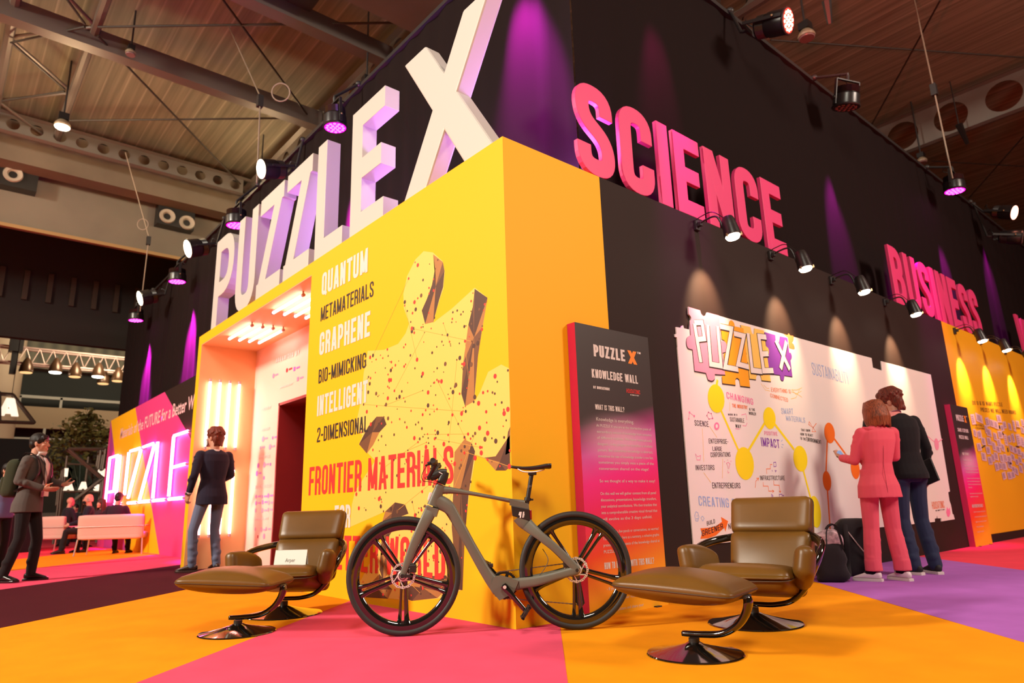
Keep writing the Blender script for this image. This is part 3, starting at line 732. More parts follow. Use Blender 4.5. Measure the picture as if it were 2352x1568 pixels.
# ---- printed figure and words on the yellow front
def front(px, py): return at_y(px, py, 0)
PALE = mat('pale_yellow_print', (.89, .56, .115), .5); B1 = mat('brown_print', (.088, .036, .024), .5); B2 = mat('tan_print', (.42, .175, .05), .5); B3 = mat('mid_brown_print', (.17, .068, .032), .5)
REDPR = mat('red_print', (.84, .035, .03), .5); DKPR = mat('dark_print', (.034, .020, .017), .55); WHPR = mat('white_print', (.70, .63, .60), .5)
LINE = mat('amber_line_print', (.72, .33, .05), .5)
def flat(pts, e): return [V((p.x, -e, p.z)) for p in pts]
Z6 = lambda x, y: (680+x*.29329, 540+y*.29329)
Z7 = lambda x, y: (680+x*.3252, 950+y*.3252)
sil = [Z6(*p) for p in ((1000, 125), (1072, 135), (1150, 205), (1165, 285), (1155, 420), (1120, 520), (1075, 685), (1220, 575), (1400, 410), (1500, 490), (1425, 945), (1398, 1300),
       (1440, 1230), (1505, 1070), (1607, 1012), (1668, 1042), (1678, 1400))] + [Z7(*p) for p in ((1512, 380), (1410, 400), (1330, 310), (1270, 290), (1225, 560), (1185, 900), (1176, 1240),
       (1060, 1300), (790, 1320), (680, 1305), (480, 1295), (430, 1230), (600, 900), (610, 760), (630, 690), (380, 800), (395, 640), (420, 540), (560, 330), (445, 215), (470, 150), (420, 120))] + \
      [Z6(*p) for p in ((480, 1430), (510, 1290), (530, 1080), (562, 905), (690, 897), (800, 850), (858, 768), (886, 690), (845, 572), (840, 460), (870, 320), (935, 190))]
figure = MB(); figure.k = 0
ptsW = flat([front(*p) for p in sil], .0006)
bmf = bmesh.new(); bmf.faces.new([bmf.verts.new(p) for p in ptsW]).normal_update(); bmesh.ops.triangulate(bmf, faces=bmf.faces[:])
bmf.verts.index_update()
figure.add([v.co for v in bmf.verts], [[v.index for v in f.verts][::-1] if f.normal.y > 0 else [v.index for v in f.verts] for f in bmf.faces]); bmf.free()
rnd = random.Random(4)
def inside(px, py):
    c = False; n = len(sil); j = n-1
    for i in range(n):
        (a, b), (d, e) = sil[i], sil[j]
        if (b > py) != (e > py) and px < (d-a)*(py-b)/(e-b)+a: c = not c
        j = i
    return c
def facet(zone, pts, fan, e=.0012):
    P = [front(*zone(*p)) for p in pts]; c = front(*zone(*fan)); n = len(P)
    for i in range(n):
        figure.k = rnd.choice((1, 2, 3, 1)); q = flat([c, P[i], P[(i+1) % n]], e)
        nrm = (q[1]-q[0]).cross(q[2]-q[0]); figure.add(q if nrm.y < 0 else q[::-1], [(0, 1, 2)])
facet(Z6, ((1075, 150), (1150, 210), (1163, 280), (1152, 405), (1120, 510), (1075, 680), (1012, 695), (985, 590), (1025, 500), (1065, 390), (1090, 260)), (1095, 400))
facet(Z6, ((1400, 420), (1500, 490), (1460, 720), (1425, 945), (1395, 1300), (1325, 1340), (1295, 1240), (1310, 1000), (1350, 700), (1385, 560)), (1395, 800))
facet(Z6, ((1660, 1540), (1678, 1500), (1678, 1700), (1640, 1720)), (1668, 1600))
facet(Z7, ((1330, 310), (1410, 300), (1510, 150), (1512, 375), (1480, 400), (1410, 400)), (1440, 340))
facet(Z7, ((1120, 270), (1190, 180), (1240, 205), (1265, 265), (1220, 560), (1190, 900), (1176, 1245), (1140, 1240), (1100, 800), (1110, 560)), (1165, 520))
facet(Z7, ((445, 215), (510, 90), (570, 20), (620, 20), (640, 75), (590, 130), (545, 220), (500, 280)), (540, 130))
facet(Z7, ((630, 690), (700, 625), (770, 640), (795, 705), (740, 725), (660, 860), (640, 980), (600, 1000), (610, 760)), (680, 700))
facet(Z7, ((480, 1250), (590, 1130), (640, 1200), (680, 1240), (650, 1305), (490, 1295)), (580, 1240))
facet(Z7, ((780, 1210), (850, 1150), (1060, 1140), (1080, 1180), (1040, 1260), (1000, 1300), (820, 1320), (790, 1310)), (900, 1230))
facet(Z7, ((600, 950), (640, 990), (655, 1120), (615, 1180), (590, 1100)), (620, 1060))
nodes = []
while len(nodes) < 460:
    px, py = rnd.uniform(815, 1172), rnd.uniform(580, 1375)
    if inside(px, py): nodes.append((px, py))
for i, (px, py) in enumerate(nodes):
    figure.k = rnd.choice((1, 4, 4, 3)) if py > 640 else rnd.choice((4, 3)); p = front(px, py); r = rnd.choice((.006, .008, .010, .013, .019))
    figure.add([(p.x+r*math.cos(g), -.0016-2.5e-6*i, p.z+r*math.sin(g)) for g in [2*pi*k/8 for k in range(8)]], [tuple(range(8))])
figure.k = 5
for i in range(64):
    a, b = rnd.choice(nodes), rnd.choice(nodes)
    if abs(a[0]-b[0])+abs(a[1]-b[1]) > 260: continue
    A, B = front(*a), front(*b); d = (B-A).normalized(); s = V((-d.z, 0, d.x))*.0016
    figure.add(flat([A-s, B-s, B+s, A+s], .0013+4e-6*i), [(0, 1, 2, 3)])
figure.build('printed_figure', [PALE, B1, B2, B3, REDPR, LINE], wf)
def words_on(name, text, b0, b1, t0, place, N, m, t=.15, w=.42, gap=.10, parent=None, e=.0022):
    p, q, r = place(*b0), place(*b1), place(*t0); mb = MB()
    letter_mesh(mb, text, p+V(N)*e, q-p, V((0, 0, (r-p).z)), N, t, w, gap); return mb.build(name, m, parent)
FN = (0, -1, 0)
for text, b0, b1, t0, m, t in (('QUANTUM', (739, 679), (844.5, 624), (740, 629), WHPR, .165), ('METAMATERIALS', (736.6, 738.5), (858, 680), (738.6, 706), DKPR, .125),
        ('GRAPHENE', (733.5, 817), (850, 771), (735.7, 765), WHPR, .165), ('BIO-MIMICKING', (731.6, 881), (841, 843.6), (733, 849), DKPR, .125),
        ('INTELLIGENT', (728.4, 956), (844, 923), (730.4, 910), WHPR, .165), ('2-DIMENSIONAL', (728, 1016), (845, 991), (729, 982.5), DKPR, .125),
        ('FRONTIER MATERIALS', (709, 1137.6), (1042, 1110), (711, 1073), REDPR, .14), ('FOR', (768, 1212), (804.5, 1211), (769.4, 1160.7), WHPR, .165),
        ('BETTER WORLD', (752, 1305), (1023, 1331.5), (753, 1229), REDPR, .145)):
    words_on('lettering', text, b0, b1, t0, front, FN, m, t, parent=wf)
# sponsor print on the alcove wall
AW = bpy.data.objects['wall_alcove']; LOGO = [mat('logo_red', (.55, .03, .05), .5), mat('logo_violet', (.35, .12, .55), .5), mat('logo_pink', (.80, .25, .45), .5)]
back = lambda px, py: at_y(px, py, YB-.004)
words_on('lettering', 'ORGANIZED BY', (634, 833), (687.5, 814), (634, 823), back, FN, WHPR, .22, .5, .2, AW)
words_on('lettering', 'POWERED BY', (599, 945), (622, 938), (599, 938), back, FN, WHPR, .22, .5, .2, AW)
words_on('lettering', 'PARTNERS', (600, 991), (619, 986), (600, 985), back, FN, WHPR, .22, .5, .2, AW)
words_on('lettering', 'SUPPORTERS', (593, 1054), (620, 1050), (593, 1047), back, FN, WHPR, .22, .5, .2, AW)
words_on('lettering', 'MEDIA PARTNERS', (585, 1122), (622, 1118), (585, 1115), back, FN, WHPR, .22, .5, .2, AW)
words_on('lettering', 'TECHNOLOGY', (584, 1196), (616, 1193), (584, 1190), back, FN, WHPR, .22, .5, .2, AW)
words_on('lettering', 'SUPPORTED BY', (643, 893), (672, 883), (643, 888), back, FN, WHPR, .22, .5, .2, AW)
lg = MB(); rl = random.Random(9)
for (x, y) in ((659, 850), (676, 847), (684, 870), (628, 863), (604, 1008), (626, 1005), (598, 1028), (620, 1026), (593, 1069), (607, 1067), (621, 1066), (590, 1087), (606, 1097), (588, 1140), (602, 1140), (616, 1138), (588, 1155), (603, 1153), (617, 1154), (587, 1172), (602, 1172), (616, 1170), (586, 1215), (600, 1216), (611, 1214), (592, 1232), (606, 1231)):
    p = back(x, y); lg.k = 0 if x in (659, 592) else rl.choice((1, 2, 2)); r =  rl.uniform(.026, .046); k = rl.choice((4, 10, 10))
    lg.add([(p.x+r*1.1*math.cos(g), p.y, p.z+r*math.sin(g)) for g in [2*pi*(i+.5)/k for i in range(k)]], [tuple(range(k))])
    if rl.random() < .7: lg.add([(p.x+.07, p.y, p.z-.014), (p.x+.19, p.y, p.z-.014), (p.x+.19, p.y, p.z+.012), (p.x+.07, p.y, p.z+.012)], [(0, 1, 2, 3)])
lg.build('sponsor_logo', LOGO, AW)
p = at_x(445.5, 1096, OL); s = tag(MB().box((OL, p.y-.05, p.z-.04), (OL+.025, p.y+.05, p.z+.04)).build('wall_socket', WHITE, bevel=.004), 'small white socket box on the alcove side wall by the man in navy', 'socket')
MB().cyl((OL+.025, p.y-.022, p.z), (OL+.028, p.y-.022, p.z), .015, n=10).cyl((OL+.025, p.y+.022, p.z), (OL+.028, p.y+.022, p.z), .015, n=10).build('outlet', BLACKP, s)

# ---- neon tubes
GLOWA = mat('alcove_tube_glow', (1, .8, .8), .4, emit=(1., .46, .45), estr=13)
GLOWN = mat('pink_tube_glow', (1, .5, .7), .4, emit=(1., .11, .30), estr=26)
ENDC = mat('tube_end', (.55, .35, .38), .4)
def tube_light(a, b, out, lab, group, m, r=.019, so=.05, name='tube_light'):
    a, b, out = V(a), V(b), V(out); t = (b-a).normalized(); root = empty(name, a, 0, lab, 'tube light', group)
    A, B = a-a+out*so, b-a+out*so
    MB().cyl(A+t*.04, B-t*.04, r, n=10).build('glass_tube', m, root, smooth=True)
    for p, s in ((A, 1), (B, -1)): MB().cyl(p, p+t*s*.045, r*1.15, n=10).cyl(p+t*s*.02, p+t*s*.02-out*so, r*.6, n=8).build('end_cap', ENDC, root, smooth=True)
    return root
GA_ = 'tube lights on the alcove side wall'; GC_ = 'tube lights on the alcove ceiling'
ordn = ('nearest the opening', 'second from the opening', 'third from the opening', 'nearest the back corner')
for i, y in enumerate((.16, .31, .46, .61)):
    tube_light((OL, y, 1.76), (OL, y, 2.86), (1, 0, 0), 'upright tube light of the upper four on the alcove wall, ' + ordn[i], GA_, GLOWA)
    tube_light((OL, y, .45), (OL, y, 1.50), (1, 0, 0), 'upright tube light of the lower four on the alcove wall, ' + ordn[i], GA_, GLOWA)
    tube_light((-6.72, y, 3.40), (-5.72, y, 3.40), (0, 0, -1), 'ceiling tube light of the far four in the alcove, ' + ordn[i], GC_, GLOWA)
    tube_light((-5.00, y, 3.40), (-4.00, y, 3.40), (0, 0, -1), 'ceiling tube light of the four beside the yellow front, ' + ordn[i], GC_, GLOWA)
Z4 = lambda x, y: at_y(240+x*.19126, 880+y*.19133, YB-.06)
neon = (('P', 'letter P, leftmost', (((65, 900), (10, 1430)), ((65, 895), (160, 865)), ((155, 870), (112, 1290)), ((38, 1308), (110, 1296)))),
        ('U', 'letter U', (((190, 865), (130, 1425)), ((122, 1447), (190, 1443)), ((293, 830), (240, 1340)))),
        ('Z', 'first letter Z', (((315, 812), (425, 778)), ((440, 790), (283, 1375)), ((282, 1437), (372, 1430)))),
        ('Z', 'second letter Z', (((468, 765), (585, 722)), ((602, 730), (422, 1392)), ((415, 1425), (535, 1412)))),
        ('L', 'letter L', (((640, 705), (580, 1378)), ((582, 1408), (715, 1396)))),
        ('E', 'letter E, rightmost', (((832, 640), (772, 1355)), ((840, 628), (1000, 575)), ((820, 1008), (965, 968)), ((775, 1390), (930, 1376)))))
for ch, w_, segs in neon:
    p0 = Z4(*segs[0][0]); root = empty('neon_letter', (p0.x, YB-.004, p0.z), 0, 'pink neon tube %s on the slanted-colour wall' % w_, 'neon letter', 'pink neon letters on the left wing wall')
    for a, b in segs:
        A = Z4(*a)-root.location; B = Z4(*b)-root.location
        MB().cyl(A, B, .032, n=8).build('glass_tube', GLOWN, root, smooth=True)
        for q in (A, B): MB().cyl(q, (q.x, 0, q.z), .02, n=6).build('end_cap', ENDC, root)

# ---- standing info panels
def panel_mat():
    m = mat('panel_gradient', (.1, .1, .1), .5); nt = m.node_tree; b = nt.nodes['Principled BSDF']
    tc = nt.nodes.new('ShaderNodeTexCoord'); sp = nt.nodes.new('ShaderNodeSeparateXYZ'); nt.links.new(tc.outputs['Generated'], sp.inputs[0])
    # tilt the bands a little: z + .1*y
    ad = nt.nodes.new('ShaderNodeMath'); ad.operation = 'MULTIPLY_ADD'; ad.inputs[1].default_value = -.10; nt.links.new(sp.outputs['Y'], ad.inputs[0]); nt.links.new(sp.outputs['Z'], ad.inputs[2])
    r = nt.nodes.new('ShaderNodeValToRGB'); el = r.color_ramp.elements
    el[0].position = 0; el[0].color = (.88, .40, .01, 1); el[1].position = .90; el[1].color = (.032, .022, .02, 1)
    for p, c in ((.05, (.86, .30, .01)), (.18, (.82, .06, .015)), (.32, (.84, .015, .12)), (.42, (.84, .018, .25)), (.52, (.60, .09, .38)), (.57, (.30, .035, .16)), (.63, (.035, .022, .022))):
        e = el.new(p); e.color = (*c, 1)
    nt.links.new(ad.outputs[0], r.inputs['Fac'])
    # pale round bloom of the print
    mp = nt.nodes.new('ShaderNodeVectorMath'); mp.operation = 'SUBTRACT'; mp.inputs[1].default_value = (.5, .52, .585); nt.links.new(tc.outputs['Generated'], mp.inputs[0])
    sc = nt.nodes.new('ShaderNodeVectorMath'); sc.operation = 'MULTIPLY'; sc.inputs[1].default_value = (0, 1.5, 8.5); nt.links.new(mp.outputs[0], sc.inputs[0])
    ln = nt.nodes.new('ShaderNodeVectorMath'); ln.operation = 'LENGTH'; nt.links.new(sc.outputs[0], ln.inputs[0])
    r2 = nt.nodes.new('ShaderNodeValToRGB'); r2.color_ramp.elements[0].color = (.8, .8, .8, 1); r2.color_ramp.elements[1].color = (0, 0, 0, 1); r2.color_ramp.elements[1].position = 1.; r2.color_ramp.interpolation = 'EASE'
    nt.links.new(ln.outputs['Value'], r2.inputs['Fac'])
    mx = nt.nodes.new('ShaderNodeMix'); mx.data_type = 'RGBA'; nt.links.new(r2.outputs['Color'], mx.inputs[0]); nt.links.new(r.outputs['Color'], mx.inputs[6]); mx.inputs[7].default_value = (.74, .40, .55, 1)
    nt.links.new(mx.outputs[2], b.inputs['Base Color']); return m
PM = panel_mat(); SIDE = mat('panel_side_pink', (.78, .03, .16), .5); OPR = mat('orange_print', (.86, .25, .02), .5); YPR = mat('yellow_print', (.85, .60, .02), .5)
def info_panel(y0, y1, h, label, title, sub, h2, paras, q2):
    w = y1-y0; D = .085
    root = empty('info_panel', (0, y0, 0), 0, label, 'info panel', 'gradient info panels against the right wall')
    b = MB(); b.k = 1; b.box((.004, 0, 0), (D, w, h)); b.k = 0; b.quad((D+.0006, 0, 0), (D+.0006, w, 0), (D+.0006, w, h), (D+.0006, 0, h)); b.build('board', [PM, SIDE], root)
    N = V((1, 0, 0)); X = D+.0015
    def cap(t, u0, u1, v, hh, m, th=.16): mb = MB(); letter_mesh(mb, t, (X, u0*w, v*h), (0, (u1-u0)*w, 0), (0, 0, hh*h), N, th, .42, .09); mb.build('lettering', m, root)
    cap('PUZZLE', .22, .64, .885, .045, WHPR, .19)
    mb = MB(); st, tw = lay('X', .24, .5); 
    for i, (v0, m) in enumerate(((0, YPR), (.5, OPR))): pass
    letter_mesh(mb, 'X', (X, .68*w, .880*h), (0, .13*w, 0), (0, 0, .052*h), N, .19, .52, 0); mb.build('lettering', OPR, root)
    cap('TM', .82, .87, .925, .008, WHPR, .2)
    for i, s in enumerate(title): cap(s, .18, .80 if len(s) > 12 else .72, .805-.052*i, .032 if len(title) == 1 else .026, WHPR, .17)
    v = .765 if len(title) == 1 else .71
    if sub:
        cap(sub, .19, .40, v, .010, WHPR, .22)
        mb = MB(); letter_mesh(mb, 'HOUSATONIC', (X, .63*w, v*h), (0, .19*w, .0), (0, 0, .016*h), N, .11, .5, .14); mb.build('lettering', REDPR, root)
        cap('WE MAKE IT EASY', .68, .80, v-.008, .004, WHPR, .2)
    cap(h2, .20, .58, v-.075, .019, WHPR, .16)
    v -= .115
    for i, s in enumerate(paras):
        if s: body_text('lettering', s, (X, .20*w, v*h), (0, (.50 if i == 0 else .74 if len(s) > 38 else .02*len(s))*w, 0), (0, 0, (.0135 if i == 0 else .0105)*h), WHPR, root)
        v -= .0215
    v -= .03
    cap(q2, .20, .84, v, .022, WHPR, .16)
    for i, s in enumerate(('- Stand in front of the wall and think about it...', '- If you have any comment or analysis, feel free to', '  suggest it to our visual artist in the room', '- Take a picture and share your', '  analysis with your network')):
        v -= .034; body_text('lettering', s, (X, .21*w, v*h), (0, .0145*len(s)*w, 0), (0, 0, .0105*h), WHPR, root)
    for s in (.15, w-.15): MB().box((.004, s-.03, -.0), (D+.03, s+.03, .008)).build('foot', DARK, root)
    return root
info_panel(.605, 1.495, 2.145, 'nearer gradient info panel headed KNOWLEDGE WALL behind the bicycle', ['KNOWLEDGE WALL'], 'BY HOUSATONIC', 'WHAT IS THIS WALL?',
  ['Knowledge is everything.', 'At PUZZLE X you are at the intersection point of', 'extraordinary amount of knowledge from scenarios', 'of different realities. We have meticulously', 'designed a 3-day program to crystallize a wholistic',
   'picture. But sometimes knowledge is abstract,', 'sometimes the rate of knowledge transfer is too fast,', 'sometimes you simply miss a piece of the', 'conversation shared on the stage!', '', 'So we thought of a way to make it easy!', '',
   'On this wall we will gather content from all panel', 'discussions, presentations, knowledge transfers,', 'your analytical contributions. We then translate that', 'into a comprehensible creative visual thread that', 'will evolve as the 3 days unfold.', '',
   'If you missed a few panels or conversations, no worries!', 'You will see them here as a summary, a cohesive graphic', 'presentation and a piece of the knowledge shared at', 'PUZZLE X.'], 'HOW TO INTERACT WITH THIS WALL?')
info_panel(8.835, 9.63, 2.115, 'farther gradient info panel at the start of the far yellow wall', ['SHARE & EXPLORE', 'PUZZLE WALL'], None, 'WHAT IS THIS WALL?',
  ['Knowledge is everything we share.', 'Curious?', 'This is the wall where every visitor can leave a note', 'to connect with the people of the community and', 'share questions, ideas and open challenges', '', 'Choose a card, write what you are looking for and', 'pin it on the wall beside the matching piece so', 'that the others can find you and answer during',
   'the event.', '', 'Every evening we collect the answers and put them', 'together in one picture', ''], 'HOW TO INTERACT WITH THIS WALL?')
# ================================================================ DRAWN MURAL BOARD
BOARD = mat('white_board', (.82, .78, .76), .4)
bx = lambda px, py: at_x(px, py, .014)
Z7b = lambda x, y: (1530+x*.19137, 680+y*.19133)
Z8b = lambda x, y: (1560+x*.2551, 880+y*.2551)
def onb(pts, e): return [V((.014+e, p.y, p.z)) for p in [bx(*q) for q in pts]]
def face_on(mb, pts, e):
    P = onb(pts, e); bm_ = bmesh.new(); bm_.faces.new([bm_.verts.new(p) for p in P]).normal_update(); bmesh.ops.triangulate(bm_, faces=bm_.faces[:]); bm_.verts.index_update()
    mb.add([v.co for v in bm_.verts], [[v.index for v in f.verts] if f.normal.x > 0 else [v.index for v in f.verts][::-1] for f in bm_.faces]); bm_.free()
tl = [Z7b(*p) for p in ((262, 128), (405, 170), (420, 215), (450, 240), (480, 230), (493, 195), (1415, 455), (2247, 684))]
out = tl + [(2002, 822), (2005, 844), (2026, 851), (2023.5, 829), (2138, 860), (2182, 1128), (2178, 1130), (2181, 1150), (2184, 1158), (2188, 1180), (2190, 1181), (2193, 1192), (2162.5, 1197), (2162, 1190), (2154, 1190), (2152, 1183), (2151, 1190), (2147, 1191), (2147.5, 1198), (2120, 1201), (1593, 1253)] + \
      [Z7b(*p) for p in ((137, 615), (140, 608), (130, 495), (108, 488), (106, 455), (125, 452), (118, 370), (180, 380), (190, 355), (205, 350), (215, 385), (283, 402), (287, 300), (297, 270), (290, 240), (268, 215))]
board = empty('mural_board', (0, 0, 0), 0, 'large white board covered with coloured molecule drawings and handwriting', 'board')
mb = MB(); P = [V((.014, p.y, p.z)) for p in [at_x(*q, .014) for q in out]]
bm_ = bmesh.new(); f = bm_.faces.new([bm_.verts.new(p) for p in P]); f.normal_update(); r_ = bmesh.ops.extrude_face_region(bm_, geom=[f])
for v in [g for g in r_['geom'] if isinstance(g, bmesh.types.BMVert)]: v.co.x = .003
bmesh.ops.recalc_face_normals(bm_, faces=bm_.faces[:]); me = bpy.data.meshes.new('panel'); bm_.to_mesh(me); bm_.free(); me.materials.append(BOARD)
po = bpy.data.objects.new('panel', me); COL.objects.link(po); po.parent = board
INK = mat('black_ink', (.03, .018, .02), .5); YI = mat('yellow_ink', (.90, .74, .006), .5); OI = mat('orange_ink', (.86, .17, .01), .5); PI_ = mat('pink_ink', (.84, .22, .42), .5)
BI = mat('blue_ink', (.34, .48, .78), .5); VI = mat('violet_ink', (.22, .05, .42), .5); LPK = mat('light_pink_ink', (.80, .31, .45), .5); LY = mat('light_yellow_ink', (.88, .58, .12), .5); GO = mat('gold_ink', (.88, .38, .01), .5); DPK = mat('deep_pink_ink', (.86, .25, .36), .5); WI = mat('white_ink', (.82, .76, .74), .5)
def knobs(pts, lim=14):
    # round the short runs of an outline (the knobs and sockets), keep the long edges straight
    n = len(pts); out = []; L = [math.hypot(pts[(i+1) % n][0]-pts[i][0], pts[(i+1) % n][1]-pts[i][1]) for i in range(n)]
    for i in range(n):
        a, b, c, d = [V((*pts[(i+k) % n], 0)) for k in (-1, 0, 1, 2)]; out.append((b.x, b.y))
        if L[i] < lim and (L[i-1] < lim or L[(i+1) % n] < lim):
            if L[i-1] >= lim: a = b
            if L[(i+1) % n] >= lim: d = c
            for t in (.25, .5, .75): q = .5*((2*b)+(c-a)*t+(2*a-5*b+4*c-d)*t*t+(3*b-a-3*c+d)*t**3); out.append((q.x, q.y))
    return out
def piece(name, pts, m, e, edge=3.2):
    pts = knobs(pts)
    a = MB(); a.k = 0; face_on(a, pts, e+.0006)
    # dark drawn outline: a widened copy underneath
    cx = sum(p[0] for p in pts)/len(pts); cy = sum(p[1] for p in pts)/len(pts)
    a.k = 1; face_on(a, [(cx+(x-cx)*1.02-.4, cy+(y-cy)*1.015+edge*.5) for x, y in pts], e); a.build(name, [m, INK], board)
piece('puzzle_piece', [Z7b(*p) for p in ((1180, 430), (1310, 465), (1315, 520), (1335, 555), (1355, 545), (1365, 480), (1455, 500), (1478, 680), (1495, 680), (1508, 720), (1502, 750), (1492, 760), (1515, 965), (1420, 950), (1412, 1000), (1395, 1012), (1375, 995), (1365, 945), (1240, 930))], VI, .0004)
piece('puzzle_piece', [Z7b(*p) for p in ((892, 345), (1010, 370), (1025, 430), (1040, 455), (1052, 445), (1055, 385), (1170, 412), (1195, 600), (1225, 630), (1230, 690), (1210, 710), (1255, 1022), (1145, 1010), (1130, 950), (1105, 930), (1085, 950), (1078, 1000), (1000, 990), (980, 790), (945, 790), (925, 745), (940, 705), (965, 700))], LY, .0012)
piece('puzzle_piece', [Z7b(*p) for p in ((650, 325), (750, 345), (760, 300), (785, 292), (812, 320), (822, 362), (925, 385), (1005, 1090), (888, 1075), (875, 1000), (848, 980), (828, 1005), (832, 1065), (675, 1045), (668, 960), (700, 940), (690, 700), (730, 600), (690, 525), (668, 520))], GO, .0020)
piece('puzzle_piece', [Z7b(*p) for p in ((262, 128), (405, 170), (420, 215), (450, 240), (480, 230), (493, 195), (632, 232), (655, 540), (700, 545), (725, 590), (715, 660), (672, 680), (705, 942), (580, 935), (578, 990), (545, 1015), (500, 1000), (475, 920), (340, 895), (315, 640), (260, 620), (242, 550), (255, 490), (292, 470), (280, 300), (297, 270), (290, 240), (268, 215))], LPK, .0028)
piece('puzzle_piece', [Z7b(*p) for p in ((1412, 455), (1455, 465), (1470, 445), (1488, 470), (1528, 480), (1525, 535), (1512, 560), (1530, 580), (1540, 635), (1480, 625), (1465, 500))], mat('peach_ink', (.86, .26, .08), .5), .0004, 0)
def stroke_px(mb, pts, wpx, e, closed=False):
    # a pen stroke of pixel-given width on the board plane
    P = onb(pts, e); h = (at_x(pts[0][0], pts[0][1]-wpx/2, .014)-at_x(pts[0][0], pts[0][1]+wpx/2, .014)).length/2
    if closed: P = P+[P[0]]
    Lf, Rt = ribbon([(p.y, p.z) for p in P], h*2, False)
    for k in range(len(P)-1): mb.add([(.014+e, *Rt[k]), (.014+e, *Rt[k+1]), (.014+e, *Lf[k+1]), (.014+e, *Lf[k])], [(0, 1, 2, 3)])
def pen(name, strokes, w_, m, e=.0036):
    mb = MB()
    for i, s in enumerate(strokes):
        stroke_px(mb, s, w_, e+.00015*(i % 4))
        if name == 'pen_line': mb.build(name, m, board); mb = MB()
    if mb.v: mb.build(name, m, board)
SK = [((315, 305), (315, 305)),]
lt = {'P': [(335, 320), (420, 795)], }
title = [[(335, 330), (412, 795)], [(335, 318), (425, 318), (455, 510), (370, 520)], [(492, 345), (530, 815), (655, 838), (612, 362)], [(642, 362), (780, 392), (702, 850), (860, 880)],
         [(808, 448), (928, 478), (858, 815), (988, 850)], [(978, 445), (1028, 890), (1145, 905)], [(1195, 492), (1108, 482), (1165, 895), (1282, 893)], [(1130, 695), (1220, 690)], [(1310, 530), (1480, 880)], [(1438, 545), (1370, 872)]]
tp = [[Z7b(*p) for p in s] for s in title]
pen('lettering', [[(x+.5, y+1) for x, y in s] for s in tp], 15, INK, .0040)
pen('lettering', tp, 11.2, WI, .0050)
def disc(mb, cx, cy, rx, ry, e, rot=0):
    n = 22; mb_pts = []
    for k in range(n):
        g = 2*pi*k/n; a, b = rx*math.cos(g), ry*math.sin(g); c, s = math.cos(rot), math.sin(rot); mb_pts.append((cx+a*c-b*s, cy+a*s+b*c))
    face_on(mb, mb_pts, e)
def node_chain(name, discs, bars, m, w_):
    mb = MB()
    for i, s in enumerate(bars): stroke_px(mb, s, w_, .0006+.0002*i)
    for (cx, cy, rx, ry) in discs: disc(mb, cx, cy, rx, ry, .0022, -.12)
    mb.build(name, m, board)
node_chain('yellow_molecule', [(1644.5, 915, 19, 33), (1710, 1064, 21, 38), (1767, 960, 14, 25.5), (1838, 1053, 16, 30), (1872, 1175, 13, 37)],
           [[(1648, 872), (1644, 895)], [(1655, 940), (1697, 1036)], [(1718, 1036), (1757, 970)], [(1778, 972), (1824, 1032)], [(1845, 1080), (1866, 1160)]], YI, 7)
node_chain('orange_molecule', [(1905, 994, 12, 24), (1899, 1104, 9.5, 23), (1964, 1076, 10, 24)], [[(1900, 1010), (1897, 1090)], [(1915, 1006), (1955, 1060)], [(1966, 1060), (1982, 1030)], [(1900, 1120), (1907, 1222)]], OI, 6)
node_chain('pink_molecule', [(2116, 990, 6, 16), (2151, 1020, 5, 14)], [[(2119, 992), (2150, 1018)], [(2151, 1018), (2164, 1008)]], LPK, 2.5)
node_chain('pink_molecule', [(2112, 1145, 5, 14)], [], LPK, 2.5)
def hand(text, b0, b1, t0, m, t=.11, w=.5, gap=.16, e=.0012):
    p, q, r = bx(*b0), bx(*b1), bx(*t0); mb = MB(); rr = random.Random(text)
    letter_mesh(mb, text, p+V((e, 0, 0)), q-p, V((0, 0, (r-p).z)), (1, 0, 0), t, w, gap); mb.build('lettering', m, board)
Zb = Z8b
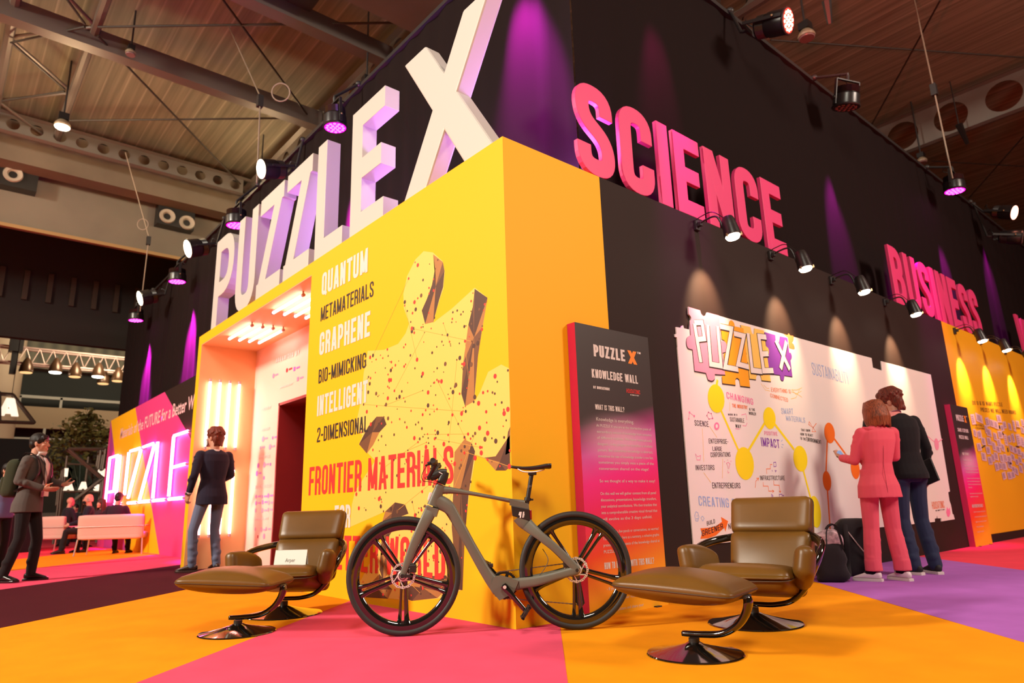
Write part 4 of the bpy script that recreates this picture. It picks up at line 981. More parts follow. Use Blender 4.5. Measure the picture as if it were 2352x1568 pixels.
for text, b0, b1, t0, m, t in (('SCIENCE', (140, 380), (265, 392), (138, 330), INK, .11), ('ENTERPRISE-', (268, 540), (442, 545), (265, 497), INK, .11), ('LARGE', (302, 608), (385, 610), (300, 568), INK, .12),
        ('CORPORATIONS', (284, 665), (462, 660), (282, 622), INK, .11), ('INVESTORS', (150, 782), (318, 780), (148, 735), INK, .11), ('ENTREPRENEURS', (300, 945), (552, 945), (298, 893), INK, .11),
        ('CREATING ECOSYSTEMS', (178, 1100), (815, 1145), (170, 1012), BI, .13), ('BUILD', (250, 1280), (322, 1258), (246, 1242), INK, .11), ('NEW', (445, 1315), (520, 1290), (440, 1265), INK, .11),
        ('CHANGING', (428, 135), (668, 195), (420, 75), PI_, .14), ('THE INDUSTRY', (478, 215), (615, 235), (475, 182), OI, .16), ('& THE', (632, 245), (682, 250), (630, 222), INK, .14), ('WORLD!', (628, 282), (692, 290), (626, 255), INK, .14),
        ('WORK IN A', (440, 290), (522, 292), (440, 272), INK, .13), ('SUSTAINABLE', (458, 342), (586, 355), (455, 303), INK, .11), ('WAY', (508, 400), (558, 405), (505, 368), INK, .13),
        ('EVERYTHING IS', (830, 75), (1005, 92), (828, 38), OI, .10), ('CONNECTED', (822, 125), (980, 168), (818, 90), OI, .10), ('SMART', (922, 275), (1028, 280), (918, 222), BI, .10), ('MATERIALS', (965, 335), (1135, 355), (960, 288), BI, .10),
        ('POSITIVE', (768, 465), (885, 472), (766, 430), PI_, .13), ('IMPACT', (742, 565), (905, 585), (740, 485), VI, .14), ('INFRASTRUCTURE', (730, 872), (952, 872), (728, 830), INK, .11),
        ('THAT KNOW', (1098, 430), (1180, 437), (1096, 408), INK, .14), ('HOW TO REACT', (1092, 468), (1205, 480), (1090, 445), INK, .14), ('TO THE', (1090, 505), (1140, 515), (1088, 482), INK, .14), ('ENVIRONMENT', (1148, 520), (1280, 548), (1146, 483), INK, .14)):
    hand(text, Zb(*b0), Zb(*b1), Zb(*t0), m, t)
hand('SUSTAINABILITY', (1867, 860), (1951, 882), (1865, 832), BI, .09)
a = MB(); face_on(a, [Zb(*p) for p in ((190, 1305), (260, 1300), (330, 1285), (385, 1245), (375, 1202), (440, 1240), (415, 1335), (405, 1300), (330, 1370), (260, 1395), (190, 1400), (205, 1350))], .0008); a.build('orange_arrow', OI, board)
hand('GREENER', Zb(205, 1378), Zb(395, 1310), Zb(203, 1325), INK, .12, e=.0020)
pen('pen_line', [[Zb(*p) for p in s] for s in (((208, 405), (222, 705)), ((272, 385), (340, 487)), ((220, 803), (285, 893)), ((392, 680), (388, 855)), ((457, 170), (455, 250)))], 1.3, LY, .0006)
pen('pen_line', [[Zb(*p) for p in s] for s in (((92, 262), (135, 295)), ((92, 262), (85, 320)), ((262, 260), (290, 275), (300, 315), (268, 322), (248, 290), (262, 260)), ((505, 408), (545, 412)), ((560, 285), (600, 275), (610, 330)), ((612, 355), (600, 385), (570, 380)),
      ((145, 635), (165, 660), (192, 650), (188, 690), (160, 690), (145, 635)), ((440, 770), (436, 740), (425, 720), (440, 710), (458, 725), (450, 745), (446, 770)), ((436, 785), (440, 808), (450, 800)), ((412, 710), (405, 700)), ((436, 695), (436, 685)), ((462, 705), (468, 697)))], 1.4, PI_, .0006)
dd = MB()
for (x, y, r) in ((92, 262, 2.6), (135, 295, 2.6), (85, 320, 2), (262, 260, 1.6), (290, 272, 1.6), (302, 316, 1.8), (268, 322, 1.6), (248, 290, 1.6)): disc(dd, *Zb(x, y), r*.7, r, .0009)
disc(dd, *Zb(337, 386), 6, 9, .0009); dd.build('pen_dot', PI_, board)
a = MB(); disc(a, *Zb(337, 386), 2.8, 4.5, .0016); a.build('pen_dot', BOARD, board)
pen('pen_line', [[Zb(*p) for p in s] for s in (((788, 815), (785, 770), (820, 770), (820, 730), (838, 732)), ((755, 890), (757, 925), (800, 925), (805, 970), (850, 970)), ((850, 875), (852, 915), (900, 918), (908, 980)), ((683, 940), (690, 880), (712, 858)), ((695, 855), (715, 853), (712, 878)), ((838, 960), (852, 970), (840, 985)), ((898, 968), (908, 982), (915, 968)),
      ((1170, 345), (1205, 400), (1165, 370), (1170, 345)), ((1235, 360), (1205, 400), (1230, 435), (1195, 435), (1210, 390)))], 1.5, OI, .0006)
pen('pen_line', [[Zb(*p) for p in s] for s in (((850, 712), (870, 710), (872, 748), (852, 750), (850, 712)), ((900, 1000), (925, 998), (930, 1040), (905, 1042), (900, 1000)), ((928, 1008), (940, 1008), (940, 1040)), ((832, 998), (832, 1032), (845, 1015), (832, 998)), ((835, 780), (838, 795)), ((862, 785), (875, 785), (868, 798), (862, 785)))], 1.6, VI, .0006)
pen('pen_line', [[Zb(*p) for p in s] for s in (((918, 525), (930, 508)), ((922, 548), (940, 555)), ((920, 570), (932, 580)), ((138, 1190), (150, 1155), (168, 1165), (178, 1200), (168, 1240), (148, 1238), (138, 1190)), ((195, 1210), (210, 1195), (225, 1215), (212, 1240), (195, 1210)), ((152, 1185), (153, 1200)), ((166, 1185), (167, 1200)), ((150, 1215), (160, 1222), (170, 1213)))], 1.6, BI, .0006)
pen('pen_line', [[Zb(*p) for p in s] for s in (((735, 0), (775, 60), (820, 70)), ((760, 15), (790, 45), (810, 45)), ((1010, 60), (1060, 60), (1105, 40)), ((1010, 75), (1060, 95), (1105, 125)), ((1015, 55), (1050, 100), (1100, 70)), ((1005, 140), (1050, 130), (1085, 50)))], 1.1, LY, .0006)
hand('HOUSATONIC', (2142, 1169), (2170, 1166), (2142, 1152), OI, .12); hand('WE MAKE IT EASY', (2149, 1174), (2170, 1171), (2149, 1171), INK, .16)
a = MB(); face_on(a, [(2175, 1163), (2178, 1170), (2181, 1165), (2183, 1178), (2180, 1187), (2176, 1186), (2173, 1176)], .001); a.build('pen_dot', PI_, board)
# ---- cards pinned on the far yellow wall
CARD = mat('lilac_card', (.62, .40, .50), .6); CARDL = mat('card_writing', (.30, .18, .30), .6)
Zn = lambda x, y: (2180+x*.15302, 880+y*.15306)
cards = ((360, 540, 60, 150), (450, 525, 115, 120), (575, 580, 52, 130), (640, 600, 55, 110), (705, 625, 60, 115), (745, 530, 62, 110), (830, 625, 50, 100), (910, 650, 42, 100), (975, 640, 36, 160), (1028, 610, 46, 95), (1100, 590, 40, 100), (1098, 700, 46, 95),
         (555, 690, 40, 120), (595, 740, 70, 110), (388, 745, 42, 110), (455, 765, 62, 110), (515, 870, 60, 110), (600, 870, 60, 115), (690, 800, 50, 115), (765, 770, 70, 110), (795, 670, 48, 90), (850, 850, 42, 170), (905, 835, 48, 100), (960, 820, 40, 130), (1040, 850, 62, 170), (1100, 880, 46, 150),
         (450, 955, 62, 115), (585, 1005, 62, 115), (675, 945, 50, 130), (750, 900, 58, 130), (740, 990, 56, 100), (805, 965, 52, 110), (935, 980, 55, 105), (990, 1005, 52, 100), (1050, 1030, 60, 100), (1105, 1080, 40, 100),
         (520, 1100, 68, 125), (615, 1160, 60, 120), (660, 1120, 40, 110), (705, 1095, 56, 115), (790, 1125, 62, 115), (845, 1120, 40, 120), (905, 1150, 66, 130), (955, 1110, 50, 100), (1020, 1180, 50, 90), (1065, 1150, 44, 100),
         (715, 1250, 58, 120), (770, 1240, 40, 100), (830, 1245, 66, 110), (910, 1230, 62, 100), (970, 1300, 56, 110), (1075, 1285, 50, 115), (825, 1385, 56, 110), (905, 1385, 60, 110), (960, 1370, 50, 100), (1010, 1320, 44, 110), (1118, 1240, 22, 100))
ROWS = (('top', 0, 660), ('second', 660, 800), ('third', 800, 925), ('fourth', 925, 1070), ('fifth', 1070, 1220), ('sixth', 1220, 1340), ('bottom', 1340, 2000))
ORD = ('leftmost', 'second', 'third', 'fourth', 'fifth', 'sixth', 'seventh', 'eighth', 'ninth', 'tenth', 'eleventh', 'twelfth')
for i, (x, y, w_, h_) in enumerate(cards):
    p = at_x(*Zn(x, y), .004); q = at_x(*Zn(x+w_/2, y), .004); r = at_x(*Zn(x, y-h_/2), .004); hw, hh = min(.17, max(.06, q.y-p.y)), r.z-p.z
    a = random.Random(i).uniform(-.14, .14); ca, sa = math.cos(a), math.sin(a)
    R_ = lambda u, v, e: V((e, u*ca-v*sa, u*sa+v*ca))
    lft = [(u, v) for u, v in ((-hw, -hh), (hw, -hh), (hw, hh), (-hw, hh))]
    e0 = .004+.0004*(i % 7)
    c = MB().prism([R_(u, v, 0) for u, v in lft], (.002, 0, 0)).build('note_card', CARD); c.location = (e0, p.y, p.z)
    row, lo, hi = [r_ for r_ in ROWS if r_[1] <= y < r_[2]][0]
    k_ = sorted([c_[0] for c_ in cards if lo <= c_[1] < hi]).index(x)
    tag(c, 'lilac note card on the far yellow wall, %s %sin the %s row' % (ORD[k_], '' if k_ == 0 else 'from the left ', row), 'note card', 'lilac note cards pinned on the far yellow wall')
    wr_ = MB()
    for k in range(4): v = hh*(.55-.35*k); wr_.add([R_(-hw*.7, v-.008, .0025), R_(hw*(.3+.1*(k*i % 4)), v-.008, .0025), R_(hw*(.3+.1*(k*i % 4)), v+.008, .0025), R_(-hw*.7, v+.008, .0025)], [(0, 1, 2, 3)])
    wr_.build('writing', CARDL, c)
ywall = bpy.data.objects['wall_right']; BRN = mat('brown_marker', (.22, .09, .015), .6)
yw = lambda px, py: at_x(px, py, .003)
def ywords(text, b0, b1, t0, m=BRN, t=.13): words_on('lettering', text, Zn(*b0), Zn(*b1), Zn(*t0), lambda a, b: at_x(a, b, .002), (1, 0, 0), m, t, .5, .14, ywall, .001)
ywords('DO U & IS WANT PUZZLE', (352, 320), (805, 345), (350, 262)); ywords('PIECES WE WILL NEED HOURS', (480, 425), (1005, 465), (478, 365))
ywords('MATERIALS', (400, 640), (520, 655), (398, 600)); ywords('EVERYONE', (400, 685), (530, 695), (398, 655)); ywords('HI', (1010, 690), (1060, 690), (1008, 660))
a = MB()
for (x, y, u, v) in ((490, 965, 535, 935), (745, 630, 755, 680), (870, 965, 882, 1030), (1000, 945, 1045, 955), (790, 740, 810, 770)):
    p, q = at_x(*Zn(x, y), .003), at_x(*Zn(u, v), .003); a.sweep([p+V((.004, 0, 0)), q+V((.004, 0, 0))], .012, 4)
a.build('pen_mark', INK, ywall)
# ================================================================ BICYCLE
BF = V((-.373, -.614, 0)); BD = V((.617, .787, 0)).normalized(); BN = V((BD.y, -BD.x, 0))
OLIVE = mat('olive_frame', (.125, .122, .094), .45, metal=.0, bump=.04, bscale=500)
GLOSS = mat('gloss_black', (.006, .006, .006), .07, coat=1., spec=.7)
TYRE = mat('tyre_rubber', (.020, .017, .016), .62)
MATTE = mat('matte_black', (.014, .012, .011), .45); DISC = mat('disc_steel', (.74, .71, .68), .3, metal=.35)
ALU = mat('silver_hub', (.70, .67, .64), .3, metal=.3); CHAINM = mat('chain_steel', (.30, .27, .22), .4, metal=.8); MARK = mat('white_mark', (.78, .74, .72), .4)
bike = empty('bicycle', BF, math.atan2(BD.y, BD.x), 'olive grey bicycle with glossy black five-spoke wheels standing before the yellow corner', 'bicycle')
def B(t, h, s=0.): return V((t, -s, h))
def bpx(px, py, s=0.):
    p = at_pl(px, py, BF+BN*s, BN)-BF; return B(p.dot(BD), p.z, s)
UPL = (0, 1, 0)
fr = MB()
def tube(mb, pts, rr, n=14, e=2.6, k=5):
    P = smooth_path(pts, k); A = lerp_list([r[0] for r in rr], k); C = lerp_list([r[1] for r in rr], k)
    mb.sweep(P, list(zip(A, C)), n, up=UPL, e=e)
tube(fr, [B(.2365, .933), B(.212, .872), B(.182, .796)], [(.032, .026), (.036, .028), (.041, .03)])
tube(fr, [B(.225, .897), B(.30, .893), B(.43, .871), B(.57, .842), B(.695, .815), B(.79, .797)], [(.030, .02), (.022, .019), (.0135, .019), (.012, .019), (.014, .019), (.02, .019)])
tube(fr, [B(.20, .83), B(.275, .792), B(.318, .735), B(.425, .543), B(.53, .36), B(.60, .27)], [(.050, .028), (.044, .028), (.038, .028), (.033, .028), (.036, .028), (.048, .03)])
fr.prism([B(.55, .268, .034), B(.607, .197, .034), B(.70, .240, .034), B(.735, .312, .034), B(.62, .345, .034), B(.575, .34, .034)], B(0, 0, -.068))
tube(fr, [B(.66, .283), B(.80, .299), B(.977, .338), B(1.108, .3665)], [(.043, .026), (.034, .02), (.024, .014), (.024, .010)])
tube(fr, [B(.755, .715), B(.785, .675), B(.845, .615), B(.985, .500), B(1.108, .3725)], [(.052, .02), (.047, .02), (.031, .018), (.025, .014), (.022, .010)])
fr.prism([B(.69, .828, .020), B(.69, .785, .020), B(.818, .757, .020), B(.815, .792, .020)], B(0, 0, -.040))
# rear stays split round the wheel
fr2 = []
for s in (.062, -.062):
    tube(fr, [B(.74, .296, s*.4), B(.85, .309, s*.85), B(.977, .338, s), B(1.112, .3675, s)], [(.034, .010), (.031, .009), (.025, .008), (.027, .007)], 10)
    tube(fr, [B(.80, .66, s*.4), B(.88, .588, s*.85), B(.985, .500, s), B(1.112, .370, s)], [(.042, .012), (.029, .009), (.026, .008), (.026, .007)], 10)
fr.build('frame', OLIVE, bike, smooth=True, angle=50)
fk = MB()
for s in (.052, -.052):
    tube(fk, [B(.178, .782, s*.55), B(.135, .70, s), B(.066, .56, s), B(.015, .43, s), B(-.010, .362, s)], [(.042, .016), (.036, .012), (.030, .010), (.022, .010), (.017, .009)], 12)
tube(fk, [B(.185, .793, .045), B(.185, .786, 0), B(.185, .793, -.045)], [(.030, .028)]*3) if False else fk.prism([B(.142, .796, .05), B(.150, .74, .05), B(.205, .725, .05), B(.222, .775, .05)], B(0, 0, -.10))
fk.build('fork', OLIVE, bike, smooth=True, angle=50)
MB().prism([B(.70, .783, .0225), B(.706, .716, .0225), B(.822, .681, .0225), B(.818, .757, .0225)], B(0, 0, -.045)).build('battery_box', MATTE, bike, bevel=.004)
lm = MB()
for o_ in (0, .017): lm.add([B(.752+o_, .703, .0245), B(.761+o_, .703, .0245), B(.768+o_, .742, .0245), B(.759+o_, .742, .0245)], [(0, 1, 2, 3)])
lm.add([B(.745, .722, .0245), B(.756, .716, .0245), B(.760, .742, .0245), B(.752, .742, .0245)], [(0, 1, 2, 3)]); lm.add([B(.772, .703, .0245), B(.780, .703, .0245), B(.786, .728, .0245), B(.777, .73, .0245)], [(0, 1, 2, 3)])
lm.build('emblem', MARK, bpy.data.objects['battery_box'])
MB().box(B(.820, .690, .012), B(.834, .752, -.012)).build('tail_light', mat('red_plastic', (.30, .012, .018), .25), bike, bevel=.003)
MB().prism([B(.160, .885, .016), B(.146, .835, .016), B(.158, .825, .016), B(.186, .88, .016)], B(0, 0, -.032)).build('head_light', WHITE, bike, bevel=.005)
def wheel(c, rear):
    Mx = Matrix.Translation(c) @ Matrix.Rotation(pi/2, 4, 'X')
    ty = MB(); R0, r0 = .3475, .0205
    ty.sweep([Mx @ V((R0*math.cos(2*pi*k/72), R0*math.sin(2*pi*k/72), 0)) for k in range(72)], r0, 14, closed=True, up=UPL)
    w = ty.build('tyre', TYRE, bike, smooth='all'); w.name = 'wheel'; w.data.name = 'tyre'
    for rr in (.3655, .3675):
        pass
    tr = MB()
    for k in range(120):
        for s in (-1, 1):
            g = 2*pi*(k+.25*s)/120; q = Mx @ V((.3672*math.cos(g), .3672*math.sin(g), s*.006)); tr.ball(q, (.0022, .0022, .0022), nu=5, nv=3) if False else None
    rim = MB(); prof = [(.333, .013), (.320, .0165), (.298, .0155), (.283, .010), (.280, 0), (.283, -.010), (.298, -.0155), (.320, -.0165), (.333, -.013)]
    n = 72
    vs = [Mx @ V((r*math.cos(2*pi*k/n), r*math.sin(2*pi*k/n), z)) for r, z in prof for k in range(n)]
    rim.add(vs, [(i*n+k, i*n+(k+1) % n, (i+1)*n+(k+1) % n, (i+1)*n+k) for i in range(len(prof)-1) for k in range(n)])
    rim.build('rim', GLOSS, w, smooth='all')
    for j in range(5):
        sp = MB()
        for sd in (-1, 1):
            g = math.radians(-90+72*j); u = V((math.cos(g), math.sin(g), 0)); v = V((-u.y, u.x, 0))
            big = 1.0 if sd > 0 else .72
            P = [u*.03+v*sd*.011, u*.12+v*sd*.0155, u*.23+v*sd*.020, u*.268+v*sd*.023, u*.292+v*sd*.026]
            A = [.015*big, .0135*big, .0145*big, .018*big, .028*big]
            P = [Mx @ p for p in P]; sp.sweep(P, [(a, a*.75) for a in A], 10, up=UPL)
        g = math.radians(-90+72*j); u = V((math.cos(g), math.sin(g), 0)); v = V((-u.y, u.x, 0))
        sp.prism([Mx @ (p+V((0, 0, .007))) for p in (u*.292-v*.04, u*.275-v*.02, u*.272+v*.02, u*.292+v*.045)], Mx.to_3x3() @ V((0, 0, -.014)))
        sp.build('spoke_pair', GLOSS, w, smooth=True, angle=60)
    MB().cyl(Mx @ V((0, 0, -.05)), Mx @ V((0, 0, .05)), .026, n=20).lathe([(.047, -.012), (.047, .012)], 24, Mx).build('hub', GLOSS, w, smooth=True)
    s0 = .036; dsc = MB(); N_ = 48
    def ring(r1, r2, wav):
        vs = []
        for z in (s0, s0+.002):
            for r, f in ((r1, 0), (r2, wav)):
                for k in range(N_): g = 2*pi*k/N_; rr = r+f*math.cos(6*g*2); vs.append(Mx @ V((rr*math.cos(g), rr*math.sin(g), z)))
        fs = []
        for k in range(N_):
            l = (k+1) % N_; fs += [(k, l, N_+l, N_+k), (2*N_+k, 3*N_+k, 3*N_+l, 2*N_+l), (N_+k, N_+l, 3*N_+l, 3*N_+k), (l, k, 2*N_+k, 2*N_+l)]
        dsc.add(vs, fs)
    ring(.066, .079, .0022); ring(.026, .036, 0)
    for k in range(6):
        g = 2*pi*k/6; a = Mx @ V((.034*math.cos(g), .034*math.sin(g), s0+.001)); b = Mx @ V((.068*math.cos(g+.55), .068*math.sin(g+.55), s0+.001)); dsc.sweep([a, b], [(.0035, .001), (.0035, .001)], 4, up=UPL)
    for k in range(36):
        g = 2*pi*(k+.5)/36; a = .0
    dsc.build('brake_disc', DISC, w, smooth=True, angle=30)
    MB().lathe([(.031, .03), (.031, .044), (.020, .050), (.008, .052)], 20, Mx).build('hub_cap', ALU, w, smooth=True)
    hb = MB()
    for k in range(36):
        g = 2*pi*(k+.5)/36; hb.cyl(Mx @ V((.0725*math.cos(g), .0725*math.sin(g), s0+.0021)), Mx @ V((.0725*math.cos(g), .0725*math.sin(g), s0+.0026)), .0026 if k % 3 else .0036, n=6)
    hb.build('disc_hole', MATTE, w)
    return w
CF, CR = B(-.006, .3680), B(1.108, .3680)
wheel(CF, 0); wheel(CR, 1)
MB().cyl(B(-.008, .3665, .06), B(-.008, .3665, .068), .014, n=6).box(B(-.008, .358, .062), B(.05, .375, .07)).build('axle', MATTE, bike)
MB().cyl(B(1.11, .3675, .068), B(1.11, .3675, .074), .011, n=12).build('axle', MATTE, bike, smooth=True)
# brake calipers
for t, h, nm in ((.055, .405, 'f'), (1.045, .405, 'r')):
    MB().box(B(t-.02, h-.02, .026), B(t+.025, h+.03, .062)).box(B(t-.032, h+.022, .036), B(t+.01, h+.04, .055)).build('brake_caliper', MATTE, bike, bevel=.005)
# cockpit
st = MB()
tube(st, [B(.236, .936), B(.252, .975), B(.268, 1.015)], [(.030, .024), (.031, .024), (.024, .022)], 16, 2.4)
tube(st, [B(.275, 1.012), B(.235, 1.010), B(.195, .992), B(.165, .978)], [(.022, .022), (.026, .022), (.028, .022), (.024, .026)], 14, 2.6)
st.build('stem', MATTE, bike, smooth=True, angle=50)
MB().add([B(.222, 1.012, .0235), B(.248, .998, .0235), B(.248, 1.003, .0235), B(.226, 1.016, .0235)], [(0, 1, 2, 3)]).build('stem_mark', MARK, bpy.data.objects['stem'])
MB().cyl(B(.233, .931), B(.2345, .9345), .031, n=20).build('head_ring', MATTE, bike, smooth=True)
ge = bpx(994, 1057, .30); gi = B(ge.x+.004, ge.z-.006, .17)
cen = B(.163, .978)
hb = MB()
pts = [B(2*cen.x-cen.x, cen.z, 0)]
near = smooth_path([cen, B(cen.x-.002, cen.z+.002, .05), B(ge.x+.006, ge.z-.012, .12), gi, ge], 5)
far = [V((p.x, -p.y, p.z)) for p in near][::-1]
hb.sweep(far+near[1:], .0125, 12); hb.build('handlebar', MATTE, bike, smooth=True)
for s in (1, -1):
    q = lambda p: V((p.x, p.y*s, p.z))
    MB().cyl(q(ge), q(gi+(ge-gi)*.15), .0175, n=16).build('grip', TYRE, bike, smooth=True)
    lv = MB(); a0 = q(gi+V((0, .02, 0)))
    lv.box(a0+V((-.02, -.014, -.02)), a0+V((.016, .014, .018)))
    lv.sweep(smooth_path([a0+V((-.015, 0, -.004)), a0+V((-.045, -.02*s, -.012)), a0+V((-.055, -.06*s, -.018)), a0+V((-.050, -.10*s, -.022))], 4), .006, 8)
    lv.sweep([a0+V((-.01, 0, .012)), a0+V((-.05, 0, -.002))], .008, 8)
    lv.build('brake_lever', MATTE, bike, smooth=True)
cb = MB()
a0 = gi
cb.sweep(smooth_path([a0+V((-.05, .02, -.01)), bpx(969, 1090, .1), bpx(972, 1104, .05), bpx(985, 1106, .03), bpx(1004, 1112, .01), B(.20, .92, 0)], 6), .0022, 6)
cb.sweep(smooth_path([bpx(1002, 1090, .04), bpx(985, 1093, .06), bpx(976, 1096, .05), bpx(980, 1101, .04), bpx(995, 1100, .02), bpx(1005, 1107, 0)], 6), .0022, 6)
cb.sweep(smooth_path([B(.06, .52, .045), B(.085, .48, .045), B(.10, .44, .05), B(.075, .41, .05)], 5), .0025, 6)
cb.sweep(smooth_path([B(.90, .50, -.02), B(.93, .43, .02), B(.88, .35, .02), B(.83, .31, .02)], 5), .0022, 6)
cb.build('cable', MATTE, bike, smooth=True)
# seat
MB().cyl(B(.805, .79), B(.843, .985), .0145, n=16).build('seat_post', MATTE, bike, smooth=True)
for h0 in (.90, .908): MB().sweep([B(.8265+(h0-.9)*.19-.017, h0-.004, .003), B(.8265+(h0-.9)*.19, h0, .0152), B(.8265+(h0-.9)*.19+.017, h0+.006, .003)], [(.0035, .001)]*3, 4).build('post_band', MARK, bpy.data.objects['seat_post'])
MB().cyl(B(.8085, .812), B(.8125, .832), .022, n=18).box(B(.832, .812, .010), B(.848, .824, -.010)).build('seat_clamp', MATTE, bike, smooth=True)
MB().box(B(.82, .978, .02), B(.875, 1.0, -.02)).build('saddle_clamp', MATTE, bike, bevel=.004)
sd = MB(); rings = []; NS = 14
for i in range(NS+1):
    u = i/NS; t = .705+.268*u; w_ = .014+.060*max(0, (u-.30)/.70)**1.3+.006*u; w_ *= (1 if u < .93 else .86); top = 1.043-.012*math.sin(pi*min(1, u*1.15))+.006*u; th = .012+.022*u
    ring = []
    for k in range(14):
        g = 2*pi*k/14; y = w_*math.cos(g); z = math.sin(g); ring.append(V((t, y, top-.004+(.007*z if z > 0 else th*z*(.5+.9*abs(math.cos(g)))))))
    rings.append(ring)
vs = [p for r in rings for p in r]; sd.add(vs, [(i*14+k, i*14+(k+1) % 14, (i+1)*14+(k+1) % 14, (i+1)*14+k) for i in range(NS) for k in range(14)]+[tuple(range(13, -1, -1)), tuple(NS*14+k for k in range(14))])
sd.build('saddle', mat('saddle_black', (.010, .009, .009), .38), bike, smooth='all')
sr = MB()
for s in (-1, 1): sr.sweep(smooth_path([B(.75, 1.022, .01*s), B(.79, 1.001, .02*s), B(.87, .999, .022*s), B(.93, 1.012, .03*s)], 4), .0035, 8)
sr.build('saddle_rail', ALU, bike, smooth=True)
# drive train
BB = B(.642, .281)
def crank(p1, s):
    c = MB(); a = B(.642, .281, s*.062); b = V((p1.x, -s*.075, p1.z)); d = (b-a)
    c.sweep([a-d*.08, a, a+d*.5, b, b+d*.06], [(.020, .009), (.023, .011), (.016, .009), (.014, .008), (.010, .007)], 14, up=UPL, e=2.6); c.cyl(a, V((a.x, -s*.03, a.z)), .018, n=14)
    return c.build('crank_arm', GLOSS, bike, smooth=True, angle=50)
def pedal(p, s, ang):
    root = MB(); Mx = Matrix.Translation(V((p.x, -s*.135, p.z))) @ Matrix.Rotation(ang, 4, 'Y')
    root.box((-.045, -.045, -.010), (-.030, .045, .010), Mx); root.box((.030, -.045, -.010), (.045, .045, .010), Mx)
    for y in (-.045, .033): root.box((-.045, y, -.009), (.045, y+.012, .009), Mx)
    root.cyl(Mx @ V((0, -.05, 0)), Mx @ V((0, .05, 0)), .010, n=10); root.cyl(V((p.x, -s*.07, p.z)), V((p.x, -s*.10, p.z)), .007, n=8)
    for x in (-.038, .038):
        for y in (-.03, 0, .03): root.cyl(Mx @ V((x, y, -.014)), Mx @ V((x, y, .014)), .003, n=6)
    root.build('pedal', MATTE, bike, bevel=.0015)
p1 = B(.768, .137); p2 = B(.516, .425)
crank(p1, 1); crank(p2, -1); pedal(p1, 1, -.95); pedal(p2, -1, .5)
MB().cyl(B(.642, .281, .072), B(.642, .281, .076), .011, n=14).build('crank_bolt', ALU, bike, smooth=True)
Mc = Matrix.Translation(B(.642, .281, -.048)) @ Matrix.Rotation(pi/2, 4, 'X')
ch = MB(); n = 88; vs = []
for z in (-.002, .002):
    for r in (.070, None):
        for k in range(n): rr = r or (.090 if k % 2 else .084); vs.append(Mc @ V((rr*math.cos(2*pi*k/n), rr*math.sin(2*pi*k/n), z)))
ch.add(vs, [q for k in range(n) for q in ((k, n+k, n+(k+1) % n, (k+1) % n), (2*n+k, 2*n+(k+1) % n, 3*n+(k+1) % n, 3*n+k), (n+k, 3*n+k, 3*n+(k+1) % n, n+(k+1) % n), (k, (k+1) % n, 2*n+(k+1) % n, 2*n+k))])
for k in range(5): g = 2*pi*k/5; ch.sweep([Mc @ V((.01*math.cos(g), .01*math.sin(g), 0)), Mc @ V((.075*math.cos(g), .075*math.sin(g), 0))], [(.010, .003)]*2, 6, up=UPL)
ch.build('chainring', MATTE, bike)
Mr = Matrix.Translation(B(1.108, .368, -.048)) @ Matrix.Rotation(pi/2, 4, 'X'); cs = MB()
for i in range(6): r = .056-.006*i; cs.lathe([(r-.004, .004*i-.01), (r, .004*i-.01), (r, .004*i-.0085), (r-.004, .004*i-.0085)], 30, Mr)
cs.build('cassette', CHAINM, bike)
cn = MB()
def links(a, b):
    L = (b-a).length; n = int(L/.0127)
    for i in range(n): p = a+(b-a)*((i+.5)/n); d = (b-a).normalized(); cn.sweep([p-d*.0075, p+d*.0075], [(.0042 if i % 2 else .0032, .0026)]*2, 6, up=UPL)
links(B(.60, .362, -.048), B(1.08, .405, -.048)); links(B(.67, .196, -.048), B(1.13, .145, -.048)); links(B(1.13, .145, -.048), B(1.12, .26, -.048)); links(B(1.08, .405, -.048), B(1.145, .41, -.048))
for k in range(14): g0, g1 = [math.radians(100+190*(k+i)/14) for i in (0, 1)]; links(B(.642+.088*math.cos(g0), .281+.088*math.sin(g0), -.048), B(.642+.088*math.cos(g1), .281+.088*math.sin(g1), -.048))
cn.build('chain', CHAINM, bike)
rd = MB(); rd.prism([B(1.10, .30, -.05), B(1.145, .29, -.05), B(1.165, .15, -.05), B(1.13, .125, -.05), B(1.105, .16, -.05)], B(0, 0, -.012)); rd.cyl(B(1.135, .15, -.045), B(1.135, .15, -.066), .022, n=14).cyl(B(1.125, .265, -.045), B(1.125, .265, -.066), .02, n=14); rd.prism([B(1.09, .345, -.055), B(1.14, .34, -.055), B(1.15, .28, -.055), B(1.11, .275, -.055)], B(0, 0, -.03))
rd.build('rear_derailleur', MATTE, bike, bevel=.003)
for p, m_ in ((bpx(1127, 1298), 'a'), (bpx(1049, 1184), 'b')): MB().box(p+V((-.012, -.014, -.012)), p+V((.016, .014, .012))).build('cage_boss', MATTE, bike, bevel=.003)

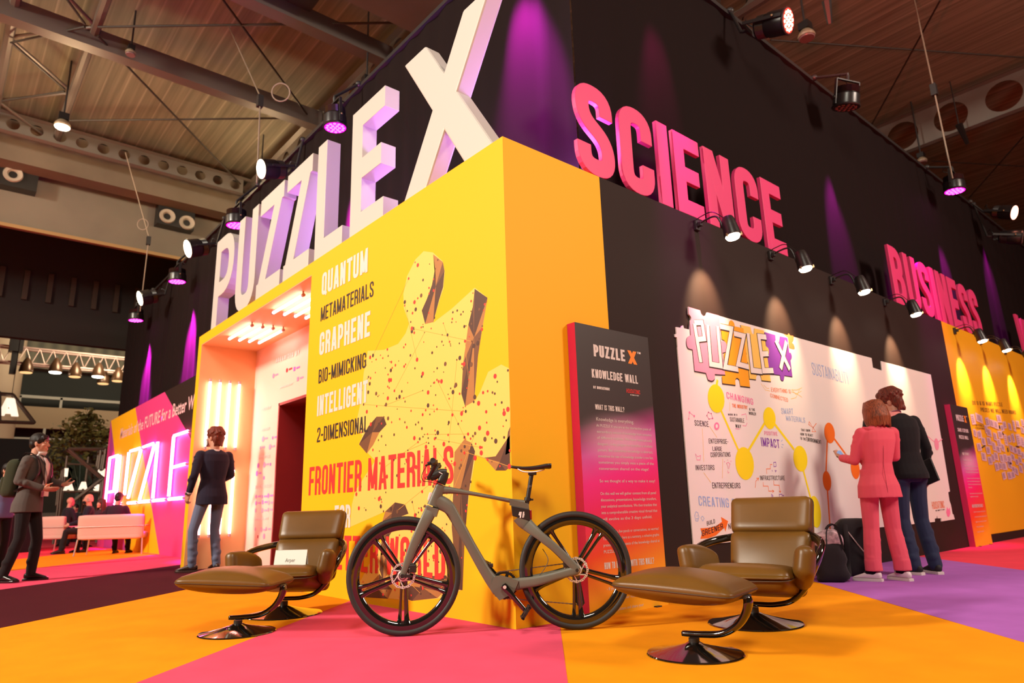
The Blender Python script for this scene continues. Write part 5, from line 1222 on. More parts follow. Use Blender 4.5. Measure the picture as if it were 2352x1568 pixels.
# ================================================================ LOUNGE CHAIRS AND FOOTSTOOLS
def leather_mat():
    m = mat('olive_brown_leather', (.142, .064, .009), .38, spec=.40, bump=.10, bscale=240, var=.16, vscale=2.2, bdist=.002); return m
LEA = leather_mat(); SEAM = mat('leather_seam', (.06, .025, .008), .5)
WOOD = mat('black_lacquer', (.007, .005, .004), .09, coat=1., spec=.6)
def piping(pts, parent, r=.004): MB().sweep(pts, r, 6, closed=True).build('piping', SEAM, parent, smooth='all')
def rrect(hx, hy, r, n=6):
    return [(sx*(hx-r)+r*math.cos(a), sy*(hy-r)+r*math.sin(a)) for sx, sy, a0 in ((1, 1, 0), (-1, 1, 90), (-1, -1, 180), (1, -1, 270)) for a in [math.radians(a0+90*i/n) for i in range(n+1)]]
def seam_path(size, r, z0, fn, M, grow=1.004, ax=(0, 1, 2)):
    S = V(size)*.5; out = []; P = rrect(S[ax[0]], S[ax[1]], r)
    d = []
    for i in range(len(P)):
        a, b = P[i], P[(i+1) % len(P)]; k = max(1, int(math.hypot(b[0]-a[0], b[1]-a[1])/.03)); d += [(a[0]+(b[0]-a[0])*j/k, a[1]+(b[1]-a[1])*j/k) for j in range(k)]
    for x, y in d:
        p = V((0, 0, 0)); p[ax[0]] = x*grow; p[ax[1]] = y*grow; p[ax[2]] = z0; u = V([max(-1, min(1, p[i]/S[i])) for i in range(3)]); out.append(M @ fn(p, u))
    return out
def lounge(label, loc, rz):
    # local +Y is the way the sitter faces, +X the sitter's right
    root = empty('lounge_chair', loc, rz, label, 'lounge chair', 'leather swivel lounge chairs')
    MB().lathe([(.292, 0), (.297, .004), (.292, .010), (.22, .022), (.12, .044), (.055, .062), (.036, .070)], 56).build('disc_base', WOOD, root, smooth=True)
    MB().cyl((0, 0, .06), (0, 0, .100), .030, n=20).build('swivel', DARK, root, smooth=True)
    # one bent arm rises on the sitter's left from the disc, wraps behind the back to the right side pad
    pth = [(.05, -.02, .118), (-.03, 0, .12), (-.14, .0, .124), (-.25, 0, .155), (-.335, -.005, .235), (-.385, -.02, .33), (-.425, -.06, .42), (-.425, -.16, .485), (-.35, -.29, .525), (-.20, -.375, .54), (-.04, -.395, .54), (.12, -.375, .53), (.26, -.28, .51), (.335, -.14, .485), (.355, 0, .45), (.345, .06, .41)]
    rr = [.021, .024, .025, .026, .029, .034, .036, .034, .030, .026, .026, .026, .026, .026, .024, .018]
    MB().sweep(smooth_path(pth, 6), [(a, a*.62) for a in lerp_list(rr, 6)], 14, e=2.6).build('bent_arm', WOOD, root, smooth='all')
    # seat
    def seat(p, u):
        p = p.copy(); f = (u.y+1)/2
        p.z += .018*(1-u.x**2)*(1-u.y**2)*(1 if u.z > 0 else -.6) - .035*(1-f) + (.0 if u.z > 0 else .03*f)
        p.x *= 1+.03*f
        if u.z < 0: p.x *= .93; p.y = p.y*.94
        p.z -= .03*max(0, f-.8)*5*(1-.2*abs(u.x)) if u.z > 0 else 0
        return p
    M1 = Matrix.Translation((-.04, .05, .285)) @ Matrix.Rotation(math.radians(4), 4, 'X')
    s = MB().cushion((.57, .60, .18), .06, seat, 12, M1).build('seat_cushion', LEA, root, smooth='all')
    piping(seam_path((.57, .60, .18), .06, .02, seat, M1), s)
    # back: lumbar pad and head pad on one leaning plane
    M2 = Matrix.Translation((-.075, -.215, .315)) @ Matrix.Rotation(math.radians(22), 4, 'X')
    def lum(p, u):
        p = p.copy(); p.y += .020*(1-u.x**2)*(1 if u.y > 0 else .3)*(1-u.z**2); p.x *= 1+.02*u.z; return p
    MB().cushion((.535, .135, .34), .05, lum, 10, M2 @ Matrix.Translation((0, 0, .085))).build('back_cushion', LEA, root, smooth='all')
    def hd(p, u):
        p = p.copy(); p.y += .014*(1-u.x**2)*(1 if u.y > 0 else .2)*(.4-.6*u.z)-.010*(u.z+1)/2; p.x *= 1.01+.02*u.z; p.z += .006*u.x*0; return p
    h = MB().cushion((.545, .13, .265), .045, hd, 10, M2 @ Matrix.Translation((0, -.004, .375))).build('head_cushion', LEA, root, smooth='all')
    piping(seam_path((.545, .13, .265), .045, .0, hd, M2 @ Matrix.Translation((0, -.004, .375)), 1.004, (0, 2, 1)), h)
    MB().cushion((.53, .03, .47), .014, None, 6, M2 @ Matrix.Translation((0, -.075, .275))).build('back_shell', LEA, root, smooth='all')
    for sx in (-1, 1):
        def pad(p, u):
            p = p.copy(); f = (u.y+1)/2; p.z *= .80+.30*math.sin(pi*min(1, f*.9+.15)); p.z += .02*f; p.x += .014*(1-u.y**2)*(1-u.z**2)*(1 if u.x > 0 else -1); p.z -= .035*(1-f); return p
        Mp = Matrix.Translation((sx*.332-.035, .10, .375)) @ Matrix.Rotation(math.radians(-14*sx), 4, 'Z') @ Matrix.Rotation(math.radians(12*sx), 4, 'Y') @ Matrix.Rotation(math.radians(6), 4, 'X')
        MB().cushion((.105, .36, .23), .048, pad, 9, Mp).build('arm_pad', LEA, root, smooth='all')
    return root
def stool(label, loc, rz):
    root = empty('footstool', loc, rz, label, 'footstool', 'leather footstools in front of the lounge chairs')
    MB().lathe([(.246, 0), (.251, .004), (.246, .010), (.18, .020), (.10, .038), (.048, .052), (.034, .060)], 52).build('disc_base', WOOD, root, smooth=True)
    MB().cyl((0, 0, .05), (0, 0, .080), .028, n=20).build('swivel', DARK, root, smooth=True)
    pth = [(.06, 0, .098), (-.04, 0, .100), (-.15, 0, .112), (-.235, 0, .155), (-.285, 0, .215), (-.305, 0, .270), (-.30, 0, .298)]
    MB().sweep(smooth_path(pth, 6), [(a, a*.7) for a in lerp_list([.020, .023, .024, .026, .029, .032, .028], 6)], 14, e=2.6).build('bent_arm', WOOD, root, smooth='all')
    def cu(p, u):
        p = p.copy(); e = max(abs(u.x), abs(u.y)); k = (1-u.x**2)*(1-u.y**2)
        p.z = p.z*(.40+.60*(1-abs(u.x)**3)*(1-abs(u.y)**4*.55)) + (.030*k if u.z > 0 else -.012*k); return p
    Mq = Matrix.Translation((.03, 0, .335)) @ Matrix.Rotation(math.radians(-3), 4, 'Y')
    c = MB().cushion((.66, .46, .13), .05, cu, 14, Mq).build('cushion', LEA, root, smooth='all')
    piping(seam_path((.66, .46, .13), .05, -.004, cu, Mq), c, .0035)
    MB().box((-.31, -.05, .292), (-.20, .05, .306)).build('cushion_plate', DARK, root, bevel=.003)
    return root
# facing directions come from the disc positions on the floor
c2, o2 = at_z(1735, 1432), at_z(1597, 1502); c1, o1 = at_z(651, 1411), at_z(545, 1453)
fa = lambda d: math.atan2(d.y, d.x)-pi/2
r2 = fa(o2-c2); r1 = fa(o1-c1)
lounge('olive brown leather lounge chair on the orange carpet before the mural board', c2, r2)
lounge('olive brown leather lounge chair with a white card on its seat, before the yellow front', c1, r1)
stool('leather footstool at the front right, overlapping the rear bicycle wheel', o2, r2)
stool('leather footstool left of the bicycle, in front of the chair with the card', o1, r1)
f1 = (o1-c1).normalized(); s1 = V((f1.y, -f1.x, 0))
cp = V((c1.x, c1.y, 0))+f1*.02
card = empty('name_card', (cp.x-s1.x*.05, cp.y-s1.y*.05, .375), r1, 'white lettered card standing on the seat of the left lounge chair', 'card')
MB().prism([V((-.13, .03, 0)), V((.13, .03, 0)), V((.13, .0, .115)), V((-.13, .0, .115))], (0, -.002, 0)).prism([V((-.13, -.03, 0)), V((.13, -.03, 0)), V((.13, .0, .115)), V((-.13, .0, .115))], (0, .002, 0)).build('folded_card', mat('card_white', (.84, .82, .76), .5), card)
body_text('lettering', 'Arper', (.04, .0255, .0235), (-.08, 0, 0), (0, -.0078, .030), mat('grey_print', (.30, .27, .24), .6), card)
# ================================================================ PEOPLE
SKIN = mat('skin', (.52, .25, .17), .5, spec=.4, var=.05, vscale=30)
def cloth(name, c, r=.85): return mat(name, c, r, spec=.2, sheen=.08, bump=.22, bscale=260)
def dirv(v): return V(v).normalized()
def hand_prims(mb, w, d, n, th, curl=.35, sc=1., spread=.10, r0=.0078):
    # wrist, finger direction, palm normal, thumb side: palm plus five separate bent fingers
    w = V(w); d = dirv(d); n = dirv(V(n)-d*V(n).dot(d)); s = d.cross(n).normalized()
    if s.dot(V(th)) < 0: s = -s
    R = Matrix((s, d, n)).transposed()
    mb.ball(w+d*.045*sc, (.039*sc, .052*sc, .017*sc), R); mb.ball(w+d*.075*sc, (.037*sc, .028*sc, .0135*sc), R)
    mb.cap(w-d*.03*sc, w+d*.02*sc, .026*sc, .024*sc)
    for i, (o, L) in enumerate(((.029, .074), (.010, .083), (-.010, .077), (-.028, .060))):
        p = w+d*(.090-.005*abs(i-1))*sc+s*o*sc; a = -spread*(i-1.3); q = (d*math.cos(a)-s*math.sin(-a)*-1*(1 if False else -1)*-1)
        q = (d+s*(o*2.2*spread*10)*.35).normalized(); c = curl*(.55+.12*i)
        rr = [r0*1.08*sc, r0*1.0*sc, r0*.92*sc, r0*.82*sc]; P = [p]
        for k, f in enumerate((.44, .32, .24)):
            ang = c*(k+1)*.85; P.append(P[-1]+(q*math.cos(ang)+n*math.sin(ang))*(L*f*sc))
        mb.chain(P, rr, 8)
    b = w+d*.022*sc+s*.028*sc; q = (d*.62+s*.72+n*.28).normalized(); q2 = (d*.85+s*.30+n*.42).normalized()
    mb.chain([b, b+q*.034*sc, b+q*.034*sc+q2*.030*sc, b+q*.034*sc+q2*.052*sc], [.0125*sc, .0105*sc, .0092*sc, .0080*sc], 8)
def head_frame(c, yaw=0, pitch=0, roll=0):
    return Matrix.Translation(V(c)) @ Euler((pitch, roll, yaw), 'XYZ').to_matrix().to_4x4()
def head_prims(mb, M, fem=False):
    R = M.to_3x3(); f = lambda x, y, z: M @ V((x, y, z)); k = .95 if fem else 1
    mb.ball(f(0, -.014, .032), (.074*k, .094*k, .094*k), R, 18, 12); mb.ball(f(0, .022, -.030), (.062*k, .070*k, .088*k), R, 18, 12)
    mb.ball(f(0, .040, -.082), (.044*k, .044*k, .034*k), R); mb.ball(f(0, .078, -.100), (.022*k, .017, .017), R)
    mb.cap(f(0, .086, .012), f(0, .108, -.030), .0085, .0125); mb.ball(f(.010, .100, -.034), .009); mb.ball(f(-.010, .100, -.034), .009)
    mb.cap(f(-.034, .080, .030), f(.034, .080, .030), .011, .011)
    mb.cap(f(-.016, .0905, -.0625), f(.016, .0905, -.0625), .0075, .0075); mb.cap(f(-.013, .089, -.0745), f(.013, .089, -.0745), .008, .008)
    for s in (-1, 1):
        mb.ball(f(s*.040, .066, -.022), (.022, .022, .020), R); mb.ball(f(s*.074*k, -.006, -.012), (.011, .020, .032), R); mb.ball(f(s*.079*k, -.014, -.004), (.008, .010, .020), R)
def face_bits(root, M, hairm):
    e = MB(); e.k = 0
    for s in (-1, 1):
        e.k = 0; e.ball(M @ V((s*.031, .0755, .008)), (.0125, .0105, .0085), M.to_3x3()); e.k = 1; e.ball(M @ V((s*.031, .0835, .008)), (.0055, .0035, .0055), M.to_3x3())
    e.build('eye', [mat('eye_white', (.6, .5, .45), .3), mat('iris_dark', (.015, .008, .006), .2)], root, smooth='all')
    b = MB()
    for s in (-1, 1): b.chain([M @ V((s*.014, .0925, .028)), M @ V((s*.032, .0905, .034)), M @ V((s*.050, .078, .029))], [.0035, .0042, .0025], 6)
    b.build('eyebrow', hairm, root, smooth='all')
def hair_mesh(root, M, m, style):
    mb = MB(); R = M.to_3x3(); f = lambda x, y, z: M @ V((x, y, z))
    if style == 'short':
        mb.ball(f(0, -.020, .040), (.082, .100, .098), R, 18, 12); mb.ball(f(0, -.055, -.005), (.076, .058, .075), R)
        for i in range(16): a = -1.1+2.2*i/15; mb.cap(f(.062*math.sin(a), .048+.018*math.cos(a*1.2), .094-.012*abs(a)), f(.070*math.sin(a)+.008, .080-.012*abs(a), .070-.020*abs(a)), .016, .007)
        for s in (-1, 1): mb.cap(f(s*.074, .012, .04), f(s*.074, .004, -.012), .014, .006)
    elif style == 'thick':
        mb.ball(f(0, -.022, .046), (.092, .110, .104), R, 18, 12); mb.ball(f(0, -.060, -.020), (.086, .062, .085), R); mb.ball(f(0, .052, .088), (.068, .050, .040), R)
        for i in range(26): a = 2*pi*i/26; mb.cap(f(.05*math.cos(a), -.02+.06*math.sin(a), .13), f(.094*math.cos(a+.25), -.025+.112*math.sin(a+.25), .055+.02*math.sin(i*2.1)), .018, .012)
        for i in range(9): a = -1.0+2.*i/8; mb.cap(f(.08*math.sin(a), -.085, .0), f(.072*math.sin(a), -.100*math.cos(a)-.004, -.098-.008*math.cos(i*2)), .022, .012)
    elif style == 'bob':
        mb.ball(f(0, -.018, .040), (.088, .105, .102), R, 18, 12)
        for i in range(30):
            a = -2.35+4.7*i/29; x, y = math.sin(a), -math.cos(a)
            mb.chain([f(.060*x, -.02+.070*y, .10), f(.094*x, -.018+.104*y, .03), f(.103*x, -.020+.112*y, -.065), f(.094*x, -.020+.102*y, -.150-.010*math.cos(i*2.4))], [.026, .022, .021, .011], 8)
        for i in range(7): a = -.9+1.8*i/6; mb.cap(f(.05*math.sin(a), .05, .118), f(.076*math.sin(a), .078, .052), .018, .010)
    elif style == 'ring':
        for i in range(15): a = -2.0+4.0*i/14; mb.cap(f(.074*math.sin(a), -.014-.086*math.cos(a), .025), f(.072*math.sin(a), -.020-.082*math.cos(a), -.045), .014, .012)
    elif style == 'long':
        mb.ball(f(0, -.018, .040), (.088, .105, .102), R, 18, 12)
        for i in range(22): a = -2.0+4.0*i/21; x, y = math.sin(a), -math.cos(a); mb.chain([f(.07*x, -.02+.08*y, .09), f(.096*x, -.02+.106*y, -.05), f(.10*x, -.03+.12*y, -.20), f(.085*x, -.02+.12*y, -.33)], [.026, .024, .026, .014], 8)
    return mb.blob('hair', m, root, vox=.0065, it=2)
def hairmat(name, c):
    m = mat(name, c, .5, spec=.35); nt = m.node_tree; b = nt.nodes['Principled BSDF']; tc = nt.nodes.new('ShaderNodeTexCoord'); mp = nt.nodes.new('ShaderNodeMapping'); mp.inputs['Scale'].default_value = (130, 130, 9)
    n = nt.nodes.new('ShaderNodeTexNoise'); n.inputs['Scale'].default_value = 1; n.inputs['Detail'].default_value = 3
    nt.links.new(tc.outputs['Object'], mp.inputs['Vector']); nt.links.new(mp.outputs['Vector'], n.inputs['Vector'])
    bm = nt.nodes.new('ShaderNodeBump'); bm.inputs['Strength'].default_value = .7; bm.inputs['Distance'].default_value = .008; nt.links.new(n.outputs['Fac'], bm.inputs['Height']); nt.links.new(bm.outputs['Normal'], b.inputs['Normal'])
    r = nt.nodes.new('ShaderNodeValToRGB'); r.color_ramp.elements[0].position = .35; r.color_ramp.elements[1].position = .7; c = lin(c); r.color_ramp.elements[0].color = (*[x*.45 for x in c], 1); r.color_ramp.elements[1].color = (*[min(1, x*1.5) for x in c], 1)
    nt.links.new(n.outputs['Fac'], r.inputs['Fac']); nt.links.new(r.outputs['Color'], b.inputs['Base Color']); return m
STAND = dict(hip=.09, hipz=.92, shz=1.435, shw=.185, head=(0, .015, 1.635), neck=(0, -.015, 1.46), lean=(0, 0),
   Lk=(-.10, .03, .49), La=(-.11, -.02, .085), Lt=(-.13, .17, .03), Rk=(.10, .03, .49), Ra=(.11, -.02, .085), Rt=(.13, .17, .03),
   Le=(-.25, -.03, 1.16), Lw=(-.24, .05, .92), Re=(.25, -.03, 1.16), Rw=(.24, .05, .92))
def shoe(root, name, m, sole_m, ank, toe, low=True, sole_h=.022):
    # a shoe from heel to toe
    a = V((ank[0], ank[1], 0)); t = V((toe[0], toe[1], 0)); d = (t-a).normalized(); lift = ank[2]-.085
    heel = a-d*.075; L = .275; s = V((-d.y, d.x, 0)); vs = []
    prof = ((0, .026, .085), (.05, .034, .098), (.09, .037, .100), (.13, .040, .090), (.17, .044, .072), (.21, .047, .058), (.245, .043, .046), (.268, .030, .036), (.275, .012, .026))
    mb = MB(); n = 12
    for u, w_, h in prof:
        c = heel+d*u
        for k in range(n):
            g = 2*pi*k/n; x, z = math.cos(g), math.sin(g); vs.append(c+s*(w_*math.copysign(abs(x)**.75, x))+V((0, 0, sole_h+lift+(h-sole_h)*(.5+.5*math.copysign(abs(z)**.7, z)))))
    N = len(prof); mb.add(vs, [(i*n+k, i*n+(k+1) % n, (i+1)*n+(k+1) % n, (i+1)*n+k) for i in range(N-1) for k in range(n)]+[tuple(range(n-1, -1, -1)), tuple((N-1)*n+k for k in range(n))])
    o = mb.build(name, m, root, smooth='all', sub=1)
    ol = [heel+d*u+s*(w_*1.06)+V((0, 0, lift)) for u, w_, h in prof]+[heel+d*u-s*(w_*1.06)+V((0, 0, lift)) for u, w_, h in prof[::-1]]
    MB().prism(ol, (0, 0, sole_h+.004)).build('sole', sole_m, o, bevel=.003)
    return o
def person(label, loc, rz, H=1.75, J=None, hair='short', hairm=None, top=None, pants=None, shoes=None, sole=None, hem=.80, flare=1., fem=False, hyaw=0, hpitch=0, hroll=0, hands=None, skin=None, slim=1., vox=.0075, sleeve=1., leg=(.088, .062, .052), face=True, seat=False, socks=None, pant_end=.085):
    j = dict(STAND); j.update(J or {}); sk = skin or SKIN
    root = empty('person', loc, rz, label, 'person'); k = H/1.75; root.scale = (k, k, k)
    root.matrix_basis = Matrix.LocRotScale(V(loc), Euler((0, 0, rz)), V((k, k, k)))
    lx, ly = j['lean']; sh = lambda s: V((s*j['shw']+lx, ly, j['shz'])); hip = lambda s: V((s*j['hip'], 0, j['hipz']))
    nk = V(j['neck'])+V((lx, ly, 0)); hc = V(j['head'])+V((lx, ly, 0)); HM = head_frame(hc, hyaw, hpitch, hroll)
    P = {s: (sh(s), V(j[a+'e']), V(j[a+'w']), hip(s), V(j[a+'k']), V(j[a+'a']), V(j[a+'t'])) for s, a in ((-1, 'L'), (1, 'R'))}
    b = MB(); head_prims(b, HM, fem); b.cap(nk-V((0, 0, .05)), hc+V((0, -.022, -.055)), .060*(.88 if fem else 1), .054*(.88 if fem else 1), 14)
    tw = .92 if fem else 1.
    zs_ = [j['hipz']-.06, j['hipz']+.06, j['hipz']+.16, j['hipz']+.30, j['hipz']+.42, j['shz'], j['shz']+.035]
    def ring(i, z, rx, ry): f = (z-j['hipz'])/(j['shz']-j['hipz']); f = max(0, min(1.1, f)); return (lx*f, ly*f-.005, z, rx, ry)
    body = [(.150, .105), (.158, .108), (.135*tw, .095), (.158*tw, .108), (.172*tw, .112), (.140*tw, .080), (.06, .05)]
    b.loft([ring(i, z, rx*.85, ry*.85) for i, (z, (rx, ry)) in enumerate(zip(zs_, body))])
    for s in (-1, 1):
        S, E, W_, Hp, K, A, T = P[s]
        b.chain([S+V((-s*.035, 0, -.045)), E, W_], [.040, .034, .026]); b.chain([Hp, K, A], [.082*slim, .055*slim, .038]); b.cap(A-V((0, 0, .012)), V((A.x+(T.x-A.x)*.55, A.y+(T.y-A.y)*.55, A.z-.052)), .027, .014)
        hd = (hands or {}).get('L' if s < 0 else 'R')
        d = (W_-E).normalized()
        if hd: hand_prims(b, W_+d*.012, hd[0] or d, hd[1], hd[2], hd[3])
        else: hand_prims(b, W_+d*.012, d, (-s, .25, 0), (0, 1, 0), .38)
    b.blob('body', sk, root, vox=vox*.85, it=3)
    if face: face_bits(root, HM, hairm)
    if hair: hair_mesh(root, HM, hairm, hair)
    t = MB(); zb = hem
    if seat: zb = j['hipz']-.06
    hemw = .182*flare
    rr = [ring(0, zb, hemw, .142*flare), ring(0, j['hipz']-.02, .182*(flare*.5+.5), .146)] if not seat else [ring(0, zb, .17, .125)]
    rr = [(x, y-.014, z, a, c) for x, y, z, a, c in rr]+[ring(0, j['hipz']+.08, .166*tw+.004, .126)]
    rr += [ring(0, j['hipz']+.19, .148*tw, .114), ring(0, j['hipz']+.30, .172*tw, .124), ring(0, j['hipz']+.42, .188*tw, .126), ring(0, j['shz']-.01, .178*tw, .104), ring(0, j['shz']+.030, .120*tw, .075), ring(0, j['shz']+.055, .070, .060)]
    t.loft(rr, 24)
    for s in (-1, 1):
        S, E, W_ = P[s][:3]; We = E+(W_-E)*sleeve
        t.ball(S+V((-s*.022, 0, -.022)), (.060, .064, .058)); t.chain([S+V((-s*.006, 0, -.022)), S+(E-S)*.5, E, E+(We-E)*.5, We], [.062, .057, .050, .045, .041])
        for q in range(5): f = .2+.16*q; p = S+(E-S)*f if q < 3 else E+(We-E)*(f-.5); t.ball(p+V((s*.028, .01*(-1)**q, 0)), .034)
    t.blob('jacket', top, root, vox=vox, it=4)
    p = MB()
    p.loft([(0, -.004, j['hipz']-.085, .128, .100), (0, -.004, j['hipz'], .162, .118), (0, 0, j['hipz']+.08, .150, .108), (0, 0, j['hipz']+.14, .142, .102)], 24)
    for s in (-1, 1):
        Hp, K, A = P[s][3:6]; A2 = K+(A-K)*(1-(pant_end-.085)/.40) if pant_end > .085 else A
        p.chain([Hp+V((0, -.008, -.02)), Hp+(K-Hp)*.5, K, K+(A2-K)*.5, A2], [leg[0]*1.03, (leg[0]+leg[1])*.5, leg[1], (leg[1]+leg[2])*.5+.003, leg[2]])
        p.ball(Hp+V((s*.01, -.035, -.05)), (.076, .066, .085))
        if pant_end > .085: p.sweep([A2+V((0, 0, .03)), A2-V((0, 0, leg[2]*.9))], [leg[2], leg[2]*1.04], 18)
        for q in range(4): f = .30+.18*q; p.ball(K+(A2-K)*f+V((.012*(-1)**q, -.012, 0)), leg[1]*.86)
    p.blob('trousers', pants, root, vox=vox, it=4)
    for s, a in ((-1, 'L'), (1, 'R')):
        if socks: MB().chain([P[s][4]+(P[s][5]-P[s][4])*.75, P[s][5], P[s][5]+(P[s][6]-P[s][5])*.25], [.040, .040, .038]).build('sock', socks, root, smooth='all')
        shoe(root, 'shoe', shoes, sole or shoes, P[s][5], P[s][6])
    root['_h'] = 0; del root['_h']
    return root, HM, P, k
HB1 = hairmat('red_brown_hair', (.14, .022, .010)); HB2 = hairmat('black_hair', (.010, .006, .006)); HB3 = hairmat('auburn_bob_hair', (.26, .060, .020)); HG = hairmat('grey_hair', (.42, .33, .28))
NAVY = cloth('navy_wool', (.016, .012, .028)); JEAN = cloth('faded_denim', (.13, .15, .24)); GREYW = cloth('grey_wool', (.085, .072, .066)); BLKC = cloth('black_cloth', (.010, .008, .009))
CORAL = cloth('pink_suiting', (.76, .095, .145)); DENIM = cloth('dark_denim', (.022, .030, .068)); KNIT = cloth('black_knit', (.006, .005, .007)); BSHOE = mat('black_shoe', (.010, .007, .007), .25); BRSHOE = mat('brown_boot', (.035, .012, .008), .35)
WSHOE = mat('white_trainer', (.78, .62, .66), .5); WSOLE = mat('white_sole', (.70, .60, .58), .6); SHIRT = cloth('white_shirt', (.72, .62, .62)); MASKM = cloth('white_mask', (.70, .62, .62))
Rd = math.radians
# --- the man in the navy blazer, seen from behind in the alcove mouth
n_, HM, P, k = person('person seen from behind in navy blazer and faded jeans by the alcove tube lights', (-6.97, .16, 0), Rd(97), 2.02,
   dict(Lk=(-.185, .03, .49), La=(-.150, .06, .085), Lt=(-.28, .20, .03), Rk=(.085, .03, .49), Ra=(.115, -.02, .085), Rt=(.13, .17, .03), Le=(-.255, -.06, 1.17), Lw=(-.27, .03, .95), Re=(.245, .03, 1.17), Rw=(.14, .20, 1.08), head=(-.01, .015, 1.64)),
   'thick', HB1, NAVY, JEAN, BRSHOE, None, .80, 1.06, hyaw=Rd(28), hands={'L': (None, (1, .3, 0), (0, 1, 0), .9), 'R': ((-.9, .4, .1), (0, -.3, -1), (0, .2, 1), .5)}, slim=.92, leg=(.084, .058, .050), sleeve=.93)
MB().sweep([V((.058*math.cos(a), -.012+.062*math.sin(a), 1.478+.012*math.sin(a))) for a in [2*pi*i/24 for i in range(24)]], [(.008, .018)]*24, 8, closed=True).build('shirt_collar', SHIRT, n_, smooth='all')
L = P[-1]; d = (L[2]-L[1]).normalized(); MB().cyl(L[2]-d*.028, L[2]+d*.006, .039, n=16).build('shirt_cuff', SHIRT, n_, smooth=True)
w_ = MB().cyl(L[2]+d*.004, L[2]+d*.022, .034, n=16).build('wrist_watch', mat('watch_steel', (.4, .38, .36), .3, metal=.8), n_, smooth=True); MB().cyl(L[2]+d*.013+V((-.030, -.01, 0)), L[2]+d*.013+V((-.042, -.014, 0)), .018, n=14).build('dial', mat('watch_dial', (.05, .05, .06), .2), w_, smooth=True)
mk = MB(); Hf = lambda x, y, z: HM @ V((x, y, z)); mk.add([Hf(-.066, .055, -.01), Hf(-.03, .102, -.012), Hf(.03, .102, -.012), Hf(.066, .055, -.01), Hf(-.066, .05, -.085), Hf(-.03, .098, -.112), Hf(.03, .098, -.112), Hf(.066, .05, -.085)], [(0, 4, 5, 1), (1, 5, 6, 2), (2, 6, 7, 3)]); mk.build('face_mask', MASKM, n_, smooth=True)
# --- the man in the grey blazer talking at the far left
m1, HM, P, k = person('person in grey blazer and white shirt gesturing with both hands, backpack on', (-7.745, -1.95, 0), Rd(-34), 1.93,
   dict(Lk=(-.10, .09, .49), La=(-.12, .06, .085), Lt=(-.14, .25, .03), Rk=(.10, .0, .50), Ra=(.11, -.12, .085), Rt=(.15, .07, .03), Re=(.265, -.01, 1.165), Rw=(.17, .215, 1.075), Le=(-.25, .08, 1.175), Lw=(-.12, .29, 1.13), lean=(0, .01), head=(0, .02, 1.63)),
   'short', HB2, GREYW, BLKC, BSHOE, None, .80, 1.05, hyaw=Rd(6), hands={'R': ((-.25, .95, -.1), (-.75, .1, .55), (.3, .4, .8), .28), 'L': ((.25, .95, .05), (.6, -.1, .6), (-.3, .4, .8), .35)}, sleeve=.95)
hf = lambda x, y, z: HM @ V((x, y, z))
mk = MB()
pts = [hf(.064*math.sin(a), .020+.075*math.cos(a), -.105) for a in [-1.5+3.*i/12 for i in range(13)]]+[hf(.056*math.sin(a), .012+.068*math.cos(a), -.145) for a in [-1.5+3.*i/12 for i in range(13)]]
mk.add(pts, [(i, i+1, 14+i, 13+i) for i in range(12)]); o = mk.build('face_mask', MASKM, m1, smooth=True); o.modifiers.new('s', 'SOLIDIFY').thickness = .004
for s in (-1, 1): MB().sweep([hf(s*.062, .022, -.11), hf(s*.078, -.012, -.03)], .0022, 6).build('mask_loop', MASKM, o, smooth=True)
# open blazer front: shirt, tie-less collar and lapels
sf = MB(); zz = [1.455, 1.38, 1.25, 1.10, .98]; yy = [.075, .128, .142, .128, .128]; ww = [.030, .045, .040, .032, .02]
vs = [V((s*w, y+.03*(z-.9)/.55+.006, z)) for z, y, w in zip(zz, yy, ww) for s in (-1, 1)]; sf.add(vs, [(2*i, 2*i+1, 2*i+3, 2*i+2) for i in range(4)]); o = sf.build('shirt_front', SHIRT, m1, smooth=True); o.modifiers.new('s', 'SOLIDIFY').thickness = .008
cl = MB()
for s in (-1, 1): cl.add([V((s*.008, .105, 1.452)), V((s*.062, .055, 1.50)), V((s*.078, .05, 1.468)), V((s*.042, .125, 1.405))], [(0, 1, 2, 3)])
o = cl.build('shirt_collar', SHIRT, m1, smooth=True); o.modifiers.new('s', 'SOLIDIFY').thickness = .005
lp = MB()
for s in (-1, 1): lp.add([V((s*.060, .07, 1.49)), V((s*.098, .085, 1.44)), V((s*.105, .150, 1.31)), V((s*.034, .172, 1.13)), V((s*.046, .160, 1.25)), V((s*.052, .142, 1.38))], [(0, 1, 2, 5), (5, 2, 4), (4, 2, 3)])
o = lp.build('lapel', GREYW, m1, smooth=True); o.modifiers.new('s', 'SOLIDIFY').thickness = .007
# lanyard and badge, backpack: things the man carries
def at_person(o, root, k):
    o.rotation_euler = root.rotation_euler; o.location = root.location; o.scale = (k, k, k); return o
bd = tag(MB().box((-.052, .178, .985), (.052, .183, 1.135)).build('name_badge', SHIRT, bevel=.002), 'white name badge hanging on the shirt of the gesturing person', 'badge'); at_person(bd, m1, k)
MB().box((-.052, .1831, 1.11), (.052, .1845, 1.135)).build('badge_band', mat('badge_orange', (.8, .25, .04), .5), bd)
for s in (-1, 1): MB().sweep(smooth_path([V((s*.055, .03, 1.50)), V((s*.062, .12, 1.42)), V((s*.040, .170, 1.28)), V((0, .183, 1.14))], 5), [(.007, .0015)]*16, 6).build('lanyard', BLACKP, bd, smooth=True)
PACK = cloth('dark_green_pack', (.030, .034, .016))
bp_ = empty('backpack', m1.location, m1.rotation_euler.z, 'dark green backpack worn by the gesturing person', 'backpack'); bp_.scale = (k, k, k)
MB().cushion((.30, .17, .46), .07, lambda p, u: p+V((0, .02*u.z, 0)), 9, Matrix.Translation((0, -.19, 1.21))).build('bag', PACK, bp_, smooth='all')
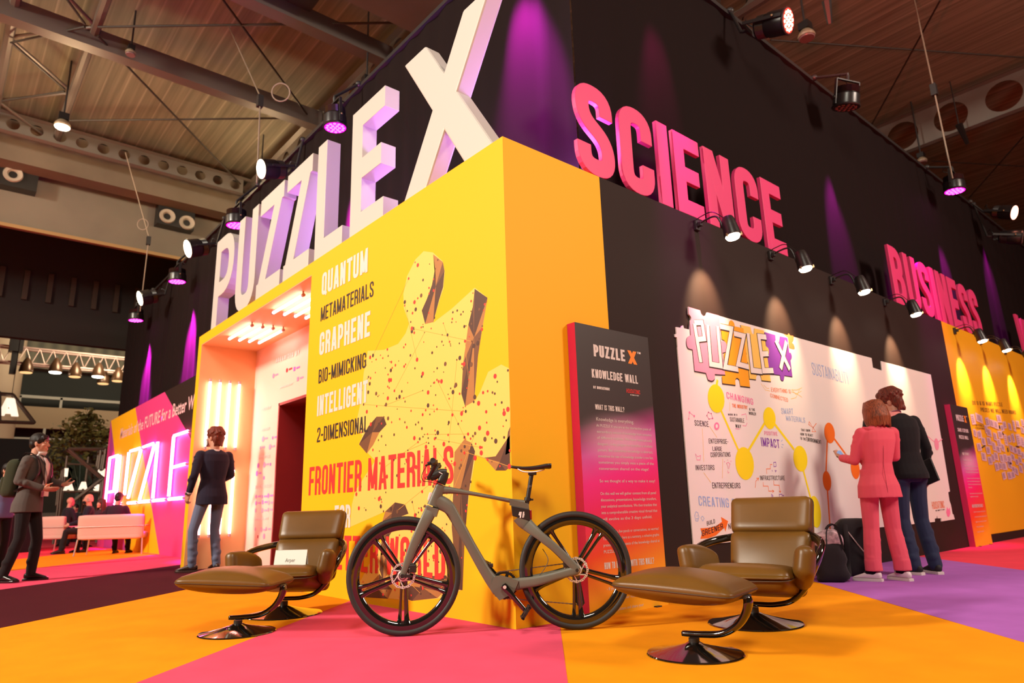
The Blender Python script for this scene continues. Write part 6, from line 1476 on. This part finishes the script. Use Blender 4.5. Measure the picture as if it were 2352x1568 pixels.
MB().cushion((.22, .06, .22), .03, None, 6, Matrix.Translation((0, -.285, 1.12))).build('front_pocket', PACK, bp_, smooth='all')
for s in (-1, 1): MB().sweep(smooth_path([V((s*.10, -.12, 1.42)), V((s*.118, -.03, 1.508)), V((s*.122, .09, 1.45)), V((s*.135, .140, 1.30)), V((s*.165, .09, 1.16)), V((s*.15, -.10, 1.05))], 6), [(.024, .007)]*31, 8).build('shoulder_strap', BLACKP, bp_, smooth=True)
# --- the woman in the pink suit
wm, HM, P, k = person('person in pink suit with auburn bob, back to the viewer, holding a phone', (.785, 3.96, 0), Rd(50), 1.70,
   dict(Lk=(-.115, .02, .48), La=(-.165, .0, .085), Lt=(-.30, .14, .03), Rk=(.105, .03, .48), Ra=(.115, -.03, .085), Rt=(.06, .17, .03), Le=(-.175, .03, 1.15), Lw=(-.19, .26, 1.19), Re=(.26, .07, 1.18), Rw=(.10, .25, 1.17), shw=.165, head=(.03, .045, 1.62), neck=(0, 0, 1.45), lean=(.075, .0)),
   'bob', HB3, CORAL, CORAL, WSHOE, WSOLE, .78, 1.12, True, hyaw=Rd(10), hpitch=Rd(-10), hands={'L': ((.12, .85, .45), (.2, -.5, .8), (.9, .1, .2), .25), 'R': ((-.6, .7, .3), (-.2, -.4, .9), (-.9, .2, .2), .3)}, leg=(.090, .074, .076), sleeve=.92, socks=KNIT, pant_end=.165)
MB().sweep([V((.062*math.cos(a), -.002+.066*math.sin(a), 1.462+.014*math.sin(a))) for a in [pi+pi*i/16 for i in range(17)]], [(.012, .022)]*17, 8).build('collar', CORAL, wm, smooth='all')
MB().sweep(smooth_path([V((0, -.172, .79)), V((.003, -.166, .90)), V((.02, -.134, 1.04)), V((.03, -.122, 1.12)), V((.045, -.130, 1.25)), V((.07, -.112, 1.40))], 4), .0022, 6).build('back_seam', mat('pink_seam', (.40, .03, .06), .7), wm)
lp = MB(); lp.add([V((-.055, .06, 1.47)), V((-.12, .085, 1.40)), V((-.135, .155, 1.27)), V((-.04, .155, 1.10)), V((-.04, .14, 1.3))], [(0, 1, 2, 4), (4, 2, 3)]); o = lp.build('lapel', CORAL, wm, smooth=True); o.modifiers.new('s', 'SOLIDIFY').thickness = .006
Mw = wm.matrix_basis; hw = Mw @ (V(P[-1][2])+V((.02, .085, .045)))
ph = empty('phone', hw, Rd(50), 'phone with lit screen in the hand of the person in pink', 'phone')
Mp = Euler((Rd(28), Rd(0), Rd(-12))).to_matrix().to_4x4()
MB().box((-.036, -.075, .0), (.036, .075, .008), Mp).build('case', BLACKP, ph, bevel=.003); MB().box((-.033, -.070, .0082), (.033, .070, .009), Mp).build('screen', mat('phone_screen', (.05, .08, .15), .1, emit=(.25, .35, .60), estr=.8), ph)
pe = tag(MB().cyl((-.07, -.01, 0), (.06, .03, .008), .007, n=10).build('marker_pen', BLACKP, smooth=True), 'dark marker pen held under the phone', 'pen'); pe.location = hw+V((0, 0, -.028)); pe.rotation_euler = (0, 0, Rd(90))
# --- the person in the black sweater with the laptop
sm, HM, P, k = person('person in black sweater and dark jeans leaning to talk, laptop under the arm', (.80, 4.70, 0), Rd(62), 1.90,
   dict(Lk=(-.09, .05, .49), La=(-.10, -.02, .085), Lt=(-.14, .16, .03), Rk=(.10, .03, .49), Ra=(.10, -.05, .085), Rt=(.15, .13, .03), Le=(-.255, .17, 1.22), Lw=(-.10, .30, 1.44), Re=(.245, -.02, 1.15), Rw=(.25, .04, .90), lean=(.02, .03), head=(.01, .075, 1.615), neck=(0, .005, 1.455)),
   'thick', HB1, KNIT, DENIM, mat('black_canvas', (.010, .008, .009), .7), WSOLE, .86, 1.0, hyaw=Rd(38), hpitch=Rd(-14), hands={'L': ((.12, .25, .95), (.6, -.6, 0), (.5, .3, .3), .7), 'R': (None, (-1, .1, 0), (0, 1, 0), .75)}, leg=(.088, .066, .060))
MB().loft([(-.02, .04, 1.425, .125, .085), (-.02, .045, 1.49, .095, .072), (-.02, .05, 1.512, .064, .062)], 20).build('pink_shirt_collar', cloth('salmon_shirt', (.70, .25, .24)), sm, smooth=True)
MB().sweep(smooth_path([V((-.08, .02, 1.50)), V((-.02, -.025, 1.515)), V((.055, .02, 1.50)), V((.08, .12, 1.40))], 5), [(.010, .003)]*16, 6).build('lanyard', mat('lilac_lanyard', (.25, .15, .35), .6), sm, smooth=True)
gl = MB(); hf = lambda x, y, z: HM @ V((x, y, z))
for s in (-1, 1): gl.sweep([hf(s*.034+.022*math.cos(a), .100, .008+.018*math.sin(a)) for a in [2*pi*i/16 for i in range(16)]], .003, 6, closed=True); gl.sweep([hf(s*.056, .098, .012), hf(s*.080, .0, .010)], .0028, 6)
gl.build('glasses', BLACKP, sm, smooth='all')
for s in (-1, 1):
    A, T = P[s][5], P[s][6]; d = V((T.x-A.x, T.y-A.y, 0)).normalized(); sd = V((d.y, -d.x, 0)); base = V((A.x, A.y, 0))-d*.055
    MB().sweep([base+sd*s*.029+d*.02+V((0, 0, .060)), base+sd*s*.033+d*.06+V((0, 0, .066)), base+sd*s*.038+d*.10+V((0, 0, .050)), base+sd*s*.043+d*.15+V((0, 0, .036))], [(.004, .008)]*4, 6).build('shoe_stripe', WSOLE, sm, smooth=True)
lw = sm.matrix_basis @ (V(P[1][2])+V((-.045, .0, -.01)))
lt_ = empty('laptop', lw, Rd(62), 'closed dark grey laptop held by the person in black sweater', 'laptop')
Ml = Euler((Rd(-16), 0, 0)).to_matrix().to_4x4() @ Matrix.Translation((0, 0, .0))
MB().box((-.010, -.19, -.11), (.0, .19, .13), Ml).build('lid', mat('laptop_grey', (.030, .028, .030), .4, metal=.3), lt_, bevel=.004); MB().box((.0, -.19, -.11), (.010, .19, .13), Ml).build('base', mat('laptop_grey', (0, 0, 0)), lt_, bevel=.004); MB().box((-.006, -.02, .131), (.006, .18, .136), Ml).build('paper_edge', WHITE, lt_)
# --- bags on the floor by the board
BAGM = cloth('black_nylon', (.018, .013, .016))
def bag(label, px, py, rz, sz, extra):
    p = at_z(px, py); r = empty('bag', (p.x, p.y, 0), rz, label, 'bag', 'bags on the purple carpet')
    MB().cushion(sz, min(sz)*.33, lambda q, u: V((q.x*(1-.18*(u.z+1)/2)+.012*math.sin(7*u.z), q.y*(1-.25*(u.z+1)/2), q.z))+V((0, 0, sz[2]/2+.0)), 9).build('sack', BAGM, r, smooth='all')
    extra(r, sz); return r
def tote(r, sz):
    mb = MB(); mb.cushion((.30, .16, .16), .06, lambda q, u: q+V((.02*math.sin(5*u.y), 0, .02*math.sin(4*u.x))), 8, Matrix.Translation((-.03, .02, sz[2]+.02))); mb.build('scarf', mat('patterned_scarf', (.42, .28, .32), .8, var=.75, vscale=22), r, smooth='all')
    for y in (-.06, .06): MB().sweep(smooth_path([V((-.02, y, sz[2]-.06)), V((.0, y*1.1, sz[2]+.12)), V((.08, y*1.1, sz[2]+.15)), V((.12, y, sz[2]-.06))], 6), [(.014, .004)]*19, 8).build('handle', BAGM, r, smooth=True)
def packx(r, sz):
    for s in (-1, 1): MB().sweep(smooth_path([V((s*.09, -sz[1]*.45, sz[2]*.9)), V((s*.11, -sz[1]*.75, sz[2]*.6)), V((s*.12, -sz[1]*.6, sz[2]*.2)), V((s*.14, -sz[1]*.9, .02))], 6), [(.022, .006)]*19, 8).build('shoulder_strap', BAGM, r, smooth=True)
    MB().cushion((sz[0]*.8, .05, sz[2]*.45), .02, None, 6, Matrix.Translation((0, sz[1]*.48, sz[2]*.3))).build('front_pocket', BAGM, r, smooth='all')
    MB().sweep(smooth_path([V((-.1, -sz[1]*.5, sz[2]*.85)), V((.02, -sz[1]*.52, sz[2]*.5)), V((.14, -sz[1]*.5, .1))], 6), .006, 6).build('piping', mat('pale_piping', (.45, .30, .30), .6), r, smooth=True)
bag('black tote bag with a patterned scarf on top, beside the right lounge chair', 1914, 1336, Rd(30), (.30, .20, .36), tote)
bag('tall black backpack leaning behind the legs of the person in pink', 1972, 1322, Rd(38), (.36, .26, .56), packx)
# ================================================================ LOUNGE AREA FAR LEFT
CREAM = cloth('cream_upholstery', (.62, .40, .34)); LEGM = mat('bright_steel_leg', (.62, .52, .50), .3, metal=.7)
def sofa(label, loc, rz, Wd, name='sofa', cat='sofa'):
    # back toward -Y, sitter faces +Y
    r = empty(name, loc, rz, label, cat)
    MB().cushion((Wd, .11, .50), .04, None, 8, Matrix.Translation((0, -.30, .60)) @ Matrix.Rotation(Rd(8), 4, 'X')).build('backrest', CREAM, r, smooth='all')
    MB().cushion((Wd, .66, .15), .05, None, 8, Matrix.Translation((0, 0, .40))).build('seat', CREAM, r, smooth='all')
    for sx in (-1, 1):
        for y in (-.30, .28):
            MB().sweep([V((sx*(Wd/2-.01), y*.95, .34)), V((sx*(Wd/2+.02), y*1.05, 0))], .016, 10).build('leg', LEGM, r, smooth=True)
        MB().sweep(smooth_path([V((sx*(Wd/2+.015), .30, .34)), V((sx*(Wd/2+.03), .28, .58)), V((sx*(Wd/2+.03), .0, .60)), V((sx*(Wd/2+.03), -.30, .60))], 5), .014, 8).build('arm_rail', LEGM, r, smooth=True)
    MB().sweep([V((-Wd/2-.03, -.375, .60)), V((Wd/2+.03, -.375, .60))], .008, 8).build('back_rail', LEGM, r, smooth=True)
    return r
s0, s1 = at_z(166, 1277.5), at_z(329, 1271.5); mid = (s0+s1)/2; dv = s1-s0; L = dv.length
a_ = math.atan2(dv.y, dv.x)
fy = V((-math.sin(a_), math.cos(a_), 0))
sofa('cream two seat sofa seen from behind in front of the pink neon wall', mid+fy*.30, a_, min(L, 1.55)*.93)
p = at_z(134, 1270); sofa('cream armchair with pale metal legs left of the sofa', (p.x, p.y, 0), Rd(48), .60, 'armchair', 'armchair')
SEAT = dict(hipz=.50, shz=1.03, head=(0, .04, 1.235), neck=(0, -.01, 1.06), Lk=(-.14, .42, .50), La=(-.14, .46, .085), Lt=(-.15, .65, .03), Rk=(.14, .42, .50), Ra=(.14, .46, .085), Rt=(.15, .65, .03), Le=(-.26, .08, .76), Lw=(-.12, .34, .66), Re=(.26, .08, .76), Rw=(.12, .34, .66))
def seated(label, loc, rz, H, hair, hm, top, **kw):
    j = dict(SEAT); j.update(kw.pop('J', {})); return person(label, loc, rz, H*.89, j, hair, hm, top, BLKC, BSHOE, None, .44, 1.0, vox=.014, seat=True, **kw)
pf = mid+fy*.42
def spot(px, py, depth_pt):  # seat point straight under a head seen at px
    n = V((FWD.x, FWD.y, 0)).normalized(); q = at_pl(px, py, depth_pt, n); return V((q.x, q.y, 0))
q = spot(281, 1180, mid+fy*.25)-dv.normalized()*.12; seated('seated person in dark jacket seen from behind over the sofa back', q, a_, 1.92, 'short', HB2, cloth('plum_jacket', (.030, .010, .022)))
q = spot(232, 1180, mid+fy*2.0); seated('seated person with long dark red hair past the sofa', q, a_+Rd(150), 1.80, 'long', hairmat('dark_red_hair', (.05, .008, .006)), cloth('dark_print_top', (.05, .02, .03)), fem=True)
q = spot(203, 1180, mid+fy*1.4); gm, HMg, _, _ = seated('seated person with grey hair and black face mask, in navy coat', q, a_+Rd(118), 1.95, 'ring', HG, cloth('navy_coat', (.010, .008, .020)))
mk = MB(); hf = lambda x, y, z: HMg @ V((x, y, z)); mk.ball(hf(0, .055, -.065), (.056, .052, .048), HMg.to_3x3()); mk.build('face_mask', KNIT, gm, smooth='all')
q = spot(156, 1180, mid+fy*4.2); seated('seated bald person in dark suit beyond the armchair', q, a_+Rd(-40), 1.98, None, HB2, cloth('dark_suit', (.016, .012, .018)))
q = spot(174, 1180, mid+fy*6.0); seated('small seated person far behind the bald one', q, a_+Rd(170), 1.75, 'short', HB2, cloth('dark_suit', (0, 0, 0)))
q = spot(4, 1180, V((-11.5, -3.2, 0))); person('person in blue shirt cut by the left picture edge', (q.x, q.y, 0), Rd(-60), 1.70, None, 'short', HB2, cloth('blue_shirt', (.12, .14, .28)), BLKC, BSHOE, None, .85, 1., vox=.014)
# black cloth table at the left edge
p = at_z(10, 1270); tb = empty('table', (p.x, p.y, 0), Rd(20), 'table under a black cloth at the left edge behind the gesturing person', 'table')
MB().box((-1.3, -.45, 0), (.42, .45, .90)).build('table_cloth', BLKC, tb, bevel=.02)
for i, (x, y) in enumerate(((.25, -.2), (.1, .05))):
    c_ = tag(MB().lathe([(.10, .0), (.16, .02), (.17, .05), (.15, .03)], 20).build('plate', WHITE, smooth=True), ('pale plate at the corner of the black table', 'pale plate nearer the middle of the black table')[i], 'plate'); c_.location = tb.matrix_basis @ V((x, y, .90))
# planting: small tree and broad leaved plant
LEAF = mat('tree_leaf', (.15, .13, .03), .6, var=.5, vscale=2.); LEAF2 = mat('dark_broad_leaf', (.014, .030, .014), .4); BARK = mat('bark', (.06, .035, .02), .8)
def tree(label, x, pts, trunk, n, r, lm, leaf=.22):
    base = at_x(*trunk, x); rt = empty('indoor_tree', (base.x, base.y, 0), 0, label, 'tree'); rnd = random.Random(7)
    top = at_x(pts[0][0], pts[0][1], x)-rt.location
    tk = MB(); tk.chain([V((0, 0, 0)), V((.1, .1, top.z*.4)), V((0, 0, top.z*.8))], [.16, .12, .06]); 
    fo = MB()
    for px, py, rr in pts:
        c = at_x(px, py, x)-rt.location; tk.chain([V((0, 0, max(.3, c.z*.55))), c], [.05, .015], 6)
        for i in range(n):
            u = V((rnd.gauss(0, 1), rnd.gauss(0, 1), rnd.gauss(0, 1))).normalized()*rr*rnd.uniform(.3, 1.05); p = c+u
            a = V((rnd.gauss(0, 1), rnd.gauss(0, 1), rnd.gauss(0, .6))).normalized(); b = a.cross(V((rnd.gauss(0, 1), rnd.gauss(0, 1), rnd.gauss(0, 1)))).normalized(); s = leaf*rnd.uniform(.6, 1.2)
            fo.add([p-a*s*.5, p+b*s*.22, p+a*s*.5, p-b*s*.22], [(0, 1, 2, 3)])
    tk.build('trunk', BARK, rt, smooth='all'); fo.build('foliage', lm, rt); return rt
tree('leafy potted tree under the beige gallery, behind the neon wall end', -29, [(200, 962, .45), (182, 985, .75), (215, 985, .7), (160, 1010, .9), (205, 1015, 1.0), (240, 1000, .6), (140, 1045, .9), (185, 1050, 1.0), (230, 1045, .9), (125, 1085, .7), (160, 1090, .7)], (195, 1150), 150, .8, LEAF, .26)
bl = at_x(182, 1130, -25); br_ = empty('broad_leaf_plant', (bl.x, bl.y, 0), 0, 'dark broad leaved plant in front of the small lit letters', 'plant'); rnd = random.Random(3)
MB().lathe([(.22, 0), (.30, .45), (.27, .45), (.25, .40)], 20).build('pot', BLACKP, br_, smooth=True)
for i, (px, py) in enumerate(((170, 1065), (185, 1058), (200, 1100), (160, 1080), (206, 1118), (178, 1095))):
    t_ = at_x(px, py, -25)-br_.location; mid_ = V((t_.x*.4, t_.y*.3, t_.z*.75)); lf = MB(); d = (t_-mid_); sd = V((0, 1, .2)).normalized()*.26
    lf.add([mid_-d*.1, mid_+d*.3+sd, mid_+d*.8+sd*.8, t_+d*.3, mid_+d*.8-sd*.8, mid_+d*.3-sd], [tuple(range(6))]); lf.sweep([V((0, 0, .4)), mid_, t_], .02, 6); lf.build('leaf', LEAF2, br_)
# lit sign letters, hanging triangle, steel zigzag, distant truss with lamps
LIT = mat('lit_letter_face', (.8, .72, .6), .5, emit=(1, .82, .62), estr=1.1)
FRM = mat('raw_steel_frame', (.14, .10, .075), .5, metal=.4); FRD = mat('dark_steel_frame', (.05, .035, .025), .5)
def lit(root, ch, x, b0, b1, t0, t=.26, w=.75):
    p, q, r = at_x(*b0, x), at_x(*b1, x), at_x(*t0, x); mb = MB(); letter_mesh(mb, ch, p-root.location, V((0, q.y-p.y, 0)), V((0, 0, r.z-p.z)), (1, 0, 0), t, w, 0, .18)
    mb.build('letter', LIT, root)
def bars(name, root, x, segs, r, m, dx=-.35):
    for a, b in segs:
        p, q = at_x(*a, x)-root.location, at_x(*b, x)-root.location; mb = MB()
        for e in (0, dx): mb.cyl(p+V((e, 0, 0)), q+V((e, 0, 0)), r, n=6)
        mb.cyl(p, p+V((dx, 0, 0)), r*.8, n=6); mb.cyl(q, q+V((dx, 0, 0)), r*.8, n=6); mb.build(name, m, root)
g0 = at_x(190, 1135, -24.2); sg = empty('light_sign', (-24.2, g0.y, 0), 0, 'low stand sign of small lit letters among the plants', 'sign')
for ch, b0, b1, t0 in (('A', (146, 1126), (169, 1127), (146, 1109)), ('A', (182, 1124), (200, 1125), (182, 1106)), ('S', (216, 1127), (234, 1128), (216, 1112)), ('I', (147, 1094), (155, 1095), (147, 1075)), ('N', (226, 1093), (242, 1094), (226, 1076))): lit(sg, ch, -24.2, b0, b1, t0)
ra, rb = at_x(140, 1128, -24.3)-sg.location, at_x(246, 1130, -24.3)-sg.location
MB().cyl(ra, rb, .04, n=8).build('rail', FRM, sg)
MB().cyl(ra+V((0, 0, .93)), rb+V((0, 0, .93)), .03, n=8).build('rail', FRM, sg)
for f in (.04, .5, .97): c_ = ra+(rb-ra)*f; MB().cyl((c_.x, c_.y, 0), (c_.x, c_.y, c_.z+1.2), .04, n=8).build('post', FRM, sg)
g0 = at_x(30, 966, -28); hs = empty('hanging_sign', g0, 0, 'big lit letter A in a dark triangular frame hanging at the left edge', 'sign')
lit(hs, 'A', -28, (-4, 953), (41, 955), (0, 912))
bars('frame_bar', hs, -27.8, [((-30, 966), (80, 970)), ((80, 970), (30, 905)), ((30, 905), (-30, 900)), ((0, 900), (0, 966))], .05, FRD)
for px in (-25, 28): w0 = at_x(px, 903, -27.9)-hs.location; MB().cyl(w0, V((w0.x, w0.y, ZC-hs.location.z)), .012, n=6).build('hanging_wire', DARK, hs)
g0 = at_x(235, 1150, -23); zs_ = empty('zigzag_rack', (-23, g0.y, 0), 0, 'raw steel zigzag rack in front of the tree', 'rack')
bars('frame_bar', zs_, -23, [((157, 1030), (243, 1030)), ((157, 1030), (238, 1098)), ((238, 1098), (168, 1152)), ((232, 1034), (226, 1076)), ((243, 1030), (236, 1078)), ((238, 1098), (232, 1148)), ], .045, FRM)
for a_2 in ((168, 1152), (232, 1148)): w0 = at_x(*a_2, -23)-zs_.location; MB().cyl(w0, (w0.x, w0.y, 0), .045, n=8).build('foot_pole', FRM, zs_)
g0 = at_x(142, 1164, -23.5); sp_ = empty('stand_post', (-23.5, g0.y, 0), 0, 'pair of slim steel posts behind the talking hands', 'post')
bars('pole', sp_, -23.5, [((146, 1078), (138, 1164)), ((139, 1098), (133, 1160))], .035, FRM)
for a_2 in ((138, 1164), (133, 1160)): w0 = at_x(*a_2, -23.5)-sp_.location; MB().cyl(w0, (w0.x, w0.y, 0), .035, n=8).build('foot_pole', FRM, sp_)
tr0, tr1 = at_x(-40, 806, -33), at_x(292, 843, -33); tz = .70; ALT = mat('aluminium_truss', (.42, .30, .26), .4, metal=.6); tm = MB()
tr1.z = tr0.z = (tr0.z+tr1.z)/2
for dx, dz in ((0, 0), (-.5, 0), (0, tz), (-.5, tz)): tm.cyl(tr0+V((dx, 0, dz-.3)), tr1+V((dx, 0, dz-.3)), .045, n=8)
nT = 22
for i in range(nT): a = tr0+(tr1-tr0)*(i/nT); b = tr0+(tr1-tr0)*((i+1)/nT); lo, hi = V((0, 0, -.3)), V((0, 0, tz-.3)); tm.cyl(a+(lo if i % 2 else hi), b+(hi if i % 2 else lo), .022, n=6)
tag(tm.build('lighting_truss', ALT, smooth=True), 'long aluminium lighting truss across the far hall', 'truss')
hm_ = tag(MB().box((-.25, -.25, -.6), (.25, .25, .5)).box((-.12, -.12, -1.6), (.12, .12, -.6)).build('chain_hoist', BLACKP), 'black chain hoist gripping the far truss', 'hoist'); hq = at_x(38, 790, -33); hm_.location = (hq.x, hq.y, tr0.z+.75)
for i, (px, py, lit_) in enumerate(((60, 852, 0), (127, 852, 1), (172, 862, 0), (225, 862, 1), (237, 878, 0), (270, 872, 0))):
    p = at_x(px, py, (-32.8, -32.8, -32.8, -32.8, -33.45, -33.0)[i]); r = empty('truss_lamp', p, 0, 'far truss lamp, %s counted from the left' % ('first', 'second', 'third', 'fourth', 'fifth', 'sixth')[i], 'stage light', 'lamps on the far lighting truss')
    MB().lathe([(.26, -.05), (.28, 0), (.24, .26), (.13, .50), (.05, .62)], 16).build('shade', mat('dark_brass_shade', (.06, .03, .015), .3, metal=.5), r, smooth=True)
    MB().lathe([(.24, -.06), (.21, -.09)], 16).build('bulb', LENSB if lit_ else mat('dim_bulb', (.5, .3, .15), .4, emit=(1, .6, .25), estr=1.2), r)
    MB().cyl((0, 0, .6), (0, 0, max(.7, tr0.z-.3-p.z)), .03, n=6).build('hanger', DARK, r)
# fallen strip on the floor at the foot of the yellow front
p = at_z(697, 1356); o = tag(MB().box((-.12, -.012, 0), (.12, .012, .012)).build('white_strip', WHITE), 'small white strip lying at the foot of the yellow front', 'strip'); o.location = (p.x, min(p.y, -.03), .002); o.rotation_euler = (0, 0, .1)
